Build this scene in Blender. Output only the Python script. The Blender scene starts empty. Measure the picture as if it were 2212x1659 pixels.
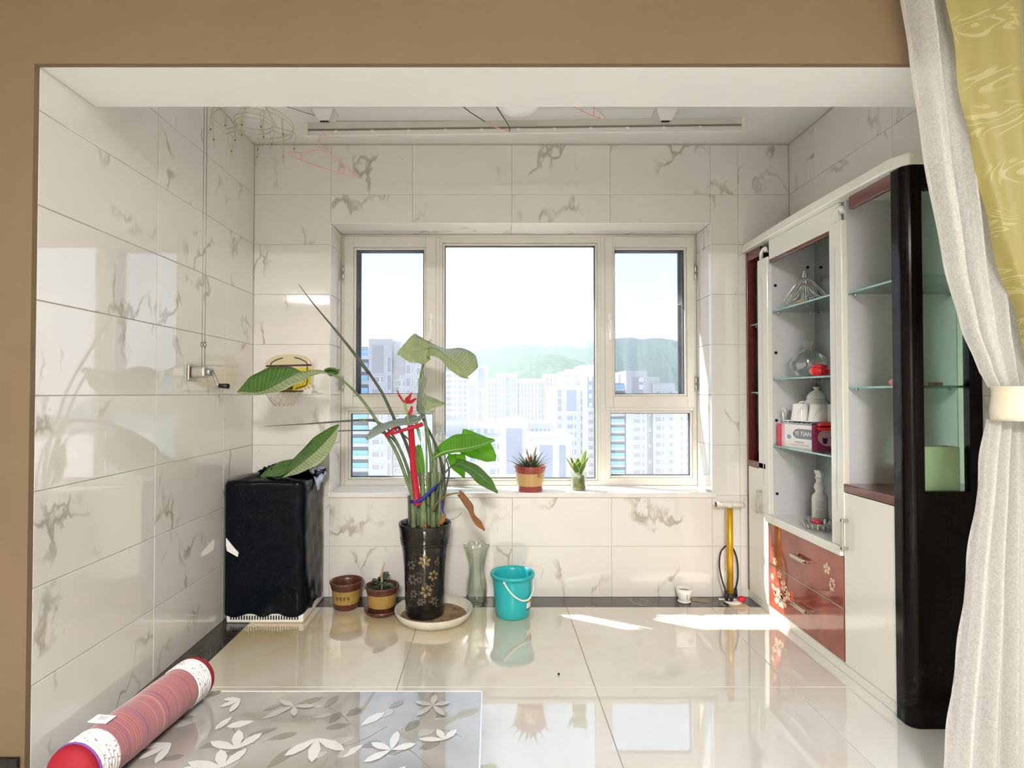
import bpy, bmesh, math, random
from mathutils import Vector, Matrix

random.seed(7)
SC = bpy.context.scene
COL = SC.collection

# ------------------------------------------------------------------ camera
F_PX = 1200.0
CX, CY = 1062.0, 829.5
PITCH = math.atan(20.5 / F_PX)
EYE = 1.207
cam_d = bpy.data.cameras.new('camera')
cam_d.sensor_fit = 'HORIZONTAL'
cam_d.sensor_width = 36.0
cam_d.lens = F_PX / 2212.0 * 36.0
cam_d.shift_x = (1106.0 - CX) / 2212.0
cam_d.clip_start = 0.05
cam_d.clip_end = 6000
cam = bpy.data.objects.new('camera', cam_d)
cam.location = (0, 0, EYE)
cam.rotation_euler = (math.pi / 2 + PITCH, 0, 0)
COL.objects.link(cam)
SC.camera = cam

# ------------------------------------------------------------------ world, sun, exposure
SC.view_settings.view_transform = 'Standard'
SC.view_settings.look = 'None'
SC.view_settings.exposure = 0.45
SC.view_settings.gamma = 1.0
SC.view_settings.use_curve_mapping = False
SC.cycles.use_denoising = True
SC.cycles.use_light_tree = False
SC.cycles.max_bounces = 7
SC.cycles.diffuse_bounces = 4
SC.cycles.glossy_bounces = 4
SC.cycles.use_adaptive_sampling = True
SC.cycles.adaptive_threshold = 0.06
SC.cycles.adaptive_min_samples = 12
SC.cycles.transparent_max_bounces = 20
SC.cycles.sample_clamp_indirect = 6.0
SC.cycles.caustics_reflective = False
SC.cycles.caustics_refractive = False

SKY_STRENGTH = 1.2
world = bpy.data.worlds.new('sky')
SC.world = world
world.use_nodes = True
wt = world.node_tree
wt.nodes.clear()
wo = wt.nodes.new('ShaderNodeOutputWorld')
bg = wt.nodes.new('ShaderNodeBackground')
tc = wt.nodes.new('ShaderNodeTexCoord')
sx = wt.nodes.new('ShaderNodeSeparateXYZ')
rp = wt.nodes.new('ShaderNodeValToRGB')
rp.color_ramp.elements[0].position = 0.0
rp.color_ramp.elements[0].color = (1.0, 1.0, 1.0, 1)
rp.color_ramp.elements[1].position = 0.55
rp.color_ramp.elements[1].color = (0.60, 0.78, 1.0, 1)
e = rp.color_ramp.elements.new(0.17)
e.color = (0.90, 0.96, 1.0, 1)
wt.links.new(tc.outputs['Generated'], sx.inputs[0])
wt.links.new(sx.outputs['Z'], rp.inputs[0])
wt.links.new(rp.outputs[0], bg.inputs[0])
bg.inputs[1].default_value = SKY_STRENGTH
wt.links.new(bg.outputs[0], wo.inputs[0])

SUN_DIR = Vector((0.74, -0.395, -1.0)).normalized()
sun_d = bpy.data.lights.new('sun', 'SUN')
sun_d.energy = 16.0
sun_d.angle = math.radians(0.6)
sun_d.color = (1.0, 0.95, 0.86)
sun = bpy.data.objects.new('sun', sun_d)
sun.rotation_euler = SUN_DIR.to_track_quat('-Z', 'Y').to_euler()
sun.location = (-6, 9, 12)
COL.objects.link(sun)

# the big window lets the sky in: a portal tells the renderer where
po_d = bpy.data.lights.new('window_portal', 'AREA')
po_d.shape = 'RECTANGLE'
po_d.size, po_d.size_y = 2.3, 1.65
po_d.cycles.is_portal = True
po = bpy.data.objects.new('window_portal', po_d)
po.location = (0.175, 3.78, 1.42)
po.rotation_euler = (-math.pi / 2, 0, 0)
COL.objects.link(po)

ALCOVE_LAMP_W = 0.0
ADDED_FILL_W = 305.0

# ------------------------------------------------------------------ helpers
def P(px, py, y):
    """point on the plane at distance y from the camera seen at photo pixel px, py"""
    c, s = math.cos(PITCH), math.sin(PITCH)
    a = (px - CX) / F_PX
    b = (CY - py) / F_PX
    d = Vector((a, c - b * s, s + b * c))
    k = y / d.y
    return Vector((d.x * k, y, EYE + d.z * k))

MATS = {}
def nodes_of(name):
    m = bpy.data.materials.new(name)
    m.use_nodes = True
    nt = m.node_tree
    nt.nodes.clear()
    out = nt.nodes.new('ShaderNodeOutputMaterial')
    return m, nt, out

def N(nt, kind, **kw):
    n = nt.nodes.new(kind)
    for k, v in kw.items():
        setattr(n, k, v)
    return n

def mat(name, col, rough=0.5, metal=0.0, spec=0.5, coat=0.0, var=0.0, vscale=8.0, bump=0.0, bscale=60.0,
        trans=0.0, ior=1.45, coat_ior=1.5, col2=None, sheen=0.0, transl=0.0, coat_rough=0.03):
    if name in MATS:
        return MATS[name]
    m, nt, out = nodes_of(name)
    b = N(nt, 'ShaderNodeBsdfPrincipled')
    L = nt.links.new
    col = tuple(col) + (1,) if len(col) == 3 else col
    b.inputs['Base Color'].default_value = col
    b.inputs['Roughness'].default_value = rough
    b.inputs['Metallic'].default_value = metal
    b.inputs['Specular IOR Level'].default_value = spec
    b.inputs['Coat Weight'].default_value = coat
    b.inputs['Coat Roughness'].default_value = coat_rough
    b.inputs['IOR'].default_value = ior
    b.inputs['Coat IOR'].default_value = coat_ior
    b.inputs['Transmission Weight'].default_value = trans
    b.inputs['Sheen Weight'].default_value = sheen
    co = None
    if var > 0 or bump > 0:
        co = N(nt, 'ShaderNodeNewGeometry')
    if var > 0:
        nz = N(nt, 'ShaderNodeTexNoise')
        nz.inputs['Scale'].default_value = vscale
        nz.inputs['Detail'].default_value = 4
        L(co.outputs['Position'], nz.inputs['Vector'])
        mx = N(nt, 'ShaderNodeMix', data_type='RGBA')
        c2 = tuple(col2) + (1,) if col2 else tuple(max(0, x * (1 - var)) for x in col[:3]) + (1,)
        mx.inputs['A'].default_value = col
        mx.inputs['B'].default_value = c2
        mr = N(nt, 'ShaderNodeMapRange')
        mr.inputs['From Min'].default_value = 0.35
        mr.inputs['From Max'].default_value = 0.65
        L(nz.outputs[0], mr.inputs[0])
        L(mr.outputs[0], mx.inputs['Factor'])
        L(mx.outputs['Result'], b.inputs['Base Color'])
    if bump > 0:
        nb = N(nt, 'ShaderNodeTexNoise')
        nb.inputs['Scale'].default_value = bscale
        nb.inputs['Detail'].default_value = 3
        L(co.outputs['Position'], nb.inputs['Vector'])
        bp = N(nt, 'ShaderNodeBump')
        bp.inputs['Strength'].default_value = bump
        bp.inputs['Distance'].default_value = 0.01
        L(nb.outputs[0], bp.inputs['Height'])
        L(bp.outputs[0], b.inputs['Normal'])
    if transl > 0:
        tr = N(nt, 'ShaderNodeBsdfTranslucent')
        tr.inputs['Color'].default_value = col
        ms = N(nt, 'ShaderNodeMixShader')
        ms.inputs[0].default_value = transl
        L(b.outputs[0], ms.inputs[1])
        L(tr.outputs[0], ms.inputs[2])
        L(ms.outputs[0], out.inputs[0])
    else:
        L(b.outputs[0], out.inputs[0])
    MATS[name] = m
    return m

def glass_mat(name, tint=(1, 1, 1), dust=0.0, refl=1.0, dustcol=(1, 1, 1), rough=0.0):
    """thin clear glass: lets light straight through, mirrors at a slant, dust on it catches the sun"""
    m, nt, out = nodes_of(name)
    L = nt.links.new
    t = N(nt, 'ShaderNodeBsdfTransparent')
    t.inputs[0].default_value = tuple(tint) + (1,)
    g = N(nt, 'ShaderNodeBsdfGlossy')
    g.inputs['Roughness'].default_value = rough
    fr = N(nt, 'ShaderNodeFresnel')
    gb = N(nt, 'ShaderNodeNewGeometry')
    im = N(nt, 'ShaderNodeMapRange')      # same slant mirror on both faces of the sheet
    im.inputs['To Min'].default_value = 1.45
    im.inputs['To Max'].default_value = 1 / 1.45
    L(gb.outputs['Backfacing'], im.inputs[0])
    L(im.outputs[0], fr.inputs[0])
    mu = N(nt, 'ShaderNodeMath', operation='MULTIPLY')
    mu.inputs[1].default_value = refl
    L(fr.outputs[0], mu.inputs[0])
    m1 = N(nt, 'ShaderNodeMixShader')
    L(mu.outputs[0], m1.inputs[0])
    L(t.outputs[0], m1.inputs[1])
    L(g.outputs[0], m1.inputs[2])
    last = m1
    if dust > 0:
        d = N(nt, 'ShaderNodeBsdfTranslucent')
        d.inputs[0].default_value = tuple(dustcol) + (1,)
        geo = N(nt, 'ShaderNodeNewGeometry')
        nz = N(nt, 'ShaderNodeTexNoise')
        nz.inputs['Scale'].default_value = 9.0
        nz.inputs['Detail'].default_value = 6
        L(geo.outputs['Position'], nz.inputs['Vector'])
        mr = N(nt, 'ShaderNodeMapRange')
        mr.inputs['From Min'].default_value = 0.3
        mr.inputs['From Max'].default_value = 0.7
        mr.inputs['To Min'].default_value = dust * 0.8
        mr.inputs['To Max'].default_value = dust * 1.2
        L(nz.outputs[0], mr.inputs[0])
        m2 = N(nt, 'ShaderNodeMixShader')
        L(mr.outputs[0], m2.inputs[0])
        L(last.outputs[0], m2.inputs[1])
        L(d.outputs[0], m2.inputs[2])
        last = m2
    L(last.outputs[0], out.inputs[0])
    MATS[name] = m
    return m

ORG = {}
def tag(o, label=None, cat=None, group=None, kind=None):
    if label: o['label'] = label
    if cat: o['category'] = cat
    if group: o['group'] = group
    if kind: o['kind'] = kind
    return o

def empty(name, loc, label=None, cat=None, group=None, kind=None):
    o = bpy.data.objects.new(name, None)
    o.empty_display_size = 0.05
    o.location = loc
    COL.objects.link(o)
    ORG[o.name] = Vector(loc)
    return tag(o, label, cat, group, kind)

def link_mesh(name, me, m, parent=None, origin=None):
    """me is in world coordinates; origin becomes the object's own origin"""
    o = bpy.data.objects.new(name, me)
    COL.objects.link(o)
    po = ORG.get(parent.name, Vector()) if parent else Vector()
    og = Vector(origin) if origin is not None else po.copy()
    me.transform(Matrix.Translation(-og))
    if parent:
        o.parent = parent
    o.location = og - po
    ORG[o.name] = og
    if m is not None:
        for x in (m if isinstance(m, (list, tuple)) else [m]):
            me.materials.append(x)
    return o

class MB:
    def __init__(s):
        s.v, s.f, s.sm, s.mi = [], [], [], []
        s.cur = 0
    def add(s, vs, fs, smooth=False):
        b = len(s.v)
        s.v += [tuple(x) for x in vs]
        for f in fs:
            s.f.append([b + i for i in f]); s.sm.append(smooth); s.mi.append(s.cur)
        return s
    def box(s, x0, x1, y0, y1, z0, z1):
        vs = [(x0, y0, z0), (x1, y0, z0), (x1, y1, z0), (x0, y1, z0), (x0, y0, z1), (x1, y0, z1), (x1, y1, z1), (x0, y1, z1)]
        return s.add(vs, [(0, 3, 2, 1), (4, 5, 6, 7), (0, 1, 5, 4), (1, 2, 6, 5), (2, 3, 7, 6), (3, 0, 4, 7)])
    def obox(s, c, ax, ay, az):
        """box about c with half-axes ax, ay, az (vectors)"""
        c, ax, ay, az = Vector(c), Vector(ax), Vector(ay), Vector(az)
        vs = []
        for k in (-1, 1):
            for (i, j) in ((-1, -1), (1, -1), (1, 1), (-1, 1)):
                vs.append(c + ax * i + ay * j + az * k)
        return s.add(vs, [(0, 3, 2, 1), (4, 5, 6, 7), (0, 1, 5, 4), (1, 2, 6, 5), (2, 3, 7, 6), (3, 0, 4, 7)])
    def tube(s, pts, r, n=8, cap=True, closed=False, flat=1.0):
        pts = [Vector(p) for p in pts]
        k = len(pts)
        rs = r if isinstance(r, (list, tuple)) else [r] * k
        ref = None
        rings = []
        for i in range(k):
            a = pts[(i - 1) % k] if (closed or i > 0) else pts[i]
            b = pts[(i + 1) % k] if (closed or i < k - 1) else pts[i]
            t = (b - a)
            if t.length < 1e-9: t = Vector((0, 0, 1))
            t.normalize()
            if ref is None:
                up = Vector((0, 0, 1)) if abs(t.z) < 0.9 else Vector((0, 1, 0))
                ref = t.cross(up).normalized()
            else:
                ref = (ref - t * ref.dot(t))
                if ref.length < 1e-6: ref = t.orthogonal()
                ref.normalize()
            bi = t.cross(ref)
            rings.append([pts[i] + (ref * math.cos(2 * math.pi * j / n) + bi * math.sin(2 * math.pi * j / n) * flat) * rs[i] for j in range(n)])
        vs = [p for rg in rings for p in rg]
        fs = []
        m = k if closed else k - 1
        for i in range(m):
            i2 = (i + 1) % k
            for j in range(n):
                fs.append((i * n + j, i * n + (j + 1) % n, i2 * n + (j + 1) % n, i2 * n + j))
        s.add(vs, fs, True)
        if cap and not closed:
            b = len(s.v) - k * n
            s.f.append([b + j for j in reversed(range(n))]); s.sm.append(False); s.mi.append(s.cur)
            s.f.append([b + (k - 1) * n + j for j in range(n)]); s.sm.append(False); s.mi.append(s.cur)
        return s
    def lathe(s, prof, c, n=32, wob=None, sx=1.0, flat=False):
        """prof: (radius, height) pairs turned about a vertical axis at c; wob(angle, i) scales the radius"""
        c = Vector(c)
        k = len(prof)
        vs, fs = [], []
        for i, (r, h) in enumerate(prof):
            for j in range(n):
                a = 2 * math.pi * j / n
                w = wob(a, i) if wob else 1.0
                vs.append(c + Vector((math.cos(a) * r * w * sx, math.sin(a) * r * w, h)))
        for i in range(k - 1):
            for j in range(n):
                fs.append((i * n + j, i * n + (j + 1) % n, (i + 1) * n + (j + 1) % n, (i + 1) * n + j))
        s.add(vs, fs, not flat)
        return s
    def grid(s, rows, smooth=True, closed_u=False):
        """rows of points"""
        k, n = len(rows), len(rows[0])
        vs = [p for r in rows for p in r]
        fs = []
        for i in range(k - 1):
            for j in range(n if closed_u else n - 1):
                j2 = (j + 1) % n
                fs.append((i * n + j, i * n + j2, (i + 1) * n + j2, (i + 1) * n + j))
        return s.add(vs, fs, smooth)
    def prism(s, poly, d):
        """closed polygon of points pushed along vector d"""
        poly = [Vector(p) for p in poly]
        d = Vector(d)
        n = len(poly)
        vs = poly + [p + d for p in poly]
        fs = [tuple(range(n)), tuple(reversed(range(n, 2 * n)))]
        for i in range(n):
            fs.append((i, i + n, (i + 1) % n + n, (i + 1) % n))
        return s.add(vs, fs)
    def sphere(s, c, r, nu=16, nv=10, sc=(1, 1, 1)):
        c = Vector(c)
        rows = []
        for i in range(nv + 1):
            t = math.pi * i / nv
            rows.append([c + Vector((math.cos(2 * math.pi * j / nu) * math.sin(t) * r * sc[0],
                                     math.sin(2 * math.pi * j / nu) * math.sin(t) * r * sc[1],
                                     -math.cos(t) * r * sc[2])) for j in range(nu)])
        return s.grid(rows, True, True)
    def build(s, name, m=None, parent=None, origin=None, bevel=0.0, seg=2, subsurf=0, solid=0.0, weld=False):
        me = bpy.data.meshes.new(name)
        me.from_pydata(s.v, [], s.f)
        me.polygons.foreach_set('use_smooth', s.sm)
        me.polygons.foreach_set('material_index', s.mi)
        if weld:
            bm = bmesh.new(); bm.from_mesh(me)
            bmesh.ops.remove_doubles(bm, verts=bm.verts, dist=1e-5)
            bmesh.ops.recalc_face_normals(bm, faces=bm.faces)
            bm.to_mesh(me); bm.free()
        else:
            bm = bmesh.new(); bm.from_mesh(me)
            bmesh.ops.recalc_face_normals(bm, faces=bm.faces)
            bm.to_mesh(me); bm.free()
        me.update()
        if origin is None and parent is None:
            xs = [p[0] for p in s.v]; ys = [p[1] for p in s.v]; zs = [p[2] for p in s.v]
            origin = ((min(xs) + max(xs)) / 2, (min(ys) + max(ys)) / 2, min(zs))
        o = link_mesh(name, me, m, parent, origin)
        if solid:
            md = o.modifiers.new('thickness', 'SOLIDIFY'); md.thickness = solid; md.offset = 0
        if bevel:
            md = o.modifiers.new('bevel', 'BEVEL'); md.width = bevel; md.segments = seg; md.limit_method = 'ANGLE'
            md.harden_normals = False
        if subsurf:
            md = o.modifiers.new('smooth', 'SUBSURF'); md.levels = subsurf; md.render_levels = subsurf
        return o

def box(name, b, m, parent=None, bevel=0.0, origin=None, **kw):
    o = MB().box(*b).build(name, m, parent, origin, bevel=bevel)
    if kw: tag(o, **kw)
    return o

def catmull(pts, n):
    """n points along a smooth curve through pts (tuples of any length)"""
    pts = [tuple(p) for p in pts]
    if len(pts) == 2:
        return [tuple(a + (b - a) * i / (n - 1) for a, b in zip(*pts)) for i in range(n)]
    ext = [tuple(2 * a - b for a, b in zip(pts[0], pts[1]))] + pts + [tuple(2 * a - b for a, b in zip(pts[-1], pts[-2]))]
    out = []
    segs = len(pts) - 1
    for i in range(n):
        t = i / (n - 1) * segs
        k = min(int(t), segs - 1)
        u = t - k
        p0, p1, p2, p3 = ext[k:k + 4]
        out.append(tuple(0.5 * (2 * b + (c - a) * u + (2 * a - 5 * b + 4 * c - d) * u * u + (3 * b - a - 3 * c + d) * u ** 3)
                         for a, b, c, d in zip(p0, p1, p2, p3)))
    return out

def curve3(pix, n):
    return [P(*p) for p in catmull(pix, n)]

# ------------------------------------------------------------------ materials of the shell
def tile_material(name, c1, c2, vein, rough, vscale, vein_w, mask_lo, mask_hi, stain=None, cior=1.5):
    m, nt, out = nodes_of(name)
    L = nt.links.new
    b = N(nt, 'ShaderNodeBsdfPrincipled')
    b.inputs['Roughness'].default_value = rough
    b.inputs['Specular IOR Level'].default_value = 0.6
    b.inputs['Coat Weight'].default_value = 0.9 if cior > 1.5 else 0.3
    b.inputs['Coat IOR'].default_value = cior
    b.inputs['Coat Roughness'].default_value = 0.02
    geo = N(nt, 'ShaderNodeNewGeometry')
    oi = N(nt, 'ShaderNodeObjectInfo')
    ad = N(nt, 'ShaderNodeVectorMath', operation='MULTIPLY_ADD')
    cb = N(nt, 'ShaderNodeCombineXYZ')
    mu = N(nt, 'ShaderNodeMath', operation='MULTIPLY'); mu.inputs[1].default_value = 37.0
    L(oi.outputs['Random'], mu.inputs[0])
    for k in range(3): L(mu.outputs[0], cb.inputs[k])
    ad.inputs[1].default_value = (1, 1, 1)
    L(geo.outputs['Position'], ad.inputs[0]); L(cb.outputs[0], ad.inputs[2])
    # veins: thin contour lines of a warped noise, broken up by a second noise
    mp = N(nt, 'ShaderNodeMapping')
    mp.inputs['Rotation'].default_value = (0.5, 0.6, 0.5)
    mp.inputs['Scale'].default_value = (1.0, 1.0, 0.62)
    L(ad.outputs[0], mp.inputs[0])
    wn = N(nt, 'ShaderNodeTexNoise')
    wn.inputs['Scale'].default_value = vscale * 1.6; wn.inputs['Detail'].default_value = 4; wn.inputs['Roughness'].default_value = 0.55
    L(mp.outputs[0], wn.inputs['Vector'])
    ws = N(nt, 'ShaderNodeVectorMath', operation='MULTIPLY_ADD')
    ws.inputs[1].default_value = (0.34, 0.34, 0.34)
    L(wn.outputs['Color'], ws.inputs[0]); L(mp.outputs[0], ws.inputs[2])
    n1 = N(nt, 'ShaderNodeTexVoronoi', feature='DISTANCE_TO_EDGE')
    n1.inputs['Scale'].default_value = vscale
    L(ws.outputs[0], n1.inputs['Vector'])
    ab = n1
    r1 = N(nt, 'ShaderNodeMapRange')
    r1.inputs['From Min'].default_value = 0.0; r1.inputs['From Max'].default_value = vein_w
    r1.interpolation_type = 'SMOOTHSTEP'; r1.inputs['To Min'].default_value = 1.0; r1.inputs['To Max'].default_value = 0.0
    L(ab.outputs[0], r1.inputs[0])
    n2 = N(nt, 'ShaderNodeTexNoise')
    n2.inputs['Scale'].default_value = vscale * 1.1; n2.inputs['Detail'].default_value = 2
    L(ad.outputs[0], n2.inputs['Vector'])
    r2 = N(nt, 'ShaderNodeMapRange')
    r2.inputs['From Min'].default_value = mask_lo; r2.inputs['From Max'].default_value = mask_hi
    L(n2.outputs[0], r2.inputs[0])
    vm = N(nt, 'ShaderNodeMath', operation='MULTIPLY')
    L(r1.outputs[0], vm.inputs[0]); L(r2.outputs[0], vm.inputs[1])
    n3 = N(nt, 'ShaderNodeTexNoise')
    n3.inputs['Scale'].default_value = vscale * 0.7; n3.inputs['Detail'].default_value = 6; n3.inputs['Distortion'].default_value = 1.2
    L(ad.outputs[0], n3.inputs['Vector'])
    r3 = N(nt, 'ShaderNodeMapRange')
    r3.inputs['From Min'].default_value = 0.38; r3.inputs['From Max'].default_value = 0.62
    L(n3.outputs[0], r3.inputs[0])
    mx = N(nt, 'ShaderNodeMix', data_type='RGBA')
    mx.inputs['A'].default_value = tuple(c1) + (1,); mx.inputs['B'].default_value = tuple(c2) + (1,)
    L(r3.outputs[0], mx.inputs['Factor'])
    last = mx
    if stain:
        n4 = N(nt, 'ShaderNodeTexNoise')
        n4.inputs['Scale'].default_value = 1.3; n4.inputs['Detail'].default_value = 7; n4.inputs['Roughness'].default_value = 0.65
        L(geo.outputs['Position'], n4.inputs['Vector'])
        r4 = N(nt, 'ShaderNodeMapRange')
        r4.inputs['From Min'].default_value = 0.45; r4.inputs['From Max'].default_value = 0.72
        r4.inputs['From Min'].default_value = 0.30; r4.inputs['From Max'].default_value = 0.58
        r4.inputs['To Max'].default_value = 1.0
        L(n4.outputs[0], r4.inputs[0])
        sy = N(nt, 'ShaderNodeSeparateXYZ')          # old water stains lie along the window wall
        L(geo.outputs['Position'], sy.inputs[0])
        ry = N(nt, 'ShaderNodeMapRange')
        ry.inputs['From Min'].default_value = 1.9; ry.inputs['From Max'].default_value = 2.8; ry.inputs['To Max'].default_value = 0.85
        L(sy.outputs['Y'], ry.inputs[0])
        rx = N(nt, 'ShaderNodeMapRange')
        rx.inputs['From Min'].default_value = 1.0; rx.inputs['From Max'].default_value = -0.6; rx.inputs['To Min'].default_value = 0.35; rx.inputs['To Max'].default_value = 1.0
        L(sy.outputs['X'], rx.inputs[0])
        my = N(nt, 'ShaderNodeMath', operation='MULTIPLY')
        L(ry.outputs[0], my.inputs[0]); L(rx.outputs[0], my.inputs[1])
        mk = N(nt, 'ShaderNodeMath', operation='MULTIPLY')
        L(r4.outputs[0], mk.inputs[0]); L(my.outputs[0], mk.inputs[1])
        r4 = mk
        m4 = N(nt, 'ShaderNodeMix', data_type='RGBA')
        m4.inputs['B'].default_value = tuple(stain) + (1,)
        L(r4.outputs[0], m4.inputs['Factor']); L(last.outputs['Result'], m4.inputs['A'])
        last = m4
    mv = N(nt, 'ShaderNodeMix', data_type='RGBA')
    mv.inputs['B'].default_value = tuple(vein) + (1,)
    L(vm.outputs[0], mv.inputs['Factor']); L(last.outputs['Result'], mv.inputs['A'])
    L(mv.outputs['Result'], b.inputs['Base Color'])
    L(b.outputs[0], out.inputs[0])
    MATS[name] = m
    return m

M_TILE = tile_material('veined_white_wall_tile', (0.81, 0.785, 0.745), (0.79, 0.762, 0.718), (0.45, 0.41, 0.34), 0.07, 3.2, 0.055, 0.53, 0.65, cior=1.7)
M_FLOOR = tile_material('polished_cream_floor_tile', (0.76, 0.755, 0.73), (0.71, 0.70, 0.665), (0.60, 0.575, 0.51), 0.045, 1.6, 0.05, 0.52, 0.8, cior=1.85, stain=(0.60, 0.46, 0.22))
M_DARKSTONE = tile_material('dark_border_stone', (0.055, 0.05, 0.04), (0.035, 0.032, 0.026), (0.25, 0.23, 0.20), 0.16, 6.0, 0.05, 0.55, 0.7)
M_GROUT = mat('grout', (0.50, 0.46, 0.40), 0.9)
M_FGROUT = mat('floor_grout', (0.32, 0.28, 0.22), 0.9)
M_PLASTER = mat('white_plaster', (0.87, 0.86, 0.84), 0.85, var=0.04, vscale=3.0, bump=0.05, bscale=25)
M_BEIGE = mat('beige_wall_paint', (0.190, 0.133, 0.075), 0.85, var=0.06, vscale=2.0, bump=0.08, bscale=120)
M_ROOMWHITE = mat('room_wall_paint', (0.42, 0.38, 0.33), 0.9, var=0.05, vscale=2.0)
M_BLACKSKIRT = mat('black_skirting', (0.02, 0.018, 0.015), 0.25, var=0.3, vscale=20)
M_UPVC = mat('window_frame_plastic', (0.70, 0.675, 0.615), 0.35, var=0.05, vscale=6)
M_WHITESTONE = mat('white_sill_stone', (0.86, 0.84, 0.80), 0.18, coat=0.3, var=0.05, vscale=9)
M_DARKMETAL = mat('dark_metal', (0.03, 0.03, 0.035), 0.4, metal=0.6)
M_RUBBER = mat('dark_gasket', (0.04, 0.04, 0.05), 0.7)
M_STEEL = mat('brushed_steel', (0.62, 0.60, 0.56), 0.3, metal=1.0)
M_CHROME = mat('chrome', (0.80, 0.80, 0.80), 0.12, metal=1.0)
M_WHITEPL = mat('white_plastic', (0.82, 0.81, 0.78), 0.35)

# ------------------------------------------------------------------ the shell
XL, XR = -1.425, 1.785          # side walls
YB, YF = 3.314, 1.734           # back wall, front of the alcove
ZC = 2.71                        # ceiling
BEAM_Y, BEAM_Z = 1.98, 2.235
WX0, WX1, WZ0, WZ1 = -0.964, 1.312, 0.62, 2.228   # window opening
YW = 3.55                        # window frame plane
YOUT = 3.75                      # outer face of the wall
TT, G = 0.008, 0.0009            # tile thickness, half joint

TILE_MESH = {}
def add_tile(parent, m, plane, pos, u0, u1, v0, v1, sgn, g=G, t=TT, ch=0.0014, name='tile'):
    """plane 'x','y','z': the axis the tile faces; pos: its face; sgn: facing direction"""
    w, h = round(u1 - u0 - 2 * g, 5), round(v1 - v0 - 2 * g, 5)
    key = (plane, sgn, w, h, t, m.name)
    me = TILE_MESH.get(key)
    if me is None:
        a, b = w / 2, h / 2
        pts = []
        for (da, d) in ((0, -t), (0, -ch), (ch, 0)):
            for (i, j) in ((-1, -1), (1, -1), (1, 1), (-1, 1)):
                pts.append((i * (a - da), j * (b - da), d * sgn))
        if plane == 'y': vs = [(p[0], p[2], p[1]) for p in pts]
        elif plane == 'x': vs = [(p[2], p[0], p[1]) for p in pts]
        else: vs = pts
        fs = [(3, 2, 1, 0), (8, 9, 10, 11)]
        for r in (0, 4):
            for i in range(4):
                fs.append((r + i, r + (i + 1) % 4, r + 4 + (i + 1) % 4, r + 4 + i))
        me = bpy.data.meshes.new(name)
        me.from_pydata(vs, [], fs)
        bm = bmesh.new(); bm.from_mesh(me); bmesh.ops.recalc_face_normals(bm, faces=bm.faces); bm.to_mesh(me); bm.free()
        me.materials.append(m)
        TILE_MESH[key] = me
    o = bpy.data.objects.new(name, me)
    COL.objects.link(o)
    uc, vc = (u0 + u1) / 2, (v0 + v1) / 2
    jit = random.uniform(-0.0004, 0.0004)
    loc = {'y': (uc, pos + jit, vc), 'x': (pos + jit, uc, vc), 'z': (uc, vc, pos + jit * 0.3)}[plane]
    o.location = Vector(loc) - ORG[parent.name]
    o.parent = parent
    return o

ROWS = [0.3 * k for k in range(10)] + [ZC]
BK = 0.003   # backing lies this far behind the tile faces

# back wall
wb = MB()
wb.box(XL - 0.3, WX0 - TT, YB + BK, YOUT, 0, ZC + 0.2)
wb.box(WX1 + TT, XR + 0.3, YB + BK, YOUT, 0, ZC + 0.2)
wb.box(WX0 - TT, WX1 + TT, YB + BK, YOUT, 0, WZ0 - 0.03)
wb.box(WX0 - TT, WX1 + TT, YB + BK, YOUT, WZ1 + TT, ZC + 0.2)
wall_back = wb.build('wall_back', M_GROUT, origin=(0, YB, 0)); tag(wall_back, kind='structure')
cols = [XL, WX0, -0.475, 0.122, 0.712, WX1, 1.478, XR]
for i in range(len(cols) - 1):
    for j in range(len(ROWS) - 1):
        u0, u1, v0, v1 = cols[i], cols[i + 1], ROWS[j], ROWS[j + 1]
        if v1 - v0 < 0.02: continue
        if cols[i] >= WX0 - 1e-6 and cols[i + 1] <= WX1 + 1e-6:
            if v0 >= 0.59 and v1 <= WZ1: continue
            if v0 < WZ1 < v1: v0 = WZ1
            elif v1 > 0.59 and v0 < 0.59: v1 = 0.589
            elif 0.59 <= v0 < WZ1: continue
        add_tile(wall_back, M_TILE, 'y', YB, u0, u1, v0, v1, -1)
# reveals (tiled cheeks, plain head)
for j in range(2, 8):
    v0, v1 = max(ROWS[j], WZ0), min(ROWS[j + 1], WZ1)
    add_tile(wall_back, M_TILE, 'x', WX0, YB + 0.001, YW, v0, v1, 1)
    add_tile(wall_back, M_TILE, 'x', WX1, YB + 0.001, YW, v0, v1, -1)
for (u0, u1) in ((WX0, 0.122), (0.122, WX1)):
    add_tile(wall_back, M_TILE, 'z', WZ1, u0, u1, YB + 0.001, YW, -1)
MB().box(WX0 - 0.004, WX0, YB - 0.001, YB + 0.006, WZ0, WZ1).box(WX1, WX1 + 0.004, YB - 0.001, YB + 0.006, WZ0, WZ1) \
    .box(WX0, WX1, YB - 0.001, YB + 0.006, WZ1 - 0.001, WZ1 + 0.003).build('corner_trim', M_WHITEPL, wall_back)
# sill slab
sill = box('trim_1', (WX0 - 0.006, WX1 + 0.02, YB - 0.018, YW + 0.02, 0.591, WZ0), M_WHITESTONE, bevel=0.004); tag(sill, kind='structure')

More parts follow.
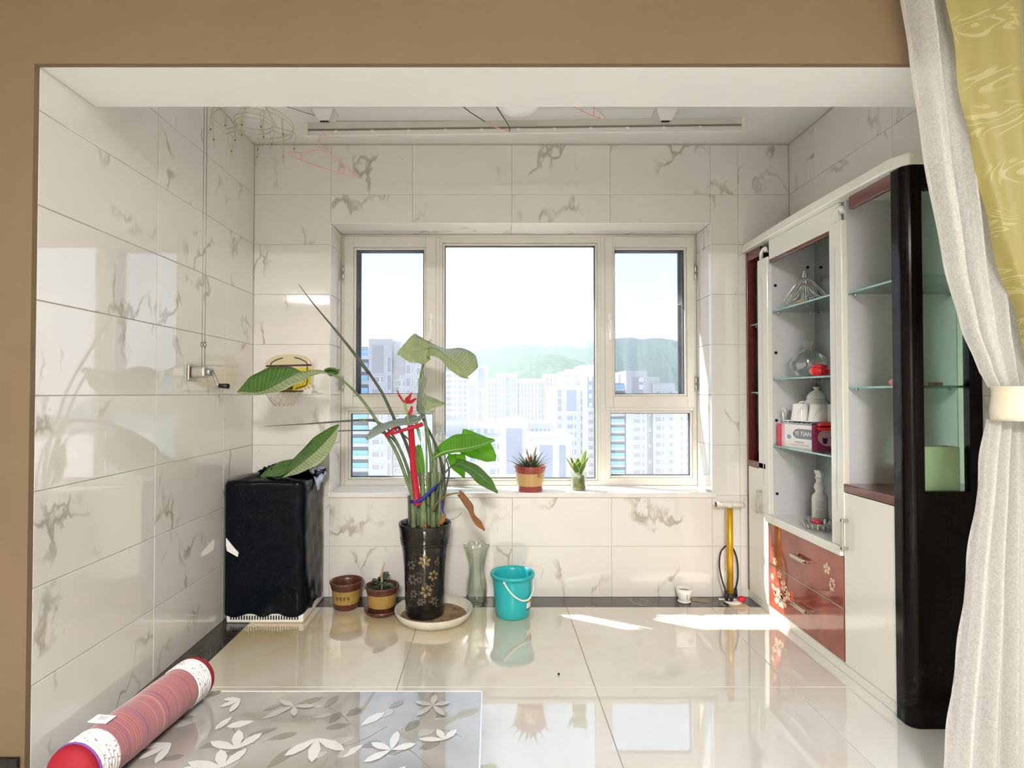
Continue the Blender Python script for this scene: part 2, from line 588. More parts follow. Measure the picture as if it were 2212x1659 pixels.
# side walls
wall_left = box('wall_left', (XL - 0.2, XL - BK, YF + 0.0, YB + 0.003, 0, ZC + 0.05), M_GROUT, origin=(XL, YF, 0)); tag(wall_left, kind='structure')
lc = [YF, 2.358, 2.958, YB]
for i in range(3):
    for j in range(9):
        v0, v1 = ROWS[j], ROWS[j + 1]
        if i == 0 and False: pass
        add_tile(wall_left, M_TILE, 'x', XL, lc[i], lc[i + 1], v0, v1, 1, g=0.0014)
wall_right = box('wall_right', (XR + BK, XR + 0.2, YF, YB + 0.003, 0, ZC + 0.05), M_GROUT, origin=(XR, YF, 0)); tag(wall_right, kind='structure')
rc = [YF, 1.856, 2.456, 3.056, YB]
for i in range(4):
    for j in range(9):
        add_tile(wall_right, M_TILE, 'x', XR, rc[i], rc[i + 1], ROWS[j], ROWS[j + 1], -1)

# ceiling and beam
ceil = MB().box(XL - 0.2, XR + 0.2, BEAM_Y, YB + 0.2, ZC, ZC + 0.15).build('ceiling', M_PLASTER); tag(ceil, kind='structure')
beam = MB().box(XL, XR, YF, BEAM_Y, BEAM_Z, ZC + 0.15).build('beam', M_PLASTER, bevel=0.006); tag(beam, kind='structure')

# the wall the alcove opens out of, painted beige towards the room
ZR = 2.80
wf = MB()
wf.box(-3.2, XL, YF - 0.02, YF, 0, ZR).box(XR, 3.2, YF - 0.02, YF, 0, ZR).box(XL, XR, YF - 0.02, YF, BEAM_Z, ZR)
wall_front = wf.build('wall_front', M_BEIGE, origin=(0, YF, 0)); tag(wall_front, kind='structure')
wfb = MB().box(-3.2, XL - 0.2, YF, YF + 0.2, 0, ZR).box(XR + 0.2, 3.2, YF, YF + 0.2, 0, ZR).build('wall_front_core', M_PLASTER, wall_front)
bs = box('baseboard_front', (-3.0, XL - 0.012, YF - 0.034, YF - 0.02, 0, 0.10), M_BLACKSKIRT, bevel=0.003); tag(bs, kind='structure')
# room behind the camera
for nm, b in (('wall_room_left', (-3.2, -3.0, -3.2, YF - 0.02, 0, ZR)), ('wall_room_right', (3.0, 3.2, -3.2, YF - 0.02, 0, ZR)),
              ('wall_room_rear', (-3.2, 3.2, -3.4, -3.2, 0, ZR)), ('ceiling_room', (-3.2, 3.2, -3.4, YF, ZR, ZR + 0.15))):
    tag(box(nm, b, M_ROOMWHITE if 'wall' in nm else M_PLASTER), kind='structure')

# floor: grout bed, polished tiles, dark stone border
floor = box('floor', (-3.2, 3.2, -3.4, YOUT, -0.12, -BK), M_FGROUT, origin=(0, 0, 0)); tag(floor, kind='structure')
BW = 0.152
fx = [XL + 0.150, -0.388, 0.425, 1.238, XR]
fy = [YB - BW, 2.306, 1.493, 0.68, -0.133, -0.946, -1.76, -2.57, -3.2]
for i in range(4):
    for j in range(2):
        add_tile(floor, M_FLOOR, 'z', 0.0, fx[i], fx[i + 1], fy[j + 1], fy[j], 1, g=0.0011, name='floor_tile')
fx2 = [-3.0, -2.014, -1.201, -0.388, 0.425, 1.238, 2.051, 3.0]
for i in range(7):
    for j in range(2, 8):
        add_tile(floor, M_FLOOR, 'z', 0.0, fx2[i], fx2[i + 1], fy[j + 1], fy[j], 1, g=0.0011, name='floor_tile')
for (a, b_, c, d) in ((XL + 0.15, 0.425, YB - BW, YB), (0.425, XR, YB - BW, YB), (XL, XL + 0.15, 2.306, YB), (XL, XL + 0.15, 1.493, 2.306)):
    add_tile(floor, M_DARKSTONE, 'z', 0.0, a, b_, c, d, 1, name='border_stone')
for (a, b_) in ((-3.0, XL), (XR, 3.0)):
    add_tile(floor, M_FLOOR, 'z', 0.0, a, b_, 1.493, YF - 0.02, 1, name='floor_tile')

# ------------------------------------------------------------------ window
GL_MAIN = glass_mat('dusty_clear_pane', (0.93, 0.945, 0.96), 0.018)
GL_SASH = glass_mat('screened_pane', (0.76, 0.785, 0.83), 0.03)
GL_LOW = glass_mat('dusty_low_pane', (0.93, 0.95, 0.97), 0.03)
window = empty('window_1', ((WX0 + WX1) / 2, YW, WZ0), kind='structure')
Y0, Y1 = YW, YW + 0.06
MX0, MX1 = -0.352, 0.716
fr = MB()
fr.box(WX0, WX0 + 0.026, Y0, Y1, WZ0, WZ1).box(WX1 - 0.022, WX1, Y0, Y1, WZ0, WZ1)
fr.box(WX0 + 0.026, WX1 - 0.022, Y0, Y1, WZ1 - 0.022, WZ1).box(WX0 + 0.026, WX1 - 0.022, Y0, Y1, WZ0, WZ0 + 0.030)
fr.build('outer_frame', M_UPVC, window, bevel=0.003)
for (a, b) in ((MX0 - 0.010, MX0 + 0.020), (MX1 - 0.02, MX1 + 0.012)):
    box('mullion', (a, b, Y0 - 0.002, Y1, WZ0 + 0.03, WZ1 - 0.022), M_UPVC, window, 0.003)
for (a, b) in ((WX0 + 0.026, MX0 - 0.010), (MX1 + 0.012, WX1 - 0.022)):
    box('transom', (a, b, Y0 - 0.002, Y1, 1.097, 1.121), M_UPVC, window, 0.003)

def pane_unit(name, x0, x1, z0, z1, gx0, gx1, gz0, gz1, glass, y0=Y0, th=0.05, gname='pane'):
    """a glazed rectangle: bars, inner bead, dark gasket, glass"""
    r = empty(name, ((x0 + x1) / 2, y0, z0)); r.parent = window; r.location = ORG[r.name] - ORG[window.name]
    bd = 0.014
    f = MB()
    def ring(mb, a0, a1, c0, c1, b0, b1, d0, d1, ya, yb):
        mb.box(a0, b0, ya, yb, c0, c1).box(b1, a1, ya, yb, c0, c1)
        mb.box(b0, b1, ya, yb, d1, c1).box(b0, b1, ya, yb, c0, d0)
    ring(f, x0, x1, z0, z1, gx0 - bd, gx1 + bd, gz0 - bd, gz1 + bd, y0, y0 + th)
    f.build('bars', M_UPVC, r, bevel=0.003)
    f = MB()
    ring(f, gx0 - bd, gx1 + bd, gz0 - bd, gz1 + bd, gx0, gx1, gz0, gz1, y0 + 0.008, y0 + th)
    f.build('glazing_bead', M_UPVC, r, bevel=0.004)
    f = MB()
    ring(f, gx0, gx1, gz0, gz1, gx0 + 0.004, gx1 - 0.004, gz0 + 0.004, gz1 - 0.004, y0 + 0.022, y0 + th)
    f.build('gasket', M_RUBBER, r)
    box('glass', (gx0 + 0.002, gx1 - 0.002, y0 + 0.030, y0 + 0.034, gz0 + 0.002, gz1 - 0.002), glass, r)
    return r
pane_unit('fixed_pane', MX0 + 0.02, MX1 - 0.02, WZ0 + 0.03, WZ1 - 0.022, -0.302, 0.666, 0.662, 2.160, GL_MAIN)
pane_unit('fixed_pane', WX0 + 0.026, MX0 - 0.01, WZ0 + 0.03, 1.097, -0.902, -0.376, 0.672, 1.078, GL_LOW)
pane_unit('fixed_pane', MX1 + 0.012, WX1 - 0.022, WZ0 + 0.03, 1.097, 0.763, 1.272, 0.682, 1.082, GL_LOW)
for (x0, x1, g0, g1, hx, hd) in ((WX0 + 0.022, MX0 - 0.004, -0.868, -0.434, -0.385, -1), (MX1 + 0.008, WX1 - 0.018, 0.788, 1.234, 0.752, 1)):
    s = pane_unit('sash', x0, x1, 1.118, WZ1 - 0.018, g0, g1, 1.203, 2.128, GL_SASH, y0=Y0 - 0.014, th=0.06)
    # lever handle
    h = MB().box(hx - 0.013, hx + 0.013, Y0 - 0.024, Y0 - 0.014, 1.60, 1.72).build('handle_plate', M_WHITEPL, s, bevel=0.004)
    MB().box(hx - 0.010, hx + 0.010, Y0 - 0.055, Y0 - 0.022, 1.652, 1.675).box(hx - 0.009 + 0.002 * hd, hx + 0.009 + 0.002 * hd, Y0 - 0.058, Y0 - 0.042, 1.545, 1.675).build('handle', M_WHITEPL, s, bevel=0.006, seg=3)
    ex = x0 - 0.006 if hd < 0 else x1 + 0.006
    for z in (1.27, 1.98):
        MB().tube([(ex, Y0 - 0.018, z - 0.045), (ex, Y0 - 0.018, z - 0.003)], 0.007, 10).tube([(ex, Y0 - 0.018, z + 0.003), (ex, Y0 - 0.018, z + 0.045)], 0.007, 10).build('hinge', M_STEEL, s)
    # insect screen frame just outside
    f = MB()
    a0, a1 = g0 - 0.012, g1 + 0.012
    f.box(a0, a0 + 0.026, Y1 + 0.012, Y1 + 0.03, 1.19, 2.16).box(a1 - 0.026, a1, Y1 + 0.012, Y1 + 0.03, 1.19, 2.16)
    f.box(a0, a1, Y1 + 0.012, Y1 + 0.03, 2.128, 2.16).box(a0, a1, Y1 + 0.012, Y1 + 0.03, 1.19, 1.206)
    f.build('screen_frame', M_DARKMETAL, s)

exec_marker = None
# ------------------------------------------------------------------ the town outside
GZ = -62.0
M_BW = mat('pale_render_wall', (0.62, 0.62, 0.64), 0.9, var=0.05, vscale=0.08)
M_BW2 = mat('cream_render_wall', (0.68, 0.66, 0.645), 0.9, var=0.05, vscale=0.08)
M_BGLASS = mat('far_window_glass', (0.36, 0.41, 0.52), 0.25)
M_BPANEL = mat('taupe_facade_panel', (0.46, 0.43, 0.45), 0.8)
M_BBLUE = mat('blue_balcony_glass', (0.30, 0.60, 0.85), 0.3)
M_BFRAME = mat('far_window_frame', (0.80, 0.80, 0.82), 0.6)
M_GROUND = mat('far_ground', (0.50, 0.50, 0.48), 0.95, var=0.3, vscale=0.02)
ground = box('ground_outside', (-900, 1100, 8, 2600, GZ - 2, GZ), M_GROUND); tag(ground, kind='structure')

def bpx(emp, name, m, x0, x1, y0, y1, D, depth=None, bottom=False, out=0.0):
    """block of a far building: photo pixels of its front face, at distance D"""
    a = P(x0, y0, D); b = P(x1, y1, D)
    z0 = GZ if bottom else b.z
    return box(name, (a.x, b.x, D - out, D + (depth if depth else 0.3), z0, a.z), m, emp)

WIN_MESH = {}
def window_at(emp, x0, x1, y0, y1, D, m, half=True, k=0.35, out=0.14):
    """one window of a far building: sunk pane look from a proud frame, plus one pale half sash"""
    a = P(x0, y0, D); b = P(x1, y1, D)
    w, h = round(b.x - a.x, 2), round(a.z - b.z, 2)
    key = (w, h, m.name, half, k)
    me = WIN_MESH.get(key)
    if me is None:
        mb = MB()
        mb.box(-w / 2, w / 2, -0.02, 0.1, 0, h)
        mb.cur = 1
        mb.box(-w / 2 - 0.12, w / 2 + 0.12, -out, 0.1, -0.16, 0).box(-w / 2 - 0.12, w / 2 + 0.12, -out, 0.1, h, h + 0.14)
        mb.box(-w / 2 - 0.12, -w / 2, -out, 0.1, 0, h).box(w / 2, w / 2 + 0.12, -out, 0.1, 0, h)
        if half:
            mb.box(w / 2 - w * k, w / 2 - w * k + w * 0.14, -0.07, 0.0, h * 0.05, h * 0.95)
        me = bpy.data.meshes.new('window')
        me.from_pydata(mb.v, [], mb.f)
        me.polygons.foreach_set('material_index', mb.mi)
        bm = bmesh.new(); bm.from_mesh(me); bmesh.ops.recalc_face_normals(bm, faces=bm.faces); bm.to_mesh(me); bm.free()
        me.materials.append(m); me.materials.append(M_BFRAME)
        WIN_MESH[key] = me
    o = bpy.data.objects.new('window', me)
    COL.objects.link(o)
    o.parent = emp
    o.location = Vector(((a.x + b.x) / 2, D - 0.1, b.z)) - ORG[emp.name]
    return o

def win_mass(emp, rects, D, m, name='windows'):
    mb = MB()
    for (x0, x1, y0, y1) in rects:
        a = P(x0, y0, D); b = P(x1, y1, D)
        mb.box(a.x, b.x, D - 0.12, D + 0.2, b.z, a.z)
    o = mb.build(name, m, emp)
    o['kind'] = 'stuff'
    return o

def bld(name, label, x, D):
    p = P(x, 900, D)
    return empty(name, (p.x, D, GZ), label, 'building', 'tower blocks outside the window')

# A: near tower behind the left sash
D = 130.0
A = bld('apartment_tower', 'pale apartment tower with blue balconies seen through the left window sash', 850, D)
bpx(A, 'wall', M_BW, 700, 797, 752, 900, D + 2.5, 14, True)
bpx(A, 'wall', M_BW, 797, 846, 732, 900, D, 15, True)
bpx(A, 'wall', M_BW2, 846, 862, 744, 900, D + 1.0, 14, True)
bpx(A, 'wall', M_BW, 862, 948, 752, 900, D + 0.5, 14, True)
bpx(A, 'parapet', M_BW2, 842, 866, 738, 760, D + 3, 4)
bpx(A, 'stair_panel', M_BPANEL, 804, 828, 745, 806, D, 0.2, out=0.12)
bpx(A, 'stair_panel', M_BPANEL, 851, 875, 772, 810, D + 0.5, 0.2, out=0.12)
for k in range(11):
    y = 752 + 27 * k
    if k in (0, 1, 2, 3) or k > 3:
        bpx(A, 'balcony_slab', M_BW, 700, 797, y + 16, y + 24, D + 1.0, 1.4)
        bpx(A, 'balcony_glass', M_BBLUE, 702, 795, y + 5, y + 16, D + 1.2, 0.15)
        bpx(A, 'balcony_recess', M_BPANEL, 702, 795, y - 3, y + 5, D + 2.5, 0.2, out=0.1)
for k in range(9):
    y = 814 + 27 * k
    window_at(A, 804, 828, y, y + 11, D, M_BPANEL)
for k in range(7):
    window_at(A, 837, 845, 772 + 38 * k, 772 + 38 * k + 32, D, M_BPANEL, False)
    window_at(A, 878, 892, 762 + 27 * k, 762 + 27 * k + 18, D + 0.5, M_BPANEL)
for k in range(8):
    window_at(A, 852, 874, 822 + 27 * k, 822 + 27 * k + 12, D + 0.5, M_BPANEL)
    window_at(A, 900, 916, 768 + 27 * k, 768 + 27 * k + 14, D + 0.5, M_BPANEL)

# F: near tower behind the right sash
D = 195.0
Fb = bld('apartment_tower', 'pale apartment tower with blue balconies seen through the right window panes', 1400, D)
bpx(Fb, 'wall', M_BW, 1306, 1352, 828, 900, D + 2.0, 16, True)
bpx(Fb, 'wall', M_BW, 1352, 1398, 801, 900, D, 18, True)
bpx(Fb, 'wall', M_BW2, 1398, 1425, 814, 900, D + 2, 16, True)
bpx(Fb, 'wall', M_BW, 1410, 1458, 828, 900, D + 1, 16, True)
bpx(Fb, 'wall', M_BW2, 1335, 1352, 808, 830, D + 8, 6)
bpx(Fb, 'stair_panel', M_BPANEL, 1366, 1390, 814, 852, D, 0.2, out=0.15)
for y in (816, 832):
    window_at(Fb, 1381, 1389, y, y + 8, D - 0.2, M_BFRAME, False)
for k in range(14):
    y = 826 + 18.3 * k
    bpx(Fb, 'balcony_slab', M_BW, 1300, 1350, y + 13, y + 18, D + 0.5, 1.6)
    bpx(Fb, 'balcony_glass', M_BBLUE, 1301, 1349, y + 6, y + 13, D + 0.7, 0.15)
    bpx(Fb, 'balcony_recess', M_BPANEL, 1301, 1349, y + 1, y + 6, D + 2.0, 0.2, out=0.1)
for k in range(11):
    y = 868 + 18.5 * k
    window_at(Fb, 1368, 1392, y, y + 9, D, M_BPANEL)
for k in range(10):
    y = 845 + 18.5 * k
    window_at(Fb, 1417, 1434, y, y + 10, D + 1, M_BPANEL)
    window_at(Fb, 1445, 1453, y, y + 9, D + 1, M_BPANEL, False)
for k in range(4):
    window_at(Fb, 1401, 1407, 898 + 34 * k, 926 + 34 * k, D + 2, M_BPANEL, False)

# slimmer slab right of it
D = 290.0
G1 = bld('slab_block', 'distant slab block with narrow windows at the right edge of the window', 1490, D)
bpx(G1, 'wall', M_BW2, 1456, 1560, 845, 900, D, 15, True)
for i in range(5):
    for k in range(11):
        x = 1470 + i * 12
        window_at(G1, x, x + 5, 868 + 16 * k, 868 + 16 * k + 10, D, M_BGLASS, False)

# D: tall block right of the middle
D = 200.0
Dt = bld('apartment_tower', 'tall white stepped tower at the right of the large middle pane', 1250, D)
bpx(Dt, 'wall', M_BW2, 1258, 1300, 788, 900, D - 1, 18, True)
bpx(Dt, 'wall', M_BW, 1193, 1262, 833, 900, D, 18, True)
bpx(Dt, 'wall', M_BW2, 1210, 1260, 803, 900, D + 6, 14, True)
bpx(Dt, 'parapet', M_BW, 1222, 1260, 798, 806, D + 8, 4)
bpx(Dt, 'stair_panel', M_BGLASS, 1269, 1287, 814, 880, D - 1, 0.2, out=0.15)
bpx(Dt, 'stair_panel', M_BGLASS, 1224, 1245, 843, 890, D, 0.2, out=0.15)
for (x0, x1) in ((1205, 1213), (1254, 1261)):
    for k in range(3):
        window_at(Dt, x0, x1, 843 + 17 * k, 858 + 17 * k, D, M_BGLASS, False)
for x in (1222, 1231, 1241):
    for y in (810, 823):
        window_at(Dt, x, x + 7, y, y + 5, D + 6, M_BGLASS, False)
for k in range(4):
    window_at(Dt, 1273, 1278, 815 + 18.5 * k, 822 + 18.5 * k, D - 1.2, M_BFRAME, False)
for k in range(8):
    window_at(Dt, 1271, 1288, 888 + 18.5 * k, 897 + 18.5 * k, D - 1, M_BPANEL)
for k in range(8):
    y = 898 + 18.2 * k
    window_at(Dt, 1205, 1213, y, y + 9, D, M_BGLASS, False)
    window_at(Dt, 1225, 1245, y, y + 10, D, M_BGLASS)
    window_at(Dt, 1254, 1261, y, y + 12, D, M_BGLASS, False)
bpx(Dt, 'string_course', M_BW2, 1193, 1262, 888, 893, D, 0.4, out=0.4)

# B: tower left in the middle pane
D = 270.0
Bt = bld('apartment_tower', 'white gridded tower just right of the left mullion behind the plant', 1005, D)
bpx(Bt, 'wall', M_BW, 935, 1012, 802, 900, D + 2, 16, True)
bpx(Bt, 'wall', M_BW2, 1010, 1054, 789, 900, D, 18, True)
bpx(Bt, 'stair_panel', M_BGLASS, 1033, 1047, 795, 838, D, 0.2, out=0.15)
bpx(Bt, 'stair_panel', M_BPANEL, 1013, 1027, 832, 912, D, 0.2, out=0.15)
for k in range(9):
    y = 808 + 12.4 * k
    for (x0, x1) in ((964, 976), (981, 986), (990, 998), (1002, 1007)):
        window_at(Bt, x0, x1, y, y + 7.5, D + 2, M_BGLASS, False)
for k in range(5):
    y = 844 + 12.4 * 1.9 * k
    window_at(Bt, 1033, 1046, y, y + 20, D, M_BGLASS)

# C: long block in the middle
D = 330.0
Ct = bld('apartment_block', 'long pale apartment block with close vertical windows below the green hill', 1130, D)
bpx(Ct, 'wall', M_BW, 1048, 1200, 821, 900, D + 2, 16, True)
bpx(Ct, 'wall', M_BW2, 1075, 1117, 808, 900, D, 18, True)
bpx(Ct, 'wall', M_BW2, 1178, 1213, 808, 900, D, 18, True)
bpx(Ct, 'roof_cornice', M_BW2, 1048, 1200, 818, 822, D + 1, 2)
bpx(Ct, 'roof_cornice', M_BW2, 1073, 1119, 806, 811, D - 1, 2)
bpx(Ct, 'glass_strip', M_BGLASS, 1092, 1102, 815, 900, D, 0.2, out=0.12)
bpx(Ct, 'string_course', M_BW2, 1075, 1117, 849, 852, D, 0.4, out=0.5)
bpx(Ct, 'string_course', M_BW2, 1075, 1117, 875, 878, D, 0.4, out=0.5)
rects = []
for x in (1057, 1064, 1071, 1120, 1128, 1135, 1142, 1150, 1158, 1166, 1172):
    for k in range(9):
        rects.append((x - 1.4, x + 1.4, 827 + 11.5 * k, 836.5 + 11.5 * k))
win_mass(Ct, rects, D + 2, M_BGLASS)
rects = []
for x in (1079, 1087, 1106, 1112, 1183, 1191, 1200, 1207):
    for k in range(9):
        rects.append((x - 1.6, x + 1.6, 815 + 11.5 * k, 825 + 11.5 * k))
win_mass(Ct, rects, D, M_BGLASS)

# lower roofs in front
D = 165.0
Lr = bld('low_rise_block', 'low white block with a tall glazed stair front below the middle of the window', 1110, D)
bpx(Lr, 'wall', M_BW2, 1081, 1141, 905, 1000, D, 16, True)
bpx(Lr, 'wall', M_BW, 985, 1081, 914, 1000, D + 5, 14, True)
bpx(Lr, 'wall', M_BW, 1141, 1194, 914, 1000, D + 5, 14, True)
bpx(Lr, 'roof_vent', M_BFRAME, 1112, 1120, 899, 906, D + 4, 2)
bpx(Lr, 'roof_vent', M_BFRAME, 1126, 1134, 900, 906, D + 4, 2)
bpx(Lr, 'stair_glass', M_BGLASS, 1094, 1128, 926, 1024, D, 0.2, out=0.15)
rects = []
for i in range(5):
    for k in range(4):
        rects.append((1148 + i * 9, 1152 + i * 9, 926 + 16 * k, 938 + 16 * k))
        rects.append((1000 + i * 15, 1008 + i * 15, 926 + 16 * k, 936 + 16 * k))
win_mass(Lr, rects, D + 5, M_BGLASS)
D = 128.0
Lf = bld('low_rise_block', 'front low white block with two glazed bays behind the small sill pots', 1190, D)
bpx(Lf, 'wall', M_BW2, 1148, 1236, 948, 1040, D, 14, True)
bpx(Lf, 'roof_edge', M_BW, 1144, 1240, 942, 949, D - 0.6, 15)
bpx(Lf, 'glazed_bay', M_BGLASS, 1166, 1194, 962, 1040, D, 0.2, out=0.15)
bpx(Lf, 'glazed_bay', M_BGLASS, 1208, 1222, 962, 1040, D, 0.2, out=0.15)
D = 120.0
Ll = bld('low_rise_block', 'low white block with banded windows behind the big green leaves', 1020, D)
bpx(Ll, 'wall', M_BW, 955, 1082, 946, 1040, D, 14, True)
bpx(Ll, 'wall', M_BW2, 955, 1008, 908, 1040, D + 8, 14, True)
for k in range(4):
    window_at(Ll, 1058, 1078, 958 + 27 * k, 970 + 27 * k, D, M_BGLASS)
    window_at(Ll, 1015, 1035, 958 + 27 * k, 970 + 27 * k, D, M_BGLASS)

# wooded hills
def hill(name, label, ridge, D, depth, m, amp, n=90, foot=-70.0, cat='hill'):
    xs = catmull(ridge, n)
    rows = []
    for i in range(9):
        t = i / 8.0
        row = []
        for (px, py) in xs:
            p = P(px, py, D)
            h = p.z - foot
            zz = foot + h * math.sin(t * math.pi / 2) ** 1.25 if i < 8 else p.z
            yy = D - depth * (1 - t)
            nz = (math.sin(px * 0.13 + i * 2.1) + math.sin(px * 0.31 + i * 1.3) * 0.6) * amp * math.sin(t * math.pi)
            row.append((p.x, yy + nz * 3, zz + nz))
        rows.append(row)
    back = [(p[0], p[1] + depth * 0.8, foot) for p in rows[-1]]
    rows.append(back)
    o = MB().grid(rows).build(name, m)
    tag(o, label, cat)
    return o

def forest_mat(name, c1, c2, scale, rock):
    m, nt, out = nodes_of(name)
    L = nt.links.new
    b = N(nt, 'ShaderNodeBsdfPrincipled'); b.inputs['Roughness'].default_value = 1.0; b.inputs['Specular IOR Level'].default_value = 0.0
    geo = N(nt, 'ShaderNodeNewGeometry')
    v = N(nt, 'ShaderNodeTexVoronoi'); v.inputs['Scale'].default_value = scale
    nz = N(nt, 'ShaderNodeTexNoise'); nz.inputs['Scale'].default_value = scale * 0.12; nz.inputs['Detail'].default_value = 8
    L(geo.outputs['Position'], v.inputs['Vector']); L(geo.outputs['Position'], nz.inputs['Vector'])
    mx = N(nt, 'ShaderNodeMix', data_type='RGBA')
    mx.inputs['A'].default_value = tuple(c1) + (1,); mx.inputs['B'].default_value = tuple(c2) + (1,)
    L(v.outputs['Distance'], mx.inputs['Factor'])
    r = N(nt, 'ShaderNodeMapRange'); r.inputs['From Min'].default_value = 0.62; r.inputs['From Max'].default_value = 0.70
    L(nz.outputs[0], r.inputs[0])
    m2 = N(nt, 'ShaderNodeMix', data_type='RGBA'); m2.inputs['B'].default_value = tuple(rock) + (1,)
    L(r.outputs[0], m2.inputs['Factor']); L(mx.outputs['Result'], m2.inputs['A'])
    L(m2.outputs['Result'], b.inputs['Base Color'])
    L(b.outputs[0], out.inputs[0])
    MATS[name] = m
    return m

M_FOREST = forest_mat('pine_wood', (0.055, 0.09, 0.075), (0.11, 0.165, 0.13), 0.12, (0.40, 0.38, 0.34))
M_FOREST2 = forest_mat('far_wood', (0.04, 0.07, 0.055), (0.08, 0.12, 0.09), 0.06, (0.35, 0.33, 0.30))
hill('wooded_hill', 'dense green wooded hill directly behind the tower blocks',
     [(700, 850), (900, 830), (1000, 800), (1060, 782), (1110, 768), (1160, 762), (1220, 772), (1275, 792), (1330, 812), (1420, 830), (1600, 845)], 620, 260, M_FOREST, 4.0)
hill('mountain_ridge', 'hazy blue green mountain ridge on the horizon',
     [(500, 835), (700, 812), (850, 782), (960, 764), (1020, 757), (1070, 750), (1140, 744), (1185, 749), (1240, 742), (1290, 736), (1340, 731), (1385, 733), (1420, 731), (1450, 739), (1480, 746), (1560, 760), (1750, 800)], 1250, 420, M_FOREST2, 6.0)

# haze over the town
m, nt, out = nodes_of('air_haze')
vs_ = N(nt, 'ShaderNodeVolumeScatter')
vs_.inputs['Color'].default_value = (0.66, 0.85, 1.0, 1)
vs_.inputs['Density'].default_value = 0.00034
vs_.inputs['Anisotropy'].default_value = 0.25
nt.links.new(vs_.outputs[0], out.inputs['Volume'])
MATS['air_haze'] = m
haze = box('air_haze', (-850, 1050, 20, 1700, GZ + 0.5, 260), m)
tag(haze, 'thin bright haze hanging over the town outside', 'haze', kind='stuff')
# ------------------------------------------------------------------ display cabinet along the right wall
M_WLAC = mat('white_lacquer', (0.80, 0.80, 0.73), 0.12, coat=0.6)
M_WINE = mat('wine_brown_lacquer', (0.12, 0.028, 0.022), 0.16, coat=0.5)
M_DRAWER = mat('red_brown_lacquer', (0.36, 0.085, 0.05), 0.10, coat=0.8, var=0.35, vscale=5, col2=(0.25, 0.05, 0.035))
M_BLACKLAC = mat('black_brown_lacquer', (0.005, 0.003, 0.003), 0.16, spec=0.25)
M_GREYIN = mat('grey_melamine', (0.60, 0.60, 0.62), 0.5, var=0.04, vscale=40)
M_MIRROR = mat('cabinet_mirror', (0.62, 0.70, 0.66), 0.02, metal=1.0)
GL_SHELF = glass_mat('shelf_glass', (0.82, 0.93, 0.89), 0.05, 1.4, (0.8, 1, 0.93))
GL_EDGE = mat('shelf_glass_edge', (0.20, 0.42, 0.40), 0.1, coat=0.5)
GL_END = glass_mat('end_glass', (0.80, 0.92, 0.86), 0.03, 1.0, (0.8, 1, 0.9))
M_PETAL = mat('printed_petal', (0.75, 0.52, 0.36), 0.3)
M_PETAL2 = mat('printed_red_dot', (0.70, 0.10, 0.08), 0.3)
M_NICKEL = mat('satin_nickel', (0.62, 0.58, 0.50), 0.28, metal=1.0)

CXF, CXB = 1.518, 1.782        # front and back planes
CN, CFAR = 2.018, 3.308        # near and far ends (distance)
PL0, PL1 = 3.052, 2.405        # partitions (far, near)
cab = empty('display_cabinet', (1.65, 2.66, 0.0), 'tall white, wine red and black display cabinet with glass shelves along the right wall', 'cabinet')
ZT = 2.045
T = 0.018
# carcass
box('plinth', (CXF + 0.004, CXB, CN + 0.03, CFAR, 0.0, 0.05), M_WLAC, cab, 0.003)
box('bottom_panel', (CXF + 0.02, CXB, CN + 0.03, CFAR, 0.05, 0.066), M_WLAC, cab)
box('back_mirror', (CXB - 0.008, CXB - 0.002, CN + 0.03, CFAR - T, 0.53, ZT), M_MIRROR, cab)
box('back_panel', (CXB - 0.002, CXB, CN + 0.03, CFAR, 0.05, ZT), M_GREYIN, cab)
# far end: wine frame + glass insert
f = MB()
f.box(CXF, CXF + 0.055, CFAR - T, CFAR, 0.05, ZT).box(CXF + 0.055, CXB - 0.01, CFAR - T, CFAR, ZT - 0.09, ZT).box(CXF + 0.055, CXB - 0.01, CFAR - T, CFAR, 0.05, 0.86).box(CXB - 0.055, CXB - 0.01, CFAR - T, CFAR, 0.86, ZT - 0.09)
f.build('end_frame', M_WINE, cab, bevel=0.002)
box('end_glass', (CXF + 0.055, CXB - 0.055, CFAR - 0.011, CFAR - 0.007, 0.86, ZT - 0.09), GL_END, cab)
# partitions
for y in (PL0, PL1):
    box('partition', (CXF + 0.02, CXB - 0.008, y - T / 2, y + T / 2, 0.066, ZT), M_GREYIN, cab)
# white top board, slightly bowed at the front
pts = []
ny = 24
for i in range(ny + 1):
    t = i / ny
    y = CN - 0.004 + (CFAR - CN + 0.004) * t
    bow = 0.024 + 0.014 * math.sin(math.pi * t)
    if t < 0.04: bow -= 0.03 * (1 - t / 0.04) ** 2
    pts.append((CXF - bow, y, ZT))
pts += [(CXB, CFAR, ZT), (CXB, CN - 0.004, ZT)]
MB().prism(pts, (0, 0, 0.045)).build('top_board', M_WLAC, cab, bevel=0.006, seg=3)
# head rails: white in the middle, wine at the sides
box('head_rail', (CXF, CXF + 0.018, PL1 + 0.02, PL0 - 0.02, ZT - 0.105, ZT), M_WLAC, cab, 0.003)
box('head_rail_edge', (CXF + 0.002, CXF + 0.022, PL1 + 0.02, PL0 - 0.02, ZT - 0.125, ZT - 0.105), M_WINE, cab, 0.002)
box('head_rail', (CXF + 0.004, CXF + 0.024, CN + 0.05, PL1 - 0.05, ZT - 0.055, ZT), M_WINE, cab, 0.002)
box('head_rail', (CXF + 0.004, CXF + 0.024, PL0 + 0.09, CFAR - T, ZT - 0.055, ZT), M_WINE, cab, 0.002)
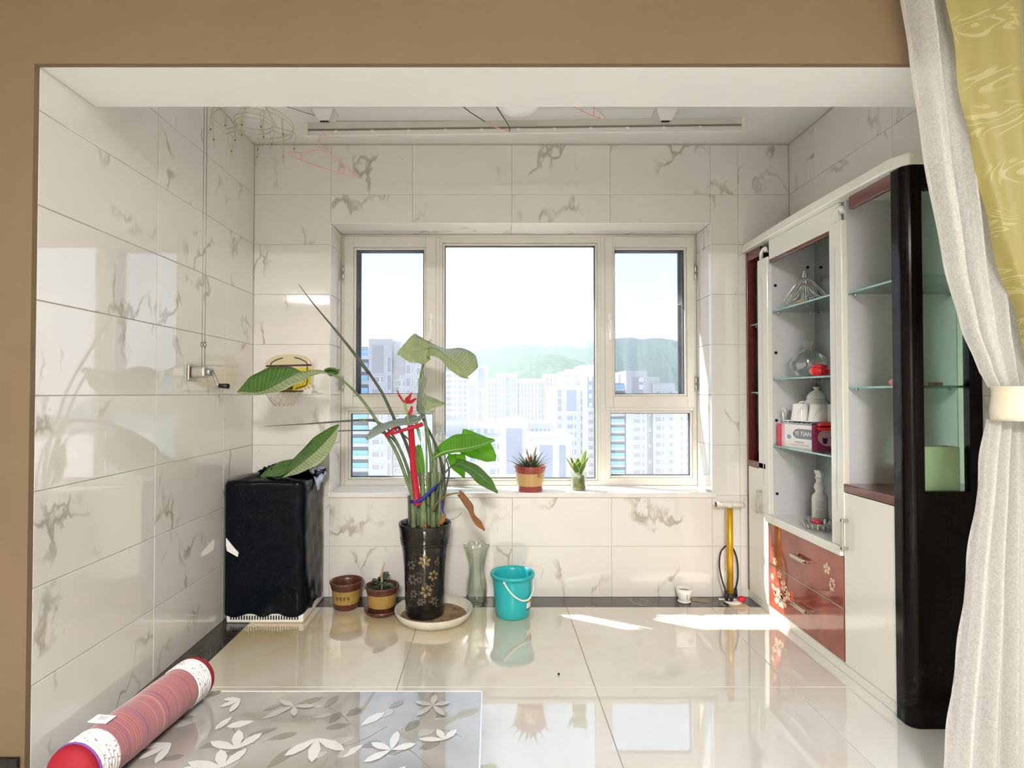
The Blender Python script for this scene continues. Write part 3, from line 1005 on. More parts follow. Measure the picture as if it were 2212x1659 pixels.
# white posts with hooked tops either side of the middle bay
for (a, b) in ((PL0 - 0.012, PL0 + 0.10), (PL1 - 0.012, PL1 + 0.075)):
    p = box('post', (CXF - 0.006, CXF + 0.022, a, b, 0.546, ZT - 0.085), M_WLAC, cab, 0.003)
    MB().tube([(CXF + 0.008, b - 0.02, ZT - 0.09), (CXF + 0.008, b - 0.02, ZT - 0.045), (CXF + 0.008, b - 0.045, ZT - 0.028), (CXF + 0.008, b - 0.07, ZT - 0.028), (CXF + 0.008, b - 0.078, ZT - 0.05)], 0.011, 8).build('post_hook', M_WLAC, p)
    MB().box(CXF - 0.0075, CXF - 0.006, (a + b) / 2 - 0.004, (a + b) / 2 + 0.004, 0.70, 1.85).build('post_groove', M_GREYIN, p)
# worktops
box('ledge', (CXF - 0.006, CXB - 0.008, CN + 0.05, PL1 - T / 2, 0.785, 0.82), M_WINE, cab, 0.004)
box('ledge', (CXF - 0.006, CXB - 0.008, PL0 + 0.02, CFAR - T, 0.785, 0.82), M_WINE, cab, 0.004)
box('middle_worktop', (CXF - 0.016, CXB - 0.008, PL1 + 0.002, PL0 + 0.012, 0.505, 0.546), M_WLAC, cab, 0.004)
# doors with pull handles
def pull(name, y, z, parent, vertical=True, L=0.13):
    h = MB()
    x1, x0 = CXF - 0.001, CXF - 0.03
    if vertical:
        h.box(x0, x0 + 0.008, y - 0.007, y + 0.007, z - L / 2, z + L / 2)
        for s in (-1, 1): h.box(x0, x1, y - 0.006, y + 0.006, z + s * (L / 2 - 0.006) - 0.006, z + s * (L / 2 - 0.006) + 0.006)
    else:
        h.box(x0, x0 + 0.010, y - L / 2, y + L / 2, z - 0.009, z + 0.009)
        for s in (-1, 1): h.box(x0, x1, y + s * (L / 2 - 0.006) - 0.006, y + s * (L / 2 - 0.006) + 0.006, z - 0.006, z + 0.006)
    return h.build(name, M_NICKEL, parent, bevel=0.002)
d2 = box('door', (CXF - 0.002, CXF + 0.016, CN + 0.075, PL1 - 0.004, 0.05, 0.782), M_WLAC, cab, 0.002)
pull('handle', PL1 - 0.028, 0.607, d2)
d1 = box('door', (CXF - 0.002, CXF + 0.016, PL0 + 0.010, CFAR - T - 0.004, 0.05, 0.782), M_WLAC, cab, 0.002)
pull('handle', PL0 + 0.075, 0.60, d1)
for k in range(6):
    z = 0.335 - 0.011 * k
    MB().box(CXF - 0.0028, CXF - 0.002, CN + 0.078, PL1 - 0.006, z, z + 0.003).build('groove', M_WLAC, d2)
    MB().box(CXF - 0.0028, CXF - 0.002, PL0 + 0.02, CFAR - T - 0.01, z, z + 0.003).build('groove', M_WLAC, d1)
# drawers with printed blossom
def blossom(dw, y, z, r, rot=0.0, n=5, x=CXF - 0.0026):
    mb = MB()
    for k in range(n):
        a = rot + 2 * math.pi * k / n
        cy, cz = math.cos(a), math.sin(a)
        poly = []
        for (t, w) in ((0.12, 0.04), (0.45, 0.26), (0.75, 0.34), (0.95, 0.22), (1.0, 0.0)):
            poly.append((t * r, w * r))
        pts = [(p[0], p[1]) for p in poly] + [(p[0], -p[1]) for p in reversed(poly[:-1])]
        mb.prism([(x, y + cy * u - cz * w, z + cz * u + cy * w) for (u, w) in pts], (-0.0004, 0, 0))
    mb.build('blossom_print', M_PETAL, dw)
dr = []
for (z0, z1) in ((0.283, 0.502), (0.052, 0.279)):
    o = box('drawer', (CXF - 0.002, CXF + 0.016, PL1 + 0.004, PL0 - 0.002, z0, z1), M_DRAWER, cab, 0.002)
    pull('handle', 2.73, (z0 + z1) / 2 + (0.008 if z0 > 0.2 else 0.0), o, False, 0.135)
    dr.append(o)
blossom(dr[0], 2.525, 0.415, 0.026, 0.3); blossom(dr[0], 2.485, 0.365, 0.022, 1.0); blossom(dr[0], 2.49, 0.345, 0.02, 0.2)
blossom(dr[0], 2.985, 0.31, 0.022, 0.5)
blossom(dr[1], 2.94, 0.255, 0.022, 0.2); blossom(dr[1], 2.90, 0.205, 0.034, 0.6); blossom(dr[1], 2.865, 0.175, 0.03, 0.1)
blossom(dr[1], 2.955, 0.13, 0.048, 0.4); blossom(dr[1], 2.91, 0.125, 0.038, 1.1); blossom(dr[1], 3.015, 0.22, 0.018, 0.7); blossom(dr[1], 3.01, 0.17, 0.016, 0.2); blossom(dr[1], 2.985, 0.155, 0.02, 0.9)
for (y, z, r) in ((2.815, 0.16, 0.022), (2.82, 0.195, 0.016), (2.96, 0.19, 0.024)):
    MB().prism([(CXF - 0.0024, y + r * math.cos(a * math.pi / 8), z + r * math.sin(a * math.pi / 8)) for a in range(16)], (-0.0003, 0, 0)).build('dot_print', M_PETAL2, dr[1])
MB().box(CXF - 0.004, CXF + 0.01, PL1 + 0.004, PL0 - 0.004, 0.279, 0.283).build('drawer_gap_trim', M_NICKEL, cab)
# glass shelves on chrome pegs
def shelf(y0, y1, z, x0=CXF + 0.022):
    s = box('glass_shelf', (x0, CXB - 0.010, y0, y1, z - 0.004, z + 0.004), GL_SHELF, cab)
    box('shelf_edge', (x0 - 0.0015, x0 + 0.0005, y0, y1, z - 0.004, z + 0.004), GL_EDGE, s)
    for y in (y0 + 0.006, y1 - 0.006):
        for x in (x0 + 0.03, CXB - 0.035):
            MB().tube([(x, y, z - 0.011), (x, y, z - 0.004)], 0.007, 10).build('shelf_peg', M_CHROME, s)
    return s
MID = (PL1 + T / 2, PL0 - T / 2)
SZ = (1.655, 1.285, 0.922)
for z in SZ: shelf(MID[0], MID[1], z)
NEAR = (CN + 0.02, PL1 - T / 2)
for z in (1.64, 1.232): shelf(NEAR[0], NEAR[1], z)
for z in (1.61, 1.212): shelf(PL0 + T / 2, CFAR - T, z)
for (z) in (1.90, 1.80, 1.43, 1.06, 0.66):
    for x in ((CXF + 0.04,) if z != 1.90 else (CXB - 0.045,)):
        MB().tube([(x, PL0 - T / 2 + 0.001, z), (x, PL0 - T / 2 - 0.003, z)], 0.008, 12).build('screw_cap', M_DARKMETAL, cab)
# near end: black framed panel with a glass light, rounded front stile
f = MB()
n = 8
prof = [(CXB, CN), (CXB, CN + 0.026)]
prof += [(CXF + 0.02, CN + 0.075), (CXF - 0.006, CN + 0.075)]
R_ = 0.036
for i in range(n + 1):
    a = math.pi / 2 * i / n
    prof.append((CXF - 0.008 + R_ - R_ * math.cos(a), CN + R_ - R_ * math.sin(a)))
stile = [(x, y, 0.0) for (x, y) in prof if x < CXF + 0.03]
stile = [(CXF + 0.052, CN + 0.026, 0.0), (CXF + 0.02, CN + 0.072, 0.0)] + stile[1:] + [(CXF + 0.052, CN, 0.0)]
MB().prism(stile, (0, 0, ZT)).build('end_stile', M_BLACKLAC, cab)
MB().box(CXF + 0.052, CXB, CN, CN + 0.026, 0.0, 0.852).build('end_panel', M_BLACKLAC, cab)
MB().box(CXF + 0.052, CXB, CN, CN + 0.026, 1.955, ZT).build('end_rail', M_BLACKLAC, cab)
MB().box(1.735, CXB, CN, CN + 0.026, 0.852, 1.955).build('end_stile', M_BLACKLAC, cab)
box('end_glass', (CXF + 0.052, 1.735, CN + 0.011, CN + 0.015, 0.852, 1.955), GL_END, cab)
MB().box(CXF + 0.046, CXF + 0.052, CN + 0.026, CN + 0.04, 0.83, ZT).build('glass_trim', M_CHROME, cab)

# ------------------------------------------------------------------ things in the cabinet
def sx_at(px, X): return (px - CX) / X      # scale on a plane X
M_CERAM = mat('white_porcelain', (0.85, 0.85, 0.82), 0.12, coat=0.5)
M_RED = mat('glossy_red', (0.70, 0.02, 0.02), 0.2, coat=0.4)
M_CRYSTAL = glass_mat('cut_crystal', (0.90, 0.925, 0.915), 0.08, 4.0, rough=0.03)
XM = 1.63
# wire fruit basket, folded, top shelf
z0 = SZ[0] + 0.004
wb_ = empty('wire_basket', (1.63, 2.885, z0), 'chrome wire folding basket on the top glass shelf', 'basket')
c = Vector((1.63, 2.885, z0))
mb = MB()
for k in range(2):
    o = 0.012 if k else -0.012
    mb.tube([c + Vector((0.0, o, 0.002)), c + Vector((0, o, 0.16)), c + Vector((0, o * 0.6, 0.185)), c + Vector((0, 0, 0.19))], 0.0028, 8)
mb.build('handle', M_CHROME, wb_)
for k in range(14):
    a = 2 * math.pi * k / 14
    d = Vector((math.cos(a) * 0.7, math.sin(a), 0))
    s_ = Vector((-math.sin(a) * 0.7, math.cos(a), 0)) * 0.016
    pts = catmull([c + d * 0.012 + Vector((0, 0, 0.15)), c + d * 0.06 + s_ + Vector((0, 0, 0.115)), c + d * 0.118 + s_ * 1.3 + Vector((0, 0, 0.05)), c + d * 0.125 + Vector((0, 0, 0.032)),
                   c + d * 0.11 - s_ * 1.3 + Vector((0, 0, 0.03)), c + d * 0.05 - s_ * 0.6 + Vector((0, 0, 0.07)), c + d * 0.012 + Vector((0, 0, 0.12))], 22)
    MB().tube(pts, 0.0017, 6).build('wire_loop', M_CHROME, wb_)
MB().tube([c + Vector((0, -0.03, 0.001)), c + Vector((0, 0.03, 0.001))], 0.003, 6).build('foot', M_CHROME, wb_)
o = MB().sphere((1.565, 2.80, z0 + 0.012), 0.02, 12, 8, (0.9, 1.5, 0.6)).build('wooden_disc', mat('light_wood', (0.55, 0.36, 0.16), 0.5, var=0.3, vscale=60))
tag(o, 'small round wooden disc beside the wire basket on the top shelf', 'wooden disc')

# cut glass jar with lid, middle shelf
z0 = SZ[1] + 0.004
jar = empty('glass_jar', (1.655, 2.905, z0), 'clear cut glass sugar jar with a ball knob on the middle glass shelf', 'jar')
def facet(a, i): return 1.0 + 0.045 * math.cos(a * 9 + i * 0.9)
MB().lathe([(0.0, 0.0), (0.045, 0.0), (0.06, 0.012), (0.078, 0.045), (0.084, 0.075), (0.08, 0.09)], (1.655, 2.905, z0), 18, facet, flat=True).build('bowl', M_CRYSTAL, jar)
MB().lathe([(0.086, 0.09), (0.08, 0.104), (0.06, 0.125), (0.03, 0.142), (0.018, 0.150), (0.02, 0.158)], (1.655, 2.905, z0), 18, facet, flat=True).build('lid', M_CRYSTAL, jar)
MB().lathe([(0.012, 0.155), (0.022, 0.17), (0.024, 0.185), (0.016, 0.2), (0.0, 0.205)], (1.655, 2.905, z0), 20).build('knob', M_CRYSTAL, jar)
rp_ = empty('red_pot', (1.595, 2.70, z0), 'small glossy red lidded pot beside the glass jar', 'pot')
MB().lathe([(0.0, 0.0), (0.03, 0.0), (0.042, 0.012), (0.046, 0.03), (0.042, 0.042), (0.03, 0.047)], (1.595, 2.70, z0), 28).build('body', M_RED, rp_)
MB().lathe([(0.034, 0.047), (0.035, 0.053), (0.02, 0.059), (0.0, 0.060)], (1.595, 2.70, z0), 28).build('lid', M_RED, rp_)

# boxed tea set on the lower shelf, with the set on top
z0 = SZ[2] + 0.004
M_BOXW = mat('box_white', (0.82, 0.80, 0.78), 0.4)
M_BOXP = mat('box_plum', (0.36, 0.045, 0.12), 0.4, var=0.2, vscale=10)
M_BOXR = mat('box_crimson', (0.55, 0.05, 0.08), 0.4)
M_BOXG = mat('box_grey', (0.20, 0.20, 0.23), 0.4)
M_BOXT = mat('box_teal', (0.20, 0.42, 0.45), 0.4)
M_BOXPINK = mat('box_pink', (0.72, 0.42, 0.48), 0.4)
M_NAVY = mat('box_navy', (0.03, 0.02, 0.10), 0.4)
bx0, bx1, by0, by1, bh = 1.560, 1.770, 2.50, 2.865, 0.120
# the box is turned: one long side faces the room, its short plum side faces the camera
bq = empty('tea_set_box', (1.60, 2.68, z0), 'printed cardboard tea set box reading YI TIAN on the lower glass shelf', 'box')
ang = math.radians(-46)
ca, sa = math.cos(ang), math.sin(ang)
A0 = Vector((1.548, 3.02, z0))          # far corner of the white side
A1 = Vector((1.605, 2.79, z0))          # corner nearest the viewer
A2 = Vector((1.762, 2.775, z0))          # right end of the plum side
A3 = A0 + (A2 - A1)
U = (A1 - A0); V_ = (A2 - A1)
up = Vector((0, 0, bh))
MB().prism([A0, A1, A2, A3], up).build('carton', M_BOXW, bq, bevel=0.001)
nU = Vector((U.y, -U.x, 0)).normalized()
if nU.x > 0: nU = -nU
nV = Vector((V_.y, -V_.x, 0)).normalized()
if nV.y > 0: nV = -nV
def pr(name, base, ax, nrm, poly, m, th=0.0006):
    """flat print on a carton side: poly in (0..1 along, 0..1 up)"""
    pts = [base + ax * u + up * v + nrm * 0.0004 for (u, v) in poly]
    return MB().prism(pts, nrm * th).build(name, m, bq)
pr('plum_side', A1, V_, nV, [(0, 0), (1, 0), (1, 1), (0, 1)], M_BOXP)
pr('crimson_band', A0, U, nU, [(0, 0), (0.16, 0), (0.16, 1), (0, 1)], M_BOXR)
pr('pink_band', A0, U, nU, [(0.16, 0), (0.24, 0), (0.24, 1), (0.16, 1)], M_BOXPINK)
rr = [(1, 0.82), (0.62, 0.82), (0.55, 0.78), (0.50, 0.68), (0.48, 0.6), (0.50, 0.52), (0.55, 0.43), (0.62, 0.4), (1, 0.4)]
pr('name_band', A0, U, nU, rr, M_BOXG)
pr('teal_dot', A0, U, nU, [(0.37 + 0.06 * math.cos(k * math.pi / 8), 0.45 + 0.10 * math.sin(k * math.pi / 8)) for k in range(16)], M_BOXT)
ov = [(0.52 + 0.34 * math.cos(k * math.pi / 12), 0.5 + 0.36 * math.sin(k * math.pi / 12)) for k in range(24)]
pr('pink_oval', A1, V_, nV, ov, M_BOXPINK, 0.0009)
pr('cup_picture', A1, V_, nV, [(0.34, 0.25), (0.46, 0.25), (0.48, 0.48), (0.32, 0.48)], M_NAVY, 0.0012)
pr('cup_picture', A1, V_, nV, [(0.58, 0.27), (0.74, 0.27), (0.76, 0.56), (0.56, 0.56)], M_NAVY, 0.0012)
pr('small_print', A0, U, nU, [(0.42, 0.12), (0.92, 0.12), (0.92, 0.15), (0.42, 0.15)], M_BOXPINK)

def text_on(name, txt, base, ax, nrm, size, m, parent, depth=0.0006, upv=Vector((0, 0, 1))):
    cu = bpy.data.curves.new(name, 'FONT')
    cu.body = txt; cu.size = size; cu.extrude = depth; cu.align_x = 'CENTER'; cu.align_y = 'CENTER'; cu.resolution_u = 2
    tmp = bpy.data.objects.new(name, cu)
    COL.objects.link(tmp)
    dg = bpy.context.evaluated_depsgraph_get()
    me = bpy.data.meshes.new_from_object(tmp.evaluated_get(dg))
    bpy.data.objects.remove(tmp)
    x = ax.normalized(); y = upv
    zc = x.cross(y).normalized()
    M = Matrix((x.to_4d(), y.to_4d(), zc.to_4d(), (0, 0, 0, 1))).transposed()
    M.translation = base
    for i in range(3): M[3][i] = 0
    me.transform(M)
    me.materials.clear()
    return link_mesh(name, me, m, parent)
M_PRINTW = mat('print_white', (0.9, 0.9, 0.9), 0.5)
M_PRINTG = mat('print_grey', (0.45, 0.45, 0.47), 0.5)
text_on('lettering', 'YI TIAN', A0 + U * 0.77 + up * 0.61 + nU * 0.0014, U, nU, 0.031, M_PRINTW, bq)
text_on('lettering', 'COFFEE SET', A0 + U * 0.66 + up * 0.24 + nU * 0.0008, U, nU, 0.012, M_PRINTG, bq)

zb = z0 + bh
M_RACK = M_CHROME
rk = empty('cup_rack', (1.65, 2.88, zb), 'chrome wire cup rack standing on the tea set box', 'rack')
mb = MB()
mb.tube([(1.57, 2.99, zb + 0.004), (1.615, 2.81, zb + 0.004), (1.74, 2.80, zb + 0.004), (1.70, 2.985, zb + 0.004)], 0.0025, 6, closed=True)
mb.tube([(1.57, 2.99, zb + 0.018), (1.615, 2.81, zb + 0.018), (1.74, 2.80, zb + 0.018), (1.70, 2.985, zb + 0.018)], 0.002, 6, closed=True)
for t in range(7):
    a = Vector((1.57, 2.99, 0)).lerp(Vector((1.615, 2.81, 0)), t / 6)
    mb.tube([(a.x, a.y, zb + 0.001), (a.x, a.y, zb + 0.018)], 0.0018, 6)
mb.build('frame', M_RACK, rk)
MB().tube(catmull([(1.57, 2.985, zb + 0.004), (1.568, 2.99, zb + 0.04), (1.566, 2.995, zb + 0.07), (1.568, 2.985, zb + 0.085), (1.572, 2.978, zb + 0.072), (1.568, 2.985, zb + 0.055)], 16), 0.0028, 6).build('finial', M_RACK, rk)

def cup(x, y, label, inv=True):
    r = empty('teacup', (x, y, zb + 0.019), label, 'cup', 'white porcelain cups on the rack')
    z = zb + 0.019
    MB().lathe([(0.047, 0.0), (0.0475, 0.004), (0.041, 0.045), (0.037, 0.086), (0.033, 0.090), (0.0, 0.089)], (x, y, z), 28).build('body', M_CERAM, r)
    MB().tube(catmull([(x + 0.033, y - 0.01, z + 0.066), (x + 0.058, y - 0.02, z + 0.062), (x + 0.06, y - 0.02, z + 0.035), (x + 0.038, y - 0.012, z + 0.02)], 10), 0.004, 8).build('handle', M_CERAM, r)
    mb = MB()
    for k in range(3):
        a = 3.9 + 0.25 * k
        p = [(x + (0.0432 - 0.004 * t) * math.cos(a + 0.12 * t), y + (0.0432 - 0.004 * t) * math.sin(a + 0.12 * t), z + 0.03 + 0.012 * k + 0.03 * t) for t in (0, 0.5, 1)]
        mb.tube(p, 0.0008, 4)
    mb.build('twig_print', M_BOXG, r)
cup(1.610, 2.895, 'upturned white porcelain cup nearest the finial of the rack')
cup(1.648, 2.805, 'upturned white porcelain cup in front of the teapot')
cup(1.715, 2.775, 'upturned white porcelain cup half hidden by the white post')
tp = empty('teapot', (1.705, 2.915, zb), 'white porcelain teapot standing behind the upturned cups', 'teapot')
z = zb + 0.018
MB().lathe([(0.0, 0.0), (0.045, 0.0), (0.056, 0.02), (0.06, 0.06), (0.058, 0.095), (0.05, 0.11), (0.045, 0.116)], (1.705, 2.915, z), 28).build('body', M_CERAM, tp)
MB().lathe([(0.047, 0.116), (0.046, 0.128), (0.034, 0.148), (0.014, 0.160), (0.008, 0.166), (0.017, 0.170), (0.015, 0.178), (0.0, 0.179)], (1.705, 2.915, z), 28).build('lid', M_CERAM, tp)
MB().tube(catmull([(1.668, 2.955, z + 0.10), (1.645, 2.975, z + 0.09), (1.645, 2.977, z + 0.05), (1.668, 2.955, z + 0.03)], 10), 0.006, 8).build('handle', M_CERAM, tp)
# red clamshell case leaning on the box
rc_ = empty('red_case', (1.642, 2.745, z0 + 0.09), 'bright red folding case lying over the corner of the tea set box', 'case')
rc_z = zb
MB().obox((1.642, 2.745, zb - 0.012), (0.028, -0.012, 0), (0.02, 0.045, 0.0), (0, 0, 0.008)).build('lower_shell', M_RED, rc_, bevel=0.006, seg=3)
MB().obox((1.642, 2.747, zb + 0.010), (0.028, -0.012, 0.003), (0.02, 0.045, 0.0), (0, 0, 0.009)).build('upper_shell', M_RED, rc_, bevel=0.008, seg=3)

# spray bottle and crystal ashtray on the white worktop
z0 = 0.546
sb = empty('spray_bottle', (1.69, 2.87, z0), 'white plastic spray bottle standing behind the crystal dish', 'bottle')
M_MILK = mat('milky_plastic', (0.80, 0.80, 0.77), 0.35)
MB().lathe([(0.0, 0.0), (0.034, 0.0), (0.037, 0.005), (0.037, 0.12), (0.034, 0.135), (0.022, 0.150), (0.020, 0.158), (0.027, 0.178), (0.022, 0.196), (0.015, 0.205)], (1.69, 2.87, z0), 28).build('body', M_MILK, sb)
MB().lathe([(0.016, 0.203), (0.017, 0.225), (0.014, 0.228), (0.0, 0.228)], (1.69, 2.87, z0), 18).build('collar', M_MILK, sb)
MB().prism([(1.682, 2.850, z0 + 0.226), (1.682, 2.885, z0 + 0.226), (1.682, 2.900, z0 + 0.245), (1.682, 2.912, z0 + 0.262), (1.682, 2.862, z0 + 0.266), (1.682, 2.845, z0 + 0.245)], (0.016, 0, 0)).build('spray_head', M_MILK, sb, bevel=0.003)
MB().prism([(1.687, 2.885, z0 + 0.235), (1.687, 2.902, z0 + 0.215), (1.687, 2.907, z0 + 0.22), (1.687, 2.895, z0 + 0.242)], (0.006, 0, 0)).build('trigger', M_MILK, sb)
lab = []
mb = MB()
for i in range(9):
    a = math.radians(205 + 8 * i)
    lab.append([(1.69 + 0.0375 * math.cos(a), 2.87 + 0.0375 * math.sin(a), z0 + zz) for zz in (0.03, 0.07)])
mb.grid(lab)
for i in range(9): lab[i] = [(p[0], p[1], p[2] + 0.045) for p in lab[i]]
mb.grid(lab)
mb.build('printed_label', mat('label_grey', (0.55, 0.55, 0.56), 0.6, var=0.5, vscale=300, col2=(0.8, 0.8, 0.8)), sb)

ad_ = empty('crystal_dish', (1.612, 2.728, z0), 'round cut crystal ashtray on the white cabinet worktop', 'dish')
def ridge(a, i): return 1.0 + 0.035 * math.cos(a * 22)
MB().lathe([(0.0, 0.002), (0.062, 0.002), (0.072, 0.008), (0.084, 0.034), (0.080, 0.036), (0.066, 0.012), (0.0, 0.009)], (1.612, 2.728, z0), 88, ridge).build('bowl', M_CRYSTAL, ad_)
mb = MB()
for k in range(22):
    a = 2 * math.pi * k / 22
    d = Vector((math.cos(a), math.sin(a), 0)); s_ = Vector((-d.y, d.x, 0))
    mb.obox(Vector((1.612, 2.728, z0 + 0.021)) + d * 0.079, s_ * 0.0035, d * 0.003, Vector((0, 0, 0.012)) + d * 0.004)
mb.build('facets', M_CHROME, ad_)
o = MB().sphere((1.60, 2.745, z0 + 0.030), 0.03, 14, 8, (0.7, 1.35, 0.42)).build('red_lighter', mat('matte_crimson', (0.72, 0.05, 0.09), 0.4)); tag(o, 'small crimson object lying in the crystal ashtray', 'lighter')
o = MB().tube([(1.592, 2.685, z0 + 0.022), (1.607, 2.72, z0 + 0.020)], 0.006, 8).build('wrapped_sweet', mat('orange_wrapper', (0.8, 0.45, 0.15), 0.3)); tag(o, 'tiny orange wrapped sweet in the crystal ashtray', 'sweet')

# near bay
z0 = 1.236
o = MB().tube([(1.575, 2.12, z0 + 0.013), (1.575, 2.125, z0 + 0.014), (1.58, 2.19, z0 + 0.014), (1.58, 2.195, z0 + 0.013)], [0.008, 0.014, 0.014, 0.008], 12).build('pink_soap', mat('pink_soap', (0.85, 0.30, 0.32), 0.4)); tag(o, 'pink stick of soap on the near glass shelf by the black stile', 'soap')
o = MB().box(1.60, 1.66, 2.11, 2.15, z0, z0 + 0.018).build('wooden_brush', mat('brush_wood', (0.50, 0.27, 0.12), 0.5), bevel=0.004); tag(o, 'small brown wooden brush behind the end glass of the cabinet', 'brush')
o = MB().box(1.672, 1.725, 2.12, 2.15, z0, z0 + 0.014).build('red_packet', mat('dull_red', (0.40, 0.10, 0.07), 0.6), bevel=0.003); tag(o, 'flat dull red packet behind the end glass of the cabinet', 'packet')
cb_ = empty('carton_box', (1.64, 2.08, 0.82), 'plain cream carton standing in the near bay behind the end glass', 'box')
M_CARD = mat('cream_card', (0.74, 0.64, 0.46), 0.8)
MB().box(1.55, 1.725, 2.05, 2.112, 0.821, 1.01).build('carton', M_CARD, cb_, bevel=0.002)
MB().box(1.545, 1.725, 2.078, 2.082, 1.0095, 1.011).build('flap_seam', M_DARKMETAL, cb_)
o = MB().box(1.54, 1.62, 3.12, 3.20, 0.821, 0.832).build('green_sponge', mat('yellow_green', (0.50, 0.55, 0.15), 0.8), bevel=0.003); tag(o, 'flat yellow green sponge on the wine ledge of the far bay', 'sponge')

# dusty clutter on top of the cabinet
for k in range(3):
    o = MB().sphere((1.56 + 0.022 * k, 2.05 + 0.004 * k, ZT + 0.046 + 0.003), 0.009 - 0.001 * k, 8, 6, (1.6, 1.0, 0.6)).build('crumb_of_plaster', M_PLASTER)
    tag(o, ('leftmost', 'middle', 'rightmost')[k] + ' crumb of plaster on the near end of the cabinet top', 'crumb', 'plaster crumbs on the cabinet')

# ------------------------------------------------------------------ table with printed cloth, lower left
TZ = 0.45
TX0, TX1, TY1, TY0 = -0.905, -0.026, 1.42, -0.15
M_CLOTH = mat('grey_printed_plastic', (0.25, 0.235, 0.215), 0.15, spec=0.6, coat=1.0, coat_ior=1.9, coat_rough=0.02, var=0.4, vscale=6.0, col2=(0.36, 0.345, 0.325))
M_WOODD = mat('dark_table_wood', (0.10, 0.06, 0.04), 0.4, var=0.3, vscale=20)
tb = empty('table', (-0.46, 0.64, 0), 'low table under a grey flower printed cover in the bottom left corner', 'table')
def rrect(x0, x1, y0, y1, r, z, corners=(1, 1, 1, 1), n=8):
    pts = []
    for (cx_, cy_, a0, on) in ((x1, y1, 0, corners[0]), (x0, y1, 90, corners[1]), (x0, y0, 180, corners[2]), (x1, y0, 270, corners[3])):
        rr_ = r if on else 0.004
        sx_ = -1 if cx_ == x1 else 1
        sy_ = -1 if cy_ == y1 else 1
        for i in range(n + 1):
            a = math.radians(a0 + 90 * i / n)
            pts.append((cx_ + sx_ * rr_ + rr_ * math.cos(a), cy_ + sy_ * rr_ + rr_ * math.sin(a), z))
    return pts
MB().prism(rrect(TX0 + 0.01, TX1 - 0.006, TY0 + 0.01, TY1 - 0.006, 0.12, TZ - 0.035, (0, 1, 0, 0)), (0, 0, 0.033)).build('table_top', M_WOODD, tb)
for (x, y) in ((TX0 + 0.14, TY1 - 0.16), (TX1 - 0.06, TY1 - 0.08), (TX0 + 0.14, TY0 + 0.1), (TX1 - 0.06, TY0 + 0.08)):
    MB().box(x - 0.025, x + 0.025, y - 0.025, y + 0.025, 0.0, TZ - 0.035).build('leg', M_WOODD, tb, bevel=0.004)
tcl = empty('table_cover', (-0.46, 0.64, TZ), 'grey plastic table cover printed with white flowers and leaves', 'table cover')
MB().prism(rrect(TX0, TX1, TY0, TY1, 0.13, TZ - 0.001, (0, 1, 0, 0)), (0, 0, 0.003)).build('sheet', M_CLOTH, tcl)
GL_MAT = mat('clear_vinyl_edge', (0.62, 0.70, 0.86), 0.15, coat=0.5)
MB().box(TX1, TX1 + 0.003, TY0, TY1, TZ - 0.04, TZ + 0.002).build('hanging_edge', GL_MAT, tcl)
MB().box(TX0 + 0.14, TX1, TY1, TY1 + 0.003, TZ - 0.035, TZ + 0.0025).build('hanging_edge', mat('white_vinyl', (0.8, 0.8, 0.8), 0.3), tcl)
M_PW = mat('flower_print_white', (0.62, 0.62, 0.61), 0.2, coat=1.0, coat_ior=1.9)
M_PG = mat('flower_print_grey', (0.40, 0.39, 0.365), 0.2, coat=1.0, coat_ior=1.9)
M_PD = mat('leaf_print_dark', (0.19, 0.18, 0.155), 0.2, coat=1.0, coat_ior=1.9)
def petal(mb, x, y, ang, L, W, z=TZ + 0.0022):
    c_, s_ = math.cos(ang), math.sin(ang)
    prof = [(0, 0.0), (0.18, 0.5), (0.5, 1.0), (0.8, 0.75), (1.0, 0.0)]
    pts = [(t * L, w * W) for t, w in prof] + [(t * L, -w * W) for t, w in reversed(prof[1:-1])]
    mb.prism([(x + c_ * u - s_ * v, y + s_ * u + c_ * v, z) for u, v in pts], (0, 0, 0.0003))
rnd = random.Random(5)
def on_table(px, py):
    p = P(px, py, 1.0)
    k = (TZ + 0.002 - EYE) / (p.z - EYE)
    return Vector((p.x * k, p.y * k, TZ))
flowers = [((685, 1597), 0.075, 3, math.radians(230), 50), ((370, 1607), 0.06, 3, math.radians(195), 40), ((520, 1512), 0.05, 3, math.radians(180), 45), ((635, 1527), 0.05, 4, math.radians(150), 70),
           ((510, 1620), 0.07, 3, math.radians(60), 50), ((935, 1525), 0.05, 5, 0.3, 72), ((845, 1622), 0.06, 4, 0.4, 65), ((960, 1600), 0.05, 3, 1.0, 60), ((480, 1660), 0.07, 3, 1.2, 50)]
for ((px, py), L, n_, a0, st) in flowers:
    c0 = on_table(px, py)
    mb_ = MB()
    for k in range(n_):
        petal(mb_, c0.x, c0.y, a0 + math.radians(st) * k, L * rnd.uniform(0.85, 1.15), L * 0.17, TZ + 0.0042 + k * 3e-5)
    mb_.build('printed_flower', M_PW if py > 1580 or px < 560 else M_PG, tcl)
for k in range(46):
    px, py = rnd.uniform(330, 1030), rnd.uniform(1497, 1690)
    c0 = on_table(px, py)
    if c0.x < TX0 + 0.09 or c0.x > TX1 - 0.06: continue
    q = rnd.random()
    mb_ = MB()
    petal(mb_, c0.x, c0.y, rnd.uniform(0.3, 1.3) + (math.pi if rnd.random() < 0.3 else 0), rnd.uniform(0.03, 0.07), rnd.uniform(0.007, 0.013), TZ + 0.0021 + k * 3e-5)
    mb_.build('printed_leaf', M_PW if q < 0.18 else (M_PG if q < 0.55 else M_PD), tcl)
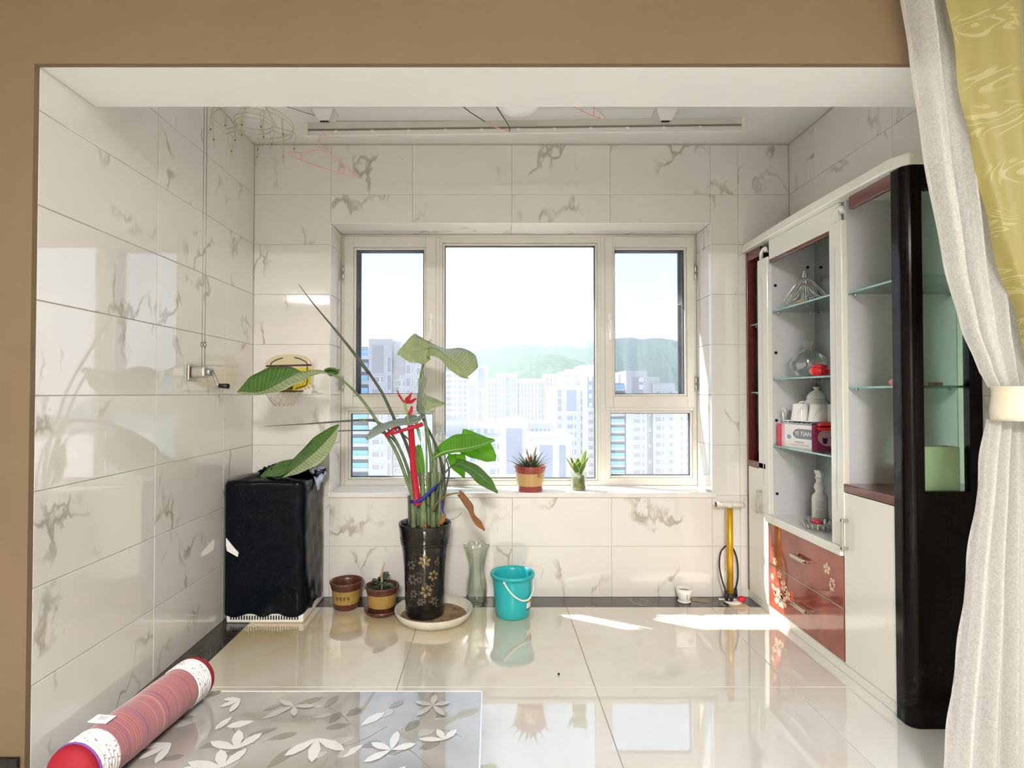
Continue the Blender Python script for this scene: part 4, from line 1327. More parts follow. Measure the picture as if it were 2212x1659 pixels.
for k in range(5):
    px, py = rnd.uniform(420, 980), rnd.uniform(1510, 1650)
    a = on_table(px, py)
    pts = [(a.x + 0.09 * t + 0.0, a.y + 0.05 * math.sin(t * 2.2 + k), TZ + 0.0022) for t in (0, 0.4, 0.8, 1.2)]
    MB().tube(catmull(pts, 12), 0.0011, 4, flat=0.25).build('stem_print', M_PD, tcl)

# bolster cushion
M_BRED = mat('bolster_end_red', (0.26, 0.004, 0.015), 0.75)
bo = empty('bolster_cushion', (-0.60, 1.1, TZ), 'long striped pink knitted bolster with lace bands and red ends on the table', 'bolster')
def stripe_mat():
    m, nt, out = nodes_of('striped_knit')
    L = nt.links.new
    b = N(nt, 'ShaderNodeBsdfPrincipled'); b.inputs['Roughness'].default_value = 0.85; b.inputs['Sheen Weight'].default_value = 0.3
    tc_ = N(nt, 'ShaderNodeTexCoord')
    sp = N(nt, 'ShaderNodeSeparateXYZ')
    L(tc_.outputs['UV'], sp.inputs[0])
    n1 = N(nt, 'ShaderNodeTexNoise', noise_dimensions='1D'); n1.inputs['Scale'].default_value = 42; n1.inputs['Detail'].default_value = 6; n1.inputs['Roughness'].default_value = 0.8
    L(sp.outputs[0], n1.inputs['W'])
    cr = N(nt, 'ShaderNodeValToRGB')
    els = cr.color_ramp.elements
    els[0].position = 0.30; els[0].color = (0.10, 0.035, 0.065, 1)
    els[1].position = 0.70; els[1].color = (0.44, 0.27, 0.30, 1)
    for p_, c_ in ((0.40, (0.24, 0.085, 0.125, 1)), (0.46, (0.30, 0.125, 0.155, 1)), (0.52, (0.31, 0.075, 0.08, 1)), (0.57, (0.42, 0.12, 0.075, 1)), (0.62, (0.30, 0.17, 0.22, 1))):
        e_ = els.new(p_); e_.color = c_
    L(n1.outputs[0], cr.inputs[0])
    L(cr.outputs[0], b.inputs['Base Color'])
    w = N(nt, 'ShaderNodeMath', operation='MULTIPLY'); w.inputs[1].default_value = 1100
    sn = N(nt, 'ShaderNodeMath', operation='SINE')
    L(sp.outputs[0], w.inputs[0]); L(w.outputs[0], sn.inputs[0])
    bp = N(nt, 'ShaderNodeBump'); bp.inputs['Strength'].default_value = 0.25; bp.inputs['Distance'].default_value = 0.0015
    L(sn.outputs[0], bp.inputs['Height']); L(bp.outputs[0], b.inputs['Normal'])
    L(b.outputs[0], out.inputs[0])
    return m
M_STRIPE = stripe_mat()
def lace_mat():
    m, nt, out = nodes_of('white_lace')
    L = nt.links.new
    b = N(nt, 'ShaderNodeBsdfPrincipled'); b.inputs['Roughness'].default_value = 0.9
    geo = N(nt, 'ShaderNodeNewGeometry')
    v = N(nt, 'ShaderNodeTexVoronoi'); v.inputs['Scale'].default_value = 105
    L(geo.outputs['Position'], v.inputs['Vector'])
    r = N(nt, 'ShaderNodeMapRange'); r.inputs['From Min'].default_value = 0.16; r.inputs['From Max'].default_value = 0.22
    L(v.outputs['Distance'], r.inputs[0])
    mx = N(nt, 'ShaderNodeMix', data_type='RGBA')
    mx.inputs['A'].default_value = (0.25, 0.22, 0.30, 1); mx.inputs['B'].default_value = (0.82, 0.80, 0.80, 1)
    L(r.outputs[0], mx.inputs['Factor']); L(mx.outputs['Result'], b.inputs['Base Color'])
    bp = N(nt, 'ShaderNodeBump'); bp.inputs['Strength'].default_value = 0.6; bp.inputs['Distance'].default_value = 0.003
    L(v.outputs['Distance'], bp.inputs['Height']); L(bp.outputs[0], b.inputs['Normal'])
    L(b.outputs[0], out.inputs[0])
    return m
M_LACE = lace_mat()
BR = 0.051
B0 = Vector((-0.776, 1.035, TZ + 0.002 + BR))
B1 = Vector((-0.735, 1.392, TZ + 0.002 + BR))
bax = (B1 - B0).normalized(); bl = (B1 - B0).length
bs1 = Vector((0, 0, 1)); bs2 = bax.cross(bs1).normalized()
def roll(t0, t1, r, n=40, dome=None):
    rows = []
    for i in range(n + 1):
        t = t0 + (t1 - t0) * i / n
        rr_ = r(t) if callable(r) else r
        rows.append([B0 + bax * t + (bs1 * math.cos(2 * math.pi * j / 40) + bs2 * math.sin(2 * math.pi * j / 40)) * rr_ for j in range(40)])
    return rows
o = MB().grid(roll(0.055, bl - 0.055, lambda t: BR * (0.985 + 0.008 * math.sin(t * 60)), 120), True, True).build('knit_cover', M_STRIPE, bo)
uv = o.data.uv_layers.new(name='UVMap')
wl = ORG[o.name]
for lp in o.data.loops:
    p = o.data.vertices[lp.vertex_index].co + wl
    uv.data[lp.index].uv = ((p - B0).dot(bax), 0.0)
MB().grid(roll(0.012, 0.062, lambda t: BR * 1.0 - 0.0 + 0.0012 * math.sin(t * 900), 20), True, True).build('lace_band', M_LACE, bo)
MB().grid(roll(bl - 0.062, bl - 0.012, lambda t: BR * 1.0 + 0.0012 * math.sin(t * 900), 20), True, True).build('lace_band', M_LACE, bo)
MB().grid(roll(-0.02, 0.014, lambda t: BR * math.sqrt(max(0.0, 1 - max(0, (0.006 - t) / 0.026) ** 2)), 14), True, True).build('end_cap', M_BRED, bo)
MB().grid(roll(bl - 0.014, bl + 0.02, lambda t: BR * math.sqrt(max(0.0, 1 - max(0, (t - bl + 0.006) / 0.026) ** 2)), 14), True, True).build('end_cap', M_BRED, bo)
MB().tube([B0 + bax * 0.013 + (bs1 * math.cos(2 * math.pi * j / 40) + bs2 * math.sin(2 * math.pi * j / 40)) * (BR + 0.0005) for j in range(40)], 0.0018, 6, closed=True).build('purple_edging', mat('purple_thread', (0.16, 0.06, 0.35), 0.7), bo)
ta = B0 + bax * 0.085 + bs1 * (BR + 0.003)
tg = MB().obox(ta + bax * 0.0 - bs2 * 0.012, bax * 0.013, bs2 * 0.020, bs1 * 0.0006).build('care_tag', M_PRINTW, bo)
mb = MB()
for k in range(6):
    mb.obox(ta - bs2 * (0.003 + 0.0035 * k) + bs1 * 0.0008 + bax * 0.002, bax * 0.006, bs2 * 0.0008, bs1 * 0.0002)
mb.build('barcode_print', M_PRINTG, tg)

# ------------------------------------------------------------------ curtains at the right
def sheer_mat():
    m, nt, out = nodes_of('sheer_voile')
    L = nt.links.new
    geo = N(nt, 'ShaderNodeNewGeometry')
    nz = N(nt, 'ShaderNodeTexNoise'); nz.inputs['Scale'].default_value = 160; nz.inputs['Detail'].default_value = 5
    L(geo.outputs['Position'], nz.inputs['Vector'])
    d = N(nt, 'ShaderNodeBsdfDiffuse'); d.inputs[0].default_value = (0.80, 0.795, 0.77, 1)
    t = N(nt, 'ShaderNodeBsdfTranslucent'); t.inputs[0].default_value = (0.88, 0.87, 0.84, 1)
    tp_ = N(nt, 'ShaderNodeBsdfTransparent')
    m1 = N(nt, 'ShaderNodeMixShader'); m1.inputs[0].default_value = 0.5
    L(d.outputs[0], m1.inputs[1]); L(t.outputs[0], m1.inputs[2])
    r = N(nt, 'ShaderNodeMapRange'); r.inputs['To Min'].default_value = 0.74; r.inputs['To Max'].default_value = 0.90
    r.inputs['From Min'].default_value = 0.35; r.inputs['From Max'].default_value = 0.6
    L(nz.outputs[0], r.inputs[0])
    m2 = N(nt, 'ShaderNodeMixShader')
    L(r.outputs[0], m2.inputs[0]); L(tp_.outputs[0], m2.inputs[1]); L(m1.outputs[0], m2.inputs[2])
    L(m2.outputs[0], out.inputs[0])
    return m
def damask_mat():
    m, nt, out = nodes_of('green_gold_damask')
    L = nt.links.new
    b = N(nt, 'ShaderNodeBsdfPrincipled'); b.inputs['Roughness'].default_value = 0.45; b.inputs['Sheen Weight'].default_value = 0.5
    tcu = N(nt, 'ShaderNodeTexCoord')
    nz = N(nt, 'ShaderNodeTexNoise'); nz.inputs['Scale'].default_value = 4.2; nz.inputs['Detail'].default_value = 1.0; nz.inputs['Distortion'].default_value = 2.0
    L(tcu.outputs['UV'], nz.inputs['Vector'])
    a1 = N(nt, 'ShaderNodeMath', operation='MULTIPLY'); a1.inputs[1].default_value = 8.0
    fr_ = N(nt, 'ShaderNodeMath', operation='FRACT')
    L(nz.outputs[0], a1.inputs[0]); L(a1.outputs[0], fr_.inputs[0])
    r = N(nt, 'ShaderNodeMapRange'); r.inputs['From Min'].default_value = 0.66; r.inputs['From Max'].default_value = 0.72
    L(fr_.outputs[0], r.inputs[0])
    msk = N(nt, 'ShaderNodeTexVoronoi'); msk.inputs['Scale'].default_value = 3.6; msk.inputs['Randomness'].default_value = 0.35
    L(tcu.outputs['UV'], msk.inputs['Vector'])
    rm = N(nt, 'ShaderNodeMapRange'); rm.inputs['From Min'].default_value = 0.36; rm.inputs['From Max'].default_value = 0.30
    L(msk.outputs['Distance'], rm.inputs[0])
    ml = N(nt, 'ShaderNodeMath', operation='MULTIPLY'); L(r.outputs[0], ml.inputs[0]); L(rm.outputs[0], ml.inputs[1])
    mx = N(nt, 'ShaderNodeMix', data_type='RGBA')
    mx.inputs['A'].default_value = (0.38, 0.33, 0.10, 1); mx.inputs['B'].default_value = (0.50, 0.45, 0.20, 1)
    L(ml.outputs[0], mx.inputs['Factor'])
    L(mx.outputs['Result'], b.inputs['Base Color'])
    bp = N(nt, 'ShaderNodeBump'); bp.inputs['Strength'].default_value = 0.4; bp.inputs['Distance'].default_value = 0.002
    L(ml.outputs[0], bp.inputs['Height']); L(bp.outputs[0], b.inputs['Normal'])
    tr = N(nt, 'ShaderNodeBsdfTranslucent'); L(mx.outputs['Result'], tr.inputs[0])
    ms = N(nt, 'ShaderNodeMixShader'); ms.inputs[0].default_value = 0.3
    L(b.outputs[0], ms.inputs[1]); L(tr.outputs[0], ms.inputs[2]); L(ms.outputs[0], out.inputs[0])
    return m
M_SHEER, M_DAMASK = sheer_mat(), damask_mat()

def drape(name, m, left, right, y, zs, folds, amp, parent, phase=0.0, n=90, hs=60, uvscale=1.0):
    """left, right: (z, X) profiles; pleats run down the cloth"""
    def at(prof, z):
        ps = sorted(prof)
        if z <= ps[0][0]: return ps[0][1]
        for (a, b) in zip(ps, ps[1:]):
            if z <= b[0]:
                t = (z - a[0]) / (b[0] - a[0])
                t = t * t * (3 - 2 * t) * 0.35 + t * 0.65
                return a[1] + (b[1] - a[1]) * t
        return ps[-1][1]
    rows = []
    for i in range(hs + 1):
        z = zs[0] + (zs[1] - zs[0]) * i / hs
        l, r = at(left, z), at(right, z)
        w = r - l
        row = []
        for j in range(n + 1):
            u = j / n
            k = amp * min(1.0, 0.35 + w / 0.6)
            yy = y + k * math.sin(2 * math.pi * folds * u + phase + 0.5 * math.sin(z * 2.0)) + 0.3 * k * math.sin(2 * math.pi * folds * 2.3 * u + 1.3 + z)
            xx = l + w * (u + 0.018 * math.sin(2 * math.pi * folds * u + 1.0 + z * 1.5))
            if j == 0: xx += 0.004 * math.sin(z * 23)
            row.append((xx, yy, z))
        rows.append(row)
    o = MB().grid(rows).build(name, m, parent)
    uv_ = o.data.uv_layers.new(name='UVMap')
    nn = n + 1
    for lp in o.data.loops:
        i, j = divmod(lp.vertex_index, nn)
        uv_.data[lp.index].uv = (j / n * uvscale, i / hs * 2.6)
    return o
cur = empty('curtain', (1.6, 1.62, 0.0), 'sheer white voile curtain tied back at the right edge', 'curtain')
YC = 1.655
ZTIE = 1.175
drape('voile_upper', M_SHEER, [(2.45, 1.228), (2.25, 1.258), (1.95, 1.297), (1.6, 1.357), (1.4, 1.408), (1.28, 1.458), (1.225, 1.485)], [(2.45, 1.62), (1.9, 1.60), (1.4, 1.60), (1.225, 1.60)], YC, (1.225, 2.6), 4.5, 0.026, cur)
drape('voile_lower', M_SHEER, [(1.13, 1.482), (1.0, 1.463), (0.6, 1.41), (0.2, 1.355), (0.06, 1.338)], [(1.13, 1.62), (0.06, 1.66)], YC, (0.03, 1.13), 4.0, 0.024, cur, 0.8)
dpr = empty('curtain', (1.75, 1.6, 0.0), 'green gold damask curtain with scroll pattern at the right edge', 'curtain')
drape('damask_upper', M_DAMASK, [(2.45, 1.355), (2.1, 1.395), (1.7, 1.465), (1.4, 1.538), (1.25, 1.575), (1.225, 1.58)], [(2.45, 2.25), (1.8, 2.05), (1.225, 1.70)], YC - 0.055, (1.225, 2.6), 4.0, 0.030, dpr, 2.0, uvscale=1.1)
drape('damask_lower', M_DAMASK, [(1.13, 1.56), (0.6, 1.60), (0.06, 1.635)], [(1.13, 1.70), (0.06, 2.0)], YC - 0.055, (0.03, 1.13), 3.0, 0.026, dpr, 1.0, uvscale=0.6)
# tie band
rows = []
for i in range(7):
    z = 1.128 + 0.1 * i / 6
    rows.append([(1.60 + (0.122 + 0.004 * math.sin(i)) * math.cos(2 * math.pi * j / 32), YC - 0.028 + 0.075 * math.sin(2 * math.pi * j / 32), z) for j in range(32)])
o = MB().grid(rows, True, True).build('curtain_tie', mat('cream_satin', (0.72, 0.66, 0.50), 0.4, sheen=0.4, bump=0.3, bscale=40), solid=0.004)
tag(o, 'cream satin tie band gathering the two curtains', 'tie band')
# rail above, out of sight behind the top edge
rail = MB().tube([(0.9, YC - 0.03, 2.62), (2.6, YC - 0.03, 2.62)], 0.014, 12).build('curtain_rail', M_STEEL); tag(rail, 'steel curtain rail above the beige lintel', 'rail')
# ------------------------------------------------------------------ appliance under black plastic, left corner
M_BAG = mat('black_plastic_film', (0.003, 0.005, 0.008), 0.26, spec=0.18, bump=0.4, bscale=9)
M_SILV = mat('silver_plastic_film', (0.45, 0.50, 0.62), 0.22, metal=0.6, bump=0.6, bscale=40)
WX, WXR, WYF, WYB, WZT = XL + 0.008, -0.985, 2.93, 3.295, 0.745
wm = empty('covered_washer', ((WX + WXR) / 2, (WYF + WYB) / 2, 0), 'small washing machine wrapped in a black plastic bag in the left corner', 'washing machine')
box('base', (WX + 0.02, WXR - 0.005, WYF + 0.01, WYB, 0.0, 0.045), M_WHITEPL, wm, 0.01)
mb = MB()
for k in range(26):
    x = WX + 0.045 + k * 0.014
    mb.box(x, x + 0.006, WYF + 0.005, WYF + 0.012, 0.02, 0.04)
mb.build('vent_slots', M_DARKMETAL, wm)
rr_ = random.Random(3)
def bag_rows():
    ring = []
    x0, x1, y0, y1 = WX, WXR, WYF, WYB
    r = 0.045
    pts = rrect(x0, x1, y0, y1, r, 0.0, (1, 1, 1, 1), 5)
    out_ = []
    dense = []
    for i in range(len(pts)):
        a, b_ = Vector(pts[i]), Vector(pts[(i + 1) % len(pts)])
        k = max(1, int((b_ - a).length / 0.03))
        for j in range(k): dense.append(a.lerp(b_, j / k))
    cx_, cy_ = (x0 + x1) / 2, (y0 + y1) / 2
    zs = [0.045 + (WZT - 0.045 - 0.03) * i / 22 for i in range(23)]
    prof = [(z, 1.0) for z in zs] + [(WZT - 0.016, 0.992), (WZT - 0.004, 0.965), (WZT, 0.90), (WZT + 0.012, 0.6), (WZT + 0.015, 0.25), (WZT + 0.012, 0.02)]
    rows = []
    for (z, s_) in prof:
        row = []
        for p in dense:
            ang_ = math.atan2(p.y - cy_, p.x - cx_)
            w = 0.0035 * math.sin(z * 31 + ang_ * 5) + 0.0025 * math.sin(z * 13 - ang_ * 11) if s_ > 0.99 and p.x > x0 + 0.02 and p.y < y1 - 0.02 else 0.0
            d = Vector((p.x - cx_, p.y - cy_, 0))
            q = Vector((cx_, cy_, 0)) + d * s_ - d.normalized() * abs(w)
            dz = 0.012 * math.sin(p.x * 40 + p.y * 17) * (1 - s_) if s_ < 0.99 else 0
            if z < 0.06: dz = 0.012 * math.sin(ang_ * 9)
            row.append((q.x, q.y, z + dz))
        rows.append(row)
    return rows
MB().grid(bag_rows(), True, True).build('plastic_cover', M_BAG, wm)
# crumpled film on the lid and hanging over the right edge
rows = []
for i in range(14):
    row = []
    for j in range(18):
        x = WX + 0.13 + 0.32 * j / 17
        y = WYB - 0.02 - 0.22 * i / 13
        z = WZT + 0.022 + 0.020 * abs(math.sin(j * 1.7 + i * 0.6)) + 0.012 * math.sin(i * 1.9 + j)
        if j > 13: z -= (j - 13) * 0.006
        row.append((x, y, z))
    rows.append(row)
MB().grid(rows).build('crumpled_film', M_BAG, wm, solid=0.002)
rows = []
for i in range(9):
    row = []
    for j in range(10):
        t = i / 8
        x = WXR - 0.075 + 0.105 * j / 9 + 0.01 * math.sin(i * 2)
        drop = max(0.0, (j - 5) / 4.0)
        z = WZT + 0.045 - 0.02 * t - 0.11 * drop ** 1.4 * (0.5 + 0.5 * t) + 0.007 * math.sin(j * 2.1 + i * 1.7)
        y = WYB - 0.035 - 0.17 * t
        x = min(x, WXR + 0.018 - 0.003 * (i % 2))
        row.append((x, y, z))
    rows.append(row)
MB().grid(rows).build('silver_film', M_SILV, wm, solid=0.0015)
p = [P(488, 1163, WYF - 0.004), P(505, 1183, WYF - 0.004), P(515, 1194, WYF - 0.004), P(513, 1203, WYF - 0.004), P(490, 1190, WYF - 0.004), P(488, 1178, WYF - 0.004)]
MB().prism(p, (0, 0.008, 0)).build('torn_hole', M_WHITEPL, wm)

# ------------------------------------------------------------------ big potted plant
M_POT = mat('dark_glazed_pot', (0.012, 0.010, 0.011), 0.14, coat=0.25, spec=0.35, var=0.5, vscale=14, col2=(0.026, 0.022, 0.017))
M_GOLD = mat('gold_pot_print', (0.26, 0.195, 0.08), 0.35, metal=0.3)
M_PALE = mat('pale_pot_print', (0.11, 0.10, 0.08), 0.4)
M_SOIL = mat('soil', (0.035, 0.025, 0.018), 0.95, bump=0.8, bscale=80)
M_SAUCER = mat('cream_saucer', (0.70, 0.66, 0.56), 0.45, var=0.1, vscale=12)
M_SAND = mat('wet_sand', (0.34, 0.22, 0.12), 0.9, var=0.4, vscale=25, bump=0.4, bscale=60)
YPOT = 3.030
PX_ = -0.362
sc_c = (-0.312, 3.020, 0.0)
sa_ = empty('plant_saucer', sc_c, 'wide cream plastic saucer with scalloped rim under the tall dark pot', 'saucer')
def scal(a, i): return 1.0 + (0.012 * abs(math.sin(a * 24)) if i in (3, 4) else 0)
MB().lathe([(0.0, 0.0), (0.175, 0.0), (0.192, 0.012), (0.209, 0.052), (0.204, 0.055), (0.188, 0.02), (0.176, 0.010), (0.0, 0.008)], sc_c, 96, scal).build('dish', M_SAUCER, sa_)
mb = MB()
mb.lathe([(0.183, 0.012), (0.12, 0.014), (0.0, 0.015)], sc_c, 40)
mb.build('sand', M_SAND, sa_)
pot = empty('tall_plant_pot', (PX_, YPOT, 0.016), 'tall dark glazed pot with gold flower print holding the big strelitzia', 'plant pot')
prof = [(0.0, 0.0), (0.098, 0.0), (0.105, 0.012), (0.106, 0.06), (0.108, 0.16), (0.113, 0.26), (0.121, 0.345), (0.130, 0.40), (0.133, 0.415), (0.1345, 0.43), (0.141, 0.475), (0.144, 0.490), (0.141, 0.494), (0.130, 0.490), (0.126, 0.465), (0.124, 0.455)]
def pot_r(h):
    for (a, b_) in zip(prof[2:], prof[3:]):
        if a[1] <= h <= b_[1]:
            return a[0] + (b_[0] - a[0]) * (h - a[1]) / max(1e-6, b_[1] - a[1])
    return 0.11
MB().lathe(prof, (PX_, YPOT, 0.016), 56).build('body', M_POT, pot)
MB().lathe([(0.1275, 0.46), (0.09, 0.468), (0.03, 0.474), (0.0, 0.475)], (PX_, YPOT, 0.016), 32, lambda a, i: 1 - (0.03 * math.sin(a * 5) if i in (1, 2) else 0)).build('soil', M_SOIL, pot)
for h in (0.385, 0.40, 0.415):
    MB().tube([(PX_ + (pot_r(h) + 0.0008) * math.cos(2 * math.pi * j / 48), YPOT + (pot_r(h) + 0.0008) * math.sin(2 * math.pi * j / 48), 0.016 + h) for j in range(48)], 0.0022, 6, closed=True).build('rib', M_POT, pot)
def on_pot(a, h, out_=0.0009):
    r = pot_r(h) + out_
    return Vector((PX_ + r * math.cos(a), YPOT + r * math.sin(a), 0.016 + h))
FR = -math.pi / 2
def pot_flower(mb, a0, h0, R, n=6, rot=0.0):
    for k in range(n):
        t = rot + 2 * math.pi * k / n
        pts = []
        for (u, w) in ((0.25, 0.0), (0.5, 0.22), (0.72, 0.24), (1.0, 0.0), (0.72, -0.24), (0.5, -0.22)):
            du = (math.cos(t) * u - math.sin(t) * w) * R
            dh = (math.sin(t) * u + math.cos(t) * w) * R
            pts.append(on_pot(a0 + du / 0.112, h0 + dh))
        c_ = sum(pts, Vector()) / len(pts)
        nrm = Vector((math.cos(a0), math.sin(a0), 0)) * 0.0006
        mb.prism(pts, nrm)
def pot_curl(mb, a0, h0, R, turn, s_=1):
    pts = []
    for i in range(16):
        t = i / 15
        ang = turn + s_ * t * 4.6
        rad = R * (1 - 0.75 * t)
        pts.append(on_pot(a0 + rad * math.cos(ang) / 0.112, h0 + rad * math.sin(ang), 0.0012))
    mb.tube(pts, 0.0013, 4)
gold, pale = MB(), MB()
for (da, h, R) in ((0.10, 0.315, 0.034), (0.52, 0.235, 0.030), (0.18, 0.155, 0.036)):
    pot_flower(gold, FR + da, h, R, 6, 0.3)
for (da, h, R) in ((-0.55, 0.29, 0.028), (-0.50, 0.215, 0.032), (-0.45, 0.14, 0.024), (0.6, 0.10, 0.026), (-0.1, 0.10, 0.022), (-0.15, 0.215, 0.02)):
    pot_flower(pale, FR + da, h, R, 6, 0.1)
rq = random.Random(11)
for k in range(30):
    da = rq.uniform(-0.8, 0.75); h = rq.uniform(0.07, 0.37)
    pot_curl(gold if da > 0.0 else pale, FR + da, h, rq.uniform(0.012, 0.024), rq.uniform(0, 6.28), rq.choice((-1, 1)))
gold.build('gold_flower_print', M_GOLD, pot)
pale.build('pale_flower_print', M_PALE, pot)

# ---- the plant itself
def leaf_mat(name, c_up, c_dn, transl, tcol, rough=0.35):
    m, nt, out = nodes_of(name)
    L = nt.links.new
    b = N(nt, 'ShaderNodeBsdfPrincipled'); b.inputs['Roughness'].default_value = rough
    tcu = N(nt, 'ShaderNodeTexCoord')
    sp = N(nt, 'ShaderNodeSeparateXYZ'); L(tcu.outputs['UV'], sp.inputs[0])
    w = N(nt, 'ShaderNodeMath', operation='MULTIPLY'); w.inputs[1].default_value = 150
    sn = N(nt, 'ShaderNodeMath', operation='SINE'); L(sp.outputs[1], w.inputs[0]); L(w.outputs[0], sn.inputs[0])
    nz = N(nt, 'ShaderNodeTexNoise'); nz.inputs['Scale'].default_value = 6; nz.inputs['Detail'].default_value = 3; L(tcu.outputs['UV'], nz.inputs['Vector'])
    geo = N(nt, 'ShaderNodeNewGeometry')
    mx = N(nt, 'ShaderNodeMix', data_type='RGBA'); mx.inputs['A'].default_value = tuple(c_up) + (1,); mx.inputs['B'].default_value = tuple(c_dn) + (1,)
    L(geo.outputs['Backfacing'], mx.inputs['Factor'])
    m2 = N(nt, 'ShaderNodeMix', data_type='RGBA', blend_type='MULTIPLY'); m2.inputs['B'].default_value = (0.62, 0.70, 0.55, 1)
    mr = N(nt, 'ShaderNodeMapRange'); mr.inputs['From Min'].default_value = 0.35; mr.inputs['From Max'].default_value = 0.7; mr.inputs['To Max'].default_value = 0.8
    L(nz.outputs[0], mr.inputs[0]); L(mr.outputs[0], m2.inputs['Factor']); L(mx.outputs['Result'], m2.inputs['A'])
    m3 = N(nt, 'ShaderNodeMix', data_type='RGBA'); m3.inputs['B'].default_value = (min(1, c_up[0] * 1.9 + 0.05), min(1, c_up[1] * 1.6 + 0.05), min(1, c_up[2] * 1.8 + 0.04), 1)
    ms3 = N(nt, 'ShaderNodeMapRange'); ms3.inputs['From Min'].default_value = 0.3; ms3.inputs['From Max'].default_value = 1.0; ms3.inputs['To Max'].default_value = 0.5
    L(sn.outputs[0], ms3.inputs[0]); L(ms3.outputs[0], m3.inputs['Factor']); L(m2.outputs['Result'], m3.inputs['A'])
    L(m3.outputs['Result'], b.inputs['Base Color'])
    bp = N(nt, 'ShaderNodeBump'); bp.inputs['Strength'].default_value = 0.25; bp.inputs['Distance'].default_value = 0.002
    L(sn.outputs[0], bp.inputs['Height']); L(bp.outputs[0], b.inputs['Normal'])
    tr = N(nt, 'ShaderNodeBsdfTranslucent'); tr.inputs[0].default_value = tuple(tcol) + (1,)
    ms = N(nt, 'ShaderNodeMixShader'); ms.inputs[0].default_value = transl
    L(b.outputs[0], ms.inputs[1]); L(tr.outputs[0], ms.inputs[2]); L(ms.outputs[0], out.inputs[0])
    MATS[name] = m
    return m
M_LEAF = leaf_mat('strelitzia_leaf', (0.10, 0.22, 0.045), (0.30, 0.40, 0.20), 0.30, (0.30, 0.58, 0.06))
M_LEAFP = leaf_mat('strelitzia_leaf_underside', (0.42, 0.50, 0.28), (0.16, 0.28, 0.09), 0.25, (0.45, 0.62, 0.15))
M_LEAFL = leaf_mat('young_strelitzia_leaf', (0.16, 0.34, 0.05), (0.22, 0.40, 0.08), 0.5, (0.42, 0.85, 0.06))
M_LEAFG = leaf_mat('silver_leaf_underside', (0.32, 0.38, 0.33), (0.22, 0.32, 0.14), 0.15, (0.3, 0.5, 0.15))
M_DRY = leaf_mat('dried_leaf', (0.42, 0.17, 0.05), (0.48, 0.30, 0.10), 0.3, (0.7, 0.35, 0.08), 0.6)
M_STEM = mat('leaf_stalk', (0.13, 0.18, 0.085), 0.4, var=0.3, vscale=20, col2=(0.20, 0.27, 0.12))
M_STEMD = mat('dark_leaf_stalk', (0.075, 0.085, 0.055), 0.4)

plant = empty('strelitzia_plant', (PX_, YPOT, 0.48), 'large strelitzia plant with long stalks, red ribbon and arching green leaves', 'plant')
def leaf(mid, ea, eb, m, n=26, rib=0.0028, cols=4, ruff=0.004, ribmat=None, m2=None):
    """blade between two edges and a midrib, each a (px, py, distance) path"""
    Mi, A_, B_ = curve3(mid, n), curve3(ea, n), curve3(eb, n)
    rows = []
    for i in range(n):
        row = []
        for j in range(cols + 1):
            t = j / cols
            q = A_[i].lerp(Mi[i], t)
            q = q + Vector((0, ruff * math.sin(i * 1.3 + j) * (1 - t), ruff * 0.6 * math.sin(i * 0.9) * (1 - t) - 0.006 * math.sin(t * math.pi)))
            row.append(q)
        for j in range(1, cols + 1):
            t = j / cols
            q = Mi[i].lerp(B_[i], t)
            q = q + Vector((0, ruff * math.sin(i * 1.1 + j + 2) * t, ruff * 0.6 * math.sin(i * 0.8 + 1) * t - 0.006 * math.sin(t * math.pi)))
            row.append(q)
        rows.append(row)
    o = MB().grid(rows).build('leaf', [m, m2] if m2 else m, plant)
    if m2:
        for pf in o.data.polygons:
            if sum(v_ % (2 * cols + 1) for v_ in pf.vertices) / 4.0 > cols: pf.material_index = 1
    uv_ = o.data.uv_layers.new(name='UVMap')
    w = 2 * cols + 1
    for lp in o.data.loops:
        i, j = divmod(lp.vertex_index, w)
        uv_.data[lp.index].uv = (j / (w - 1), i / (n - 1) + 0.1 * abs(j / (w - 1) - 0.5))
    md = o.modifiers.new('thickness', 'SOLIDIFY'); md.thickness = 0.0012; md.offset = 0
    if rib:
        MB().tube(Mi, [rib * (1 - 0.75 * i / (n - 1)) for i in range(n)], 6).build('midrib', ribmat or M_STEM, o)
    return o
def stalk(pix, r0, r1, m=M_STEM, n=24):
    pts = curve3(pix, n)
    return MB().tube(pts, [r0 + (r1 - r0) * i / (n - 1) for i in range(n)], 8).build('stalk', m, plant)

Yp = YPOT
# stout sheathed bases
for (x0, x1, dy, r) in ((893, 886, -0.03, 0.017), (906, 897, 0.02, 0.020), (915, 912, -0.035, 0.022), (926, 925, 0.01, 0.020), (936, 934, -0.02, 0.018), (944, 946, 0.03, 0.014), (920, 905, 0.045, 0.016), (950, 952, -0.01, 0.012)):
    stalk([(x0, 1140, Yp + dy), (x0 - 1, 1100, Yp + dy), ((x0 + x1) / 2, 1065, Yp + dy), (x1, 1020, Yp + dy)], r, r * 0.45)
stalk([(884, 1135, Yp - 0.05), (884, 1100, Yp - 0.05), (883, 1070, Yp - 0.05)], 0.007, 0.007, M_STEMD)
# 1 long furled spear
stalk([(902, 1080, Yp), (893, 1010, Yp - 0.01), (874, 950, Yp - 0.03), (852, 905, Yp - 0.05), (826, 850, Yp - 0.07), (797, 805, Yp - 0.09)], 0.010, 0.0075, M_STEMD)
stalk([(797, 806, Yp - 0.09), (760, 757, Yp - 0.11), (718, 705, Yp - 0.14), (680, 660, Yp - 0.17), (645, 614, Yp - 0.2)], 0.0095, 0.0012, M_STEMD)
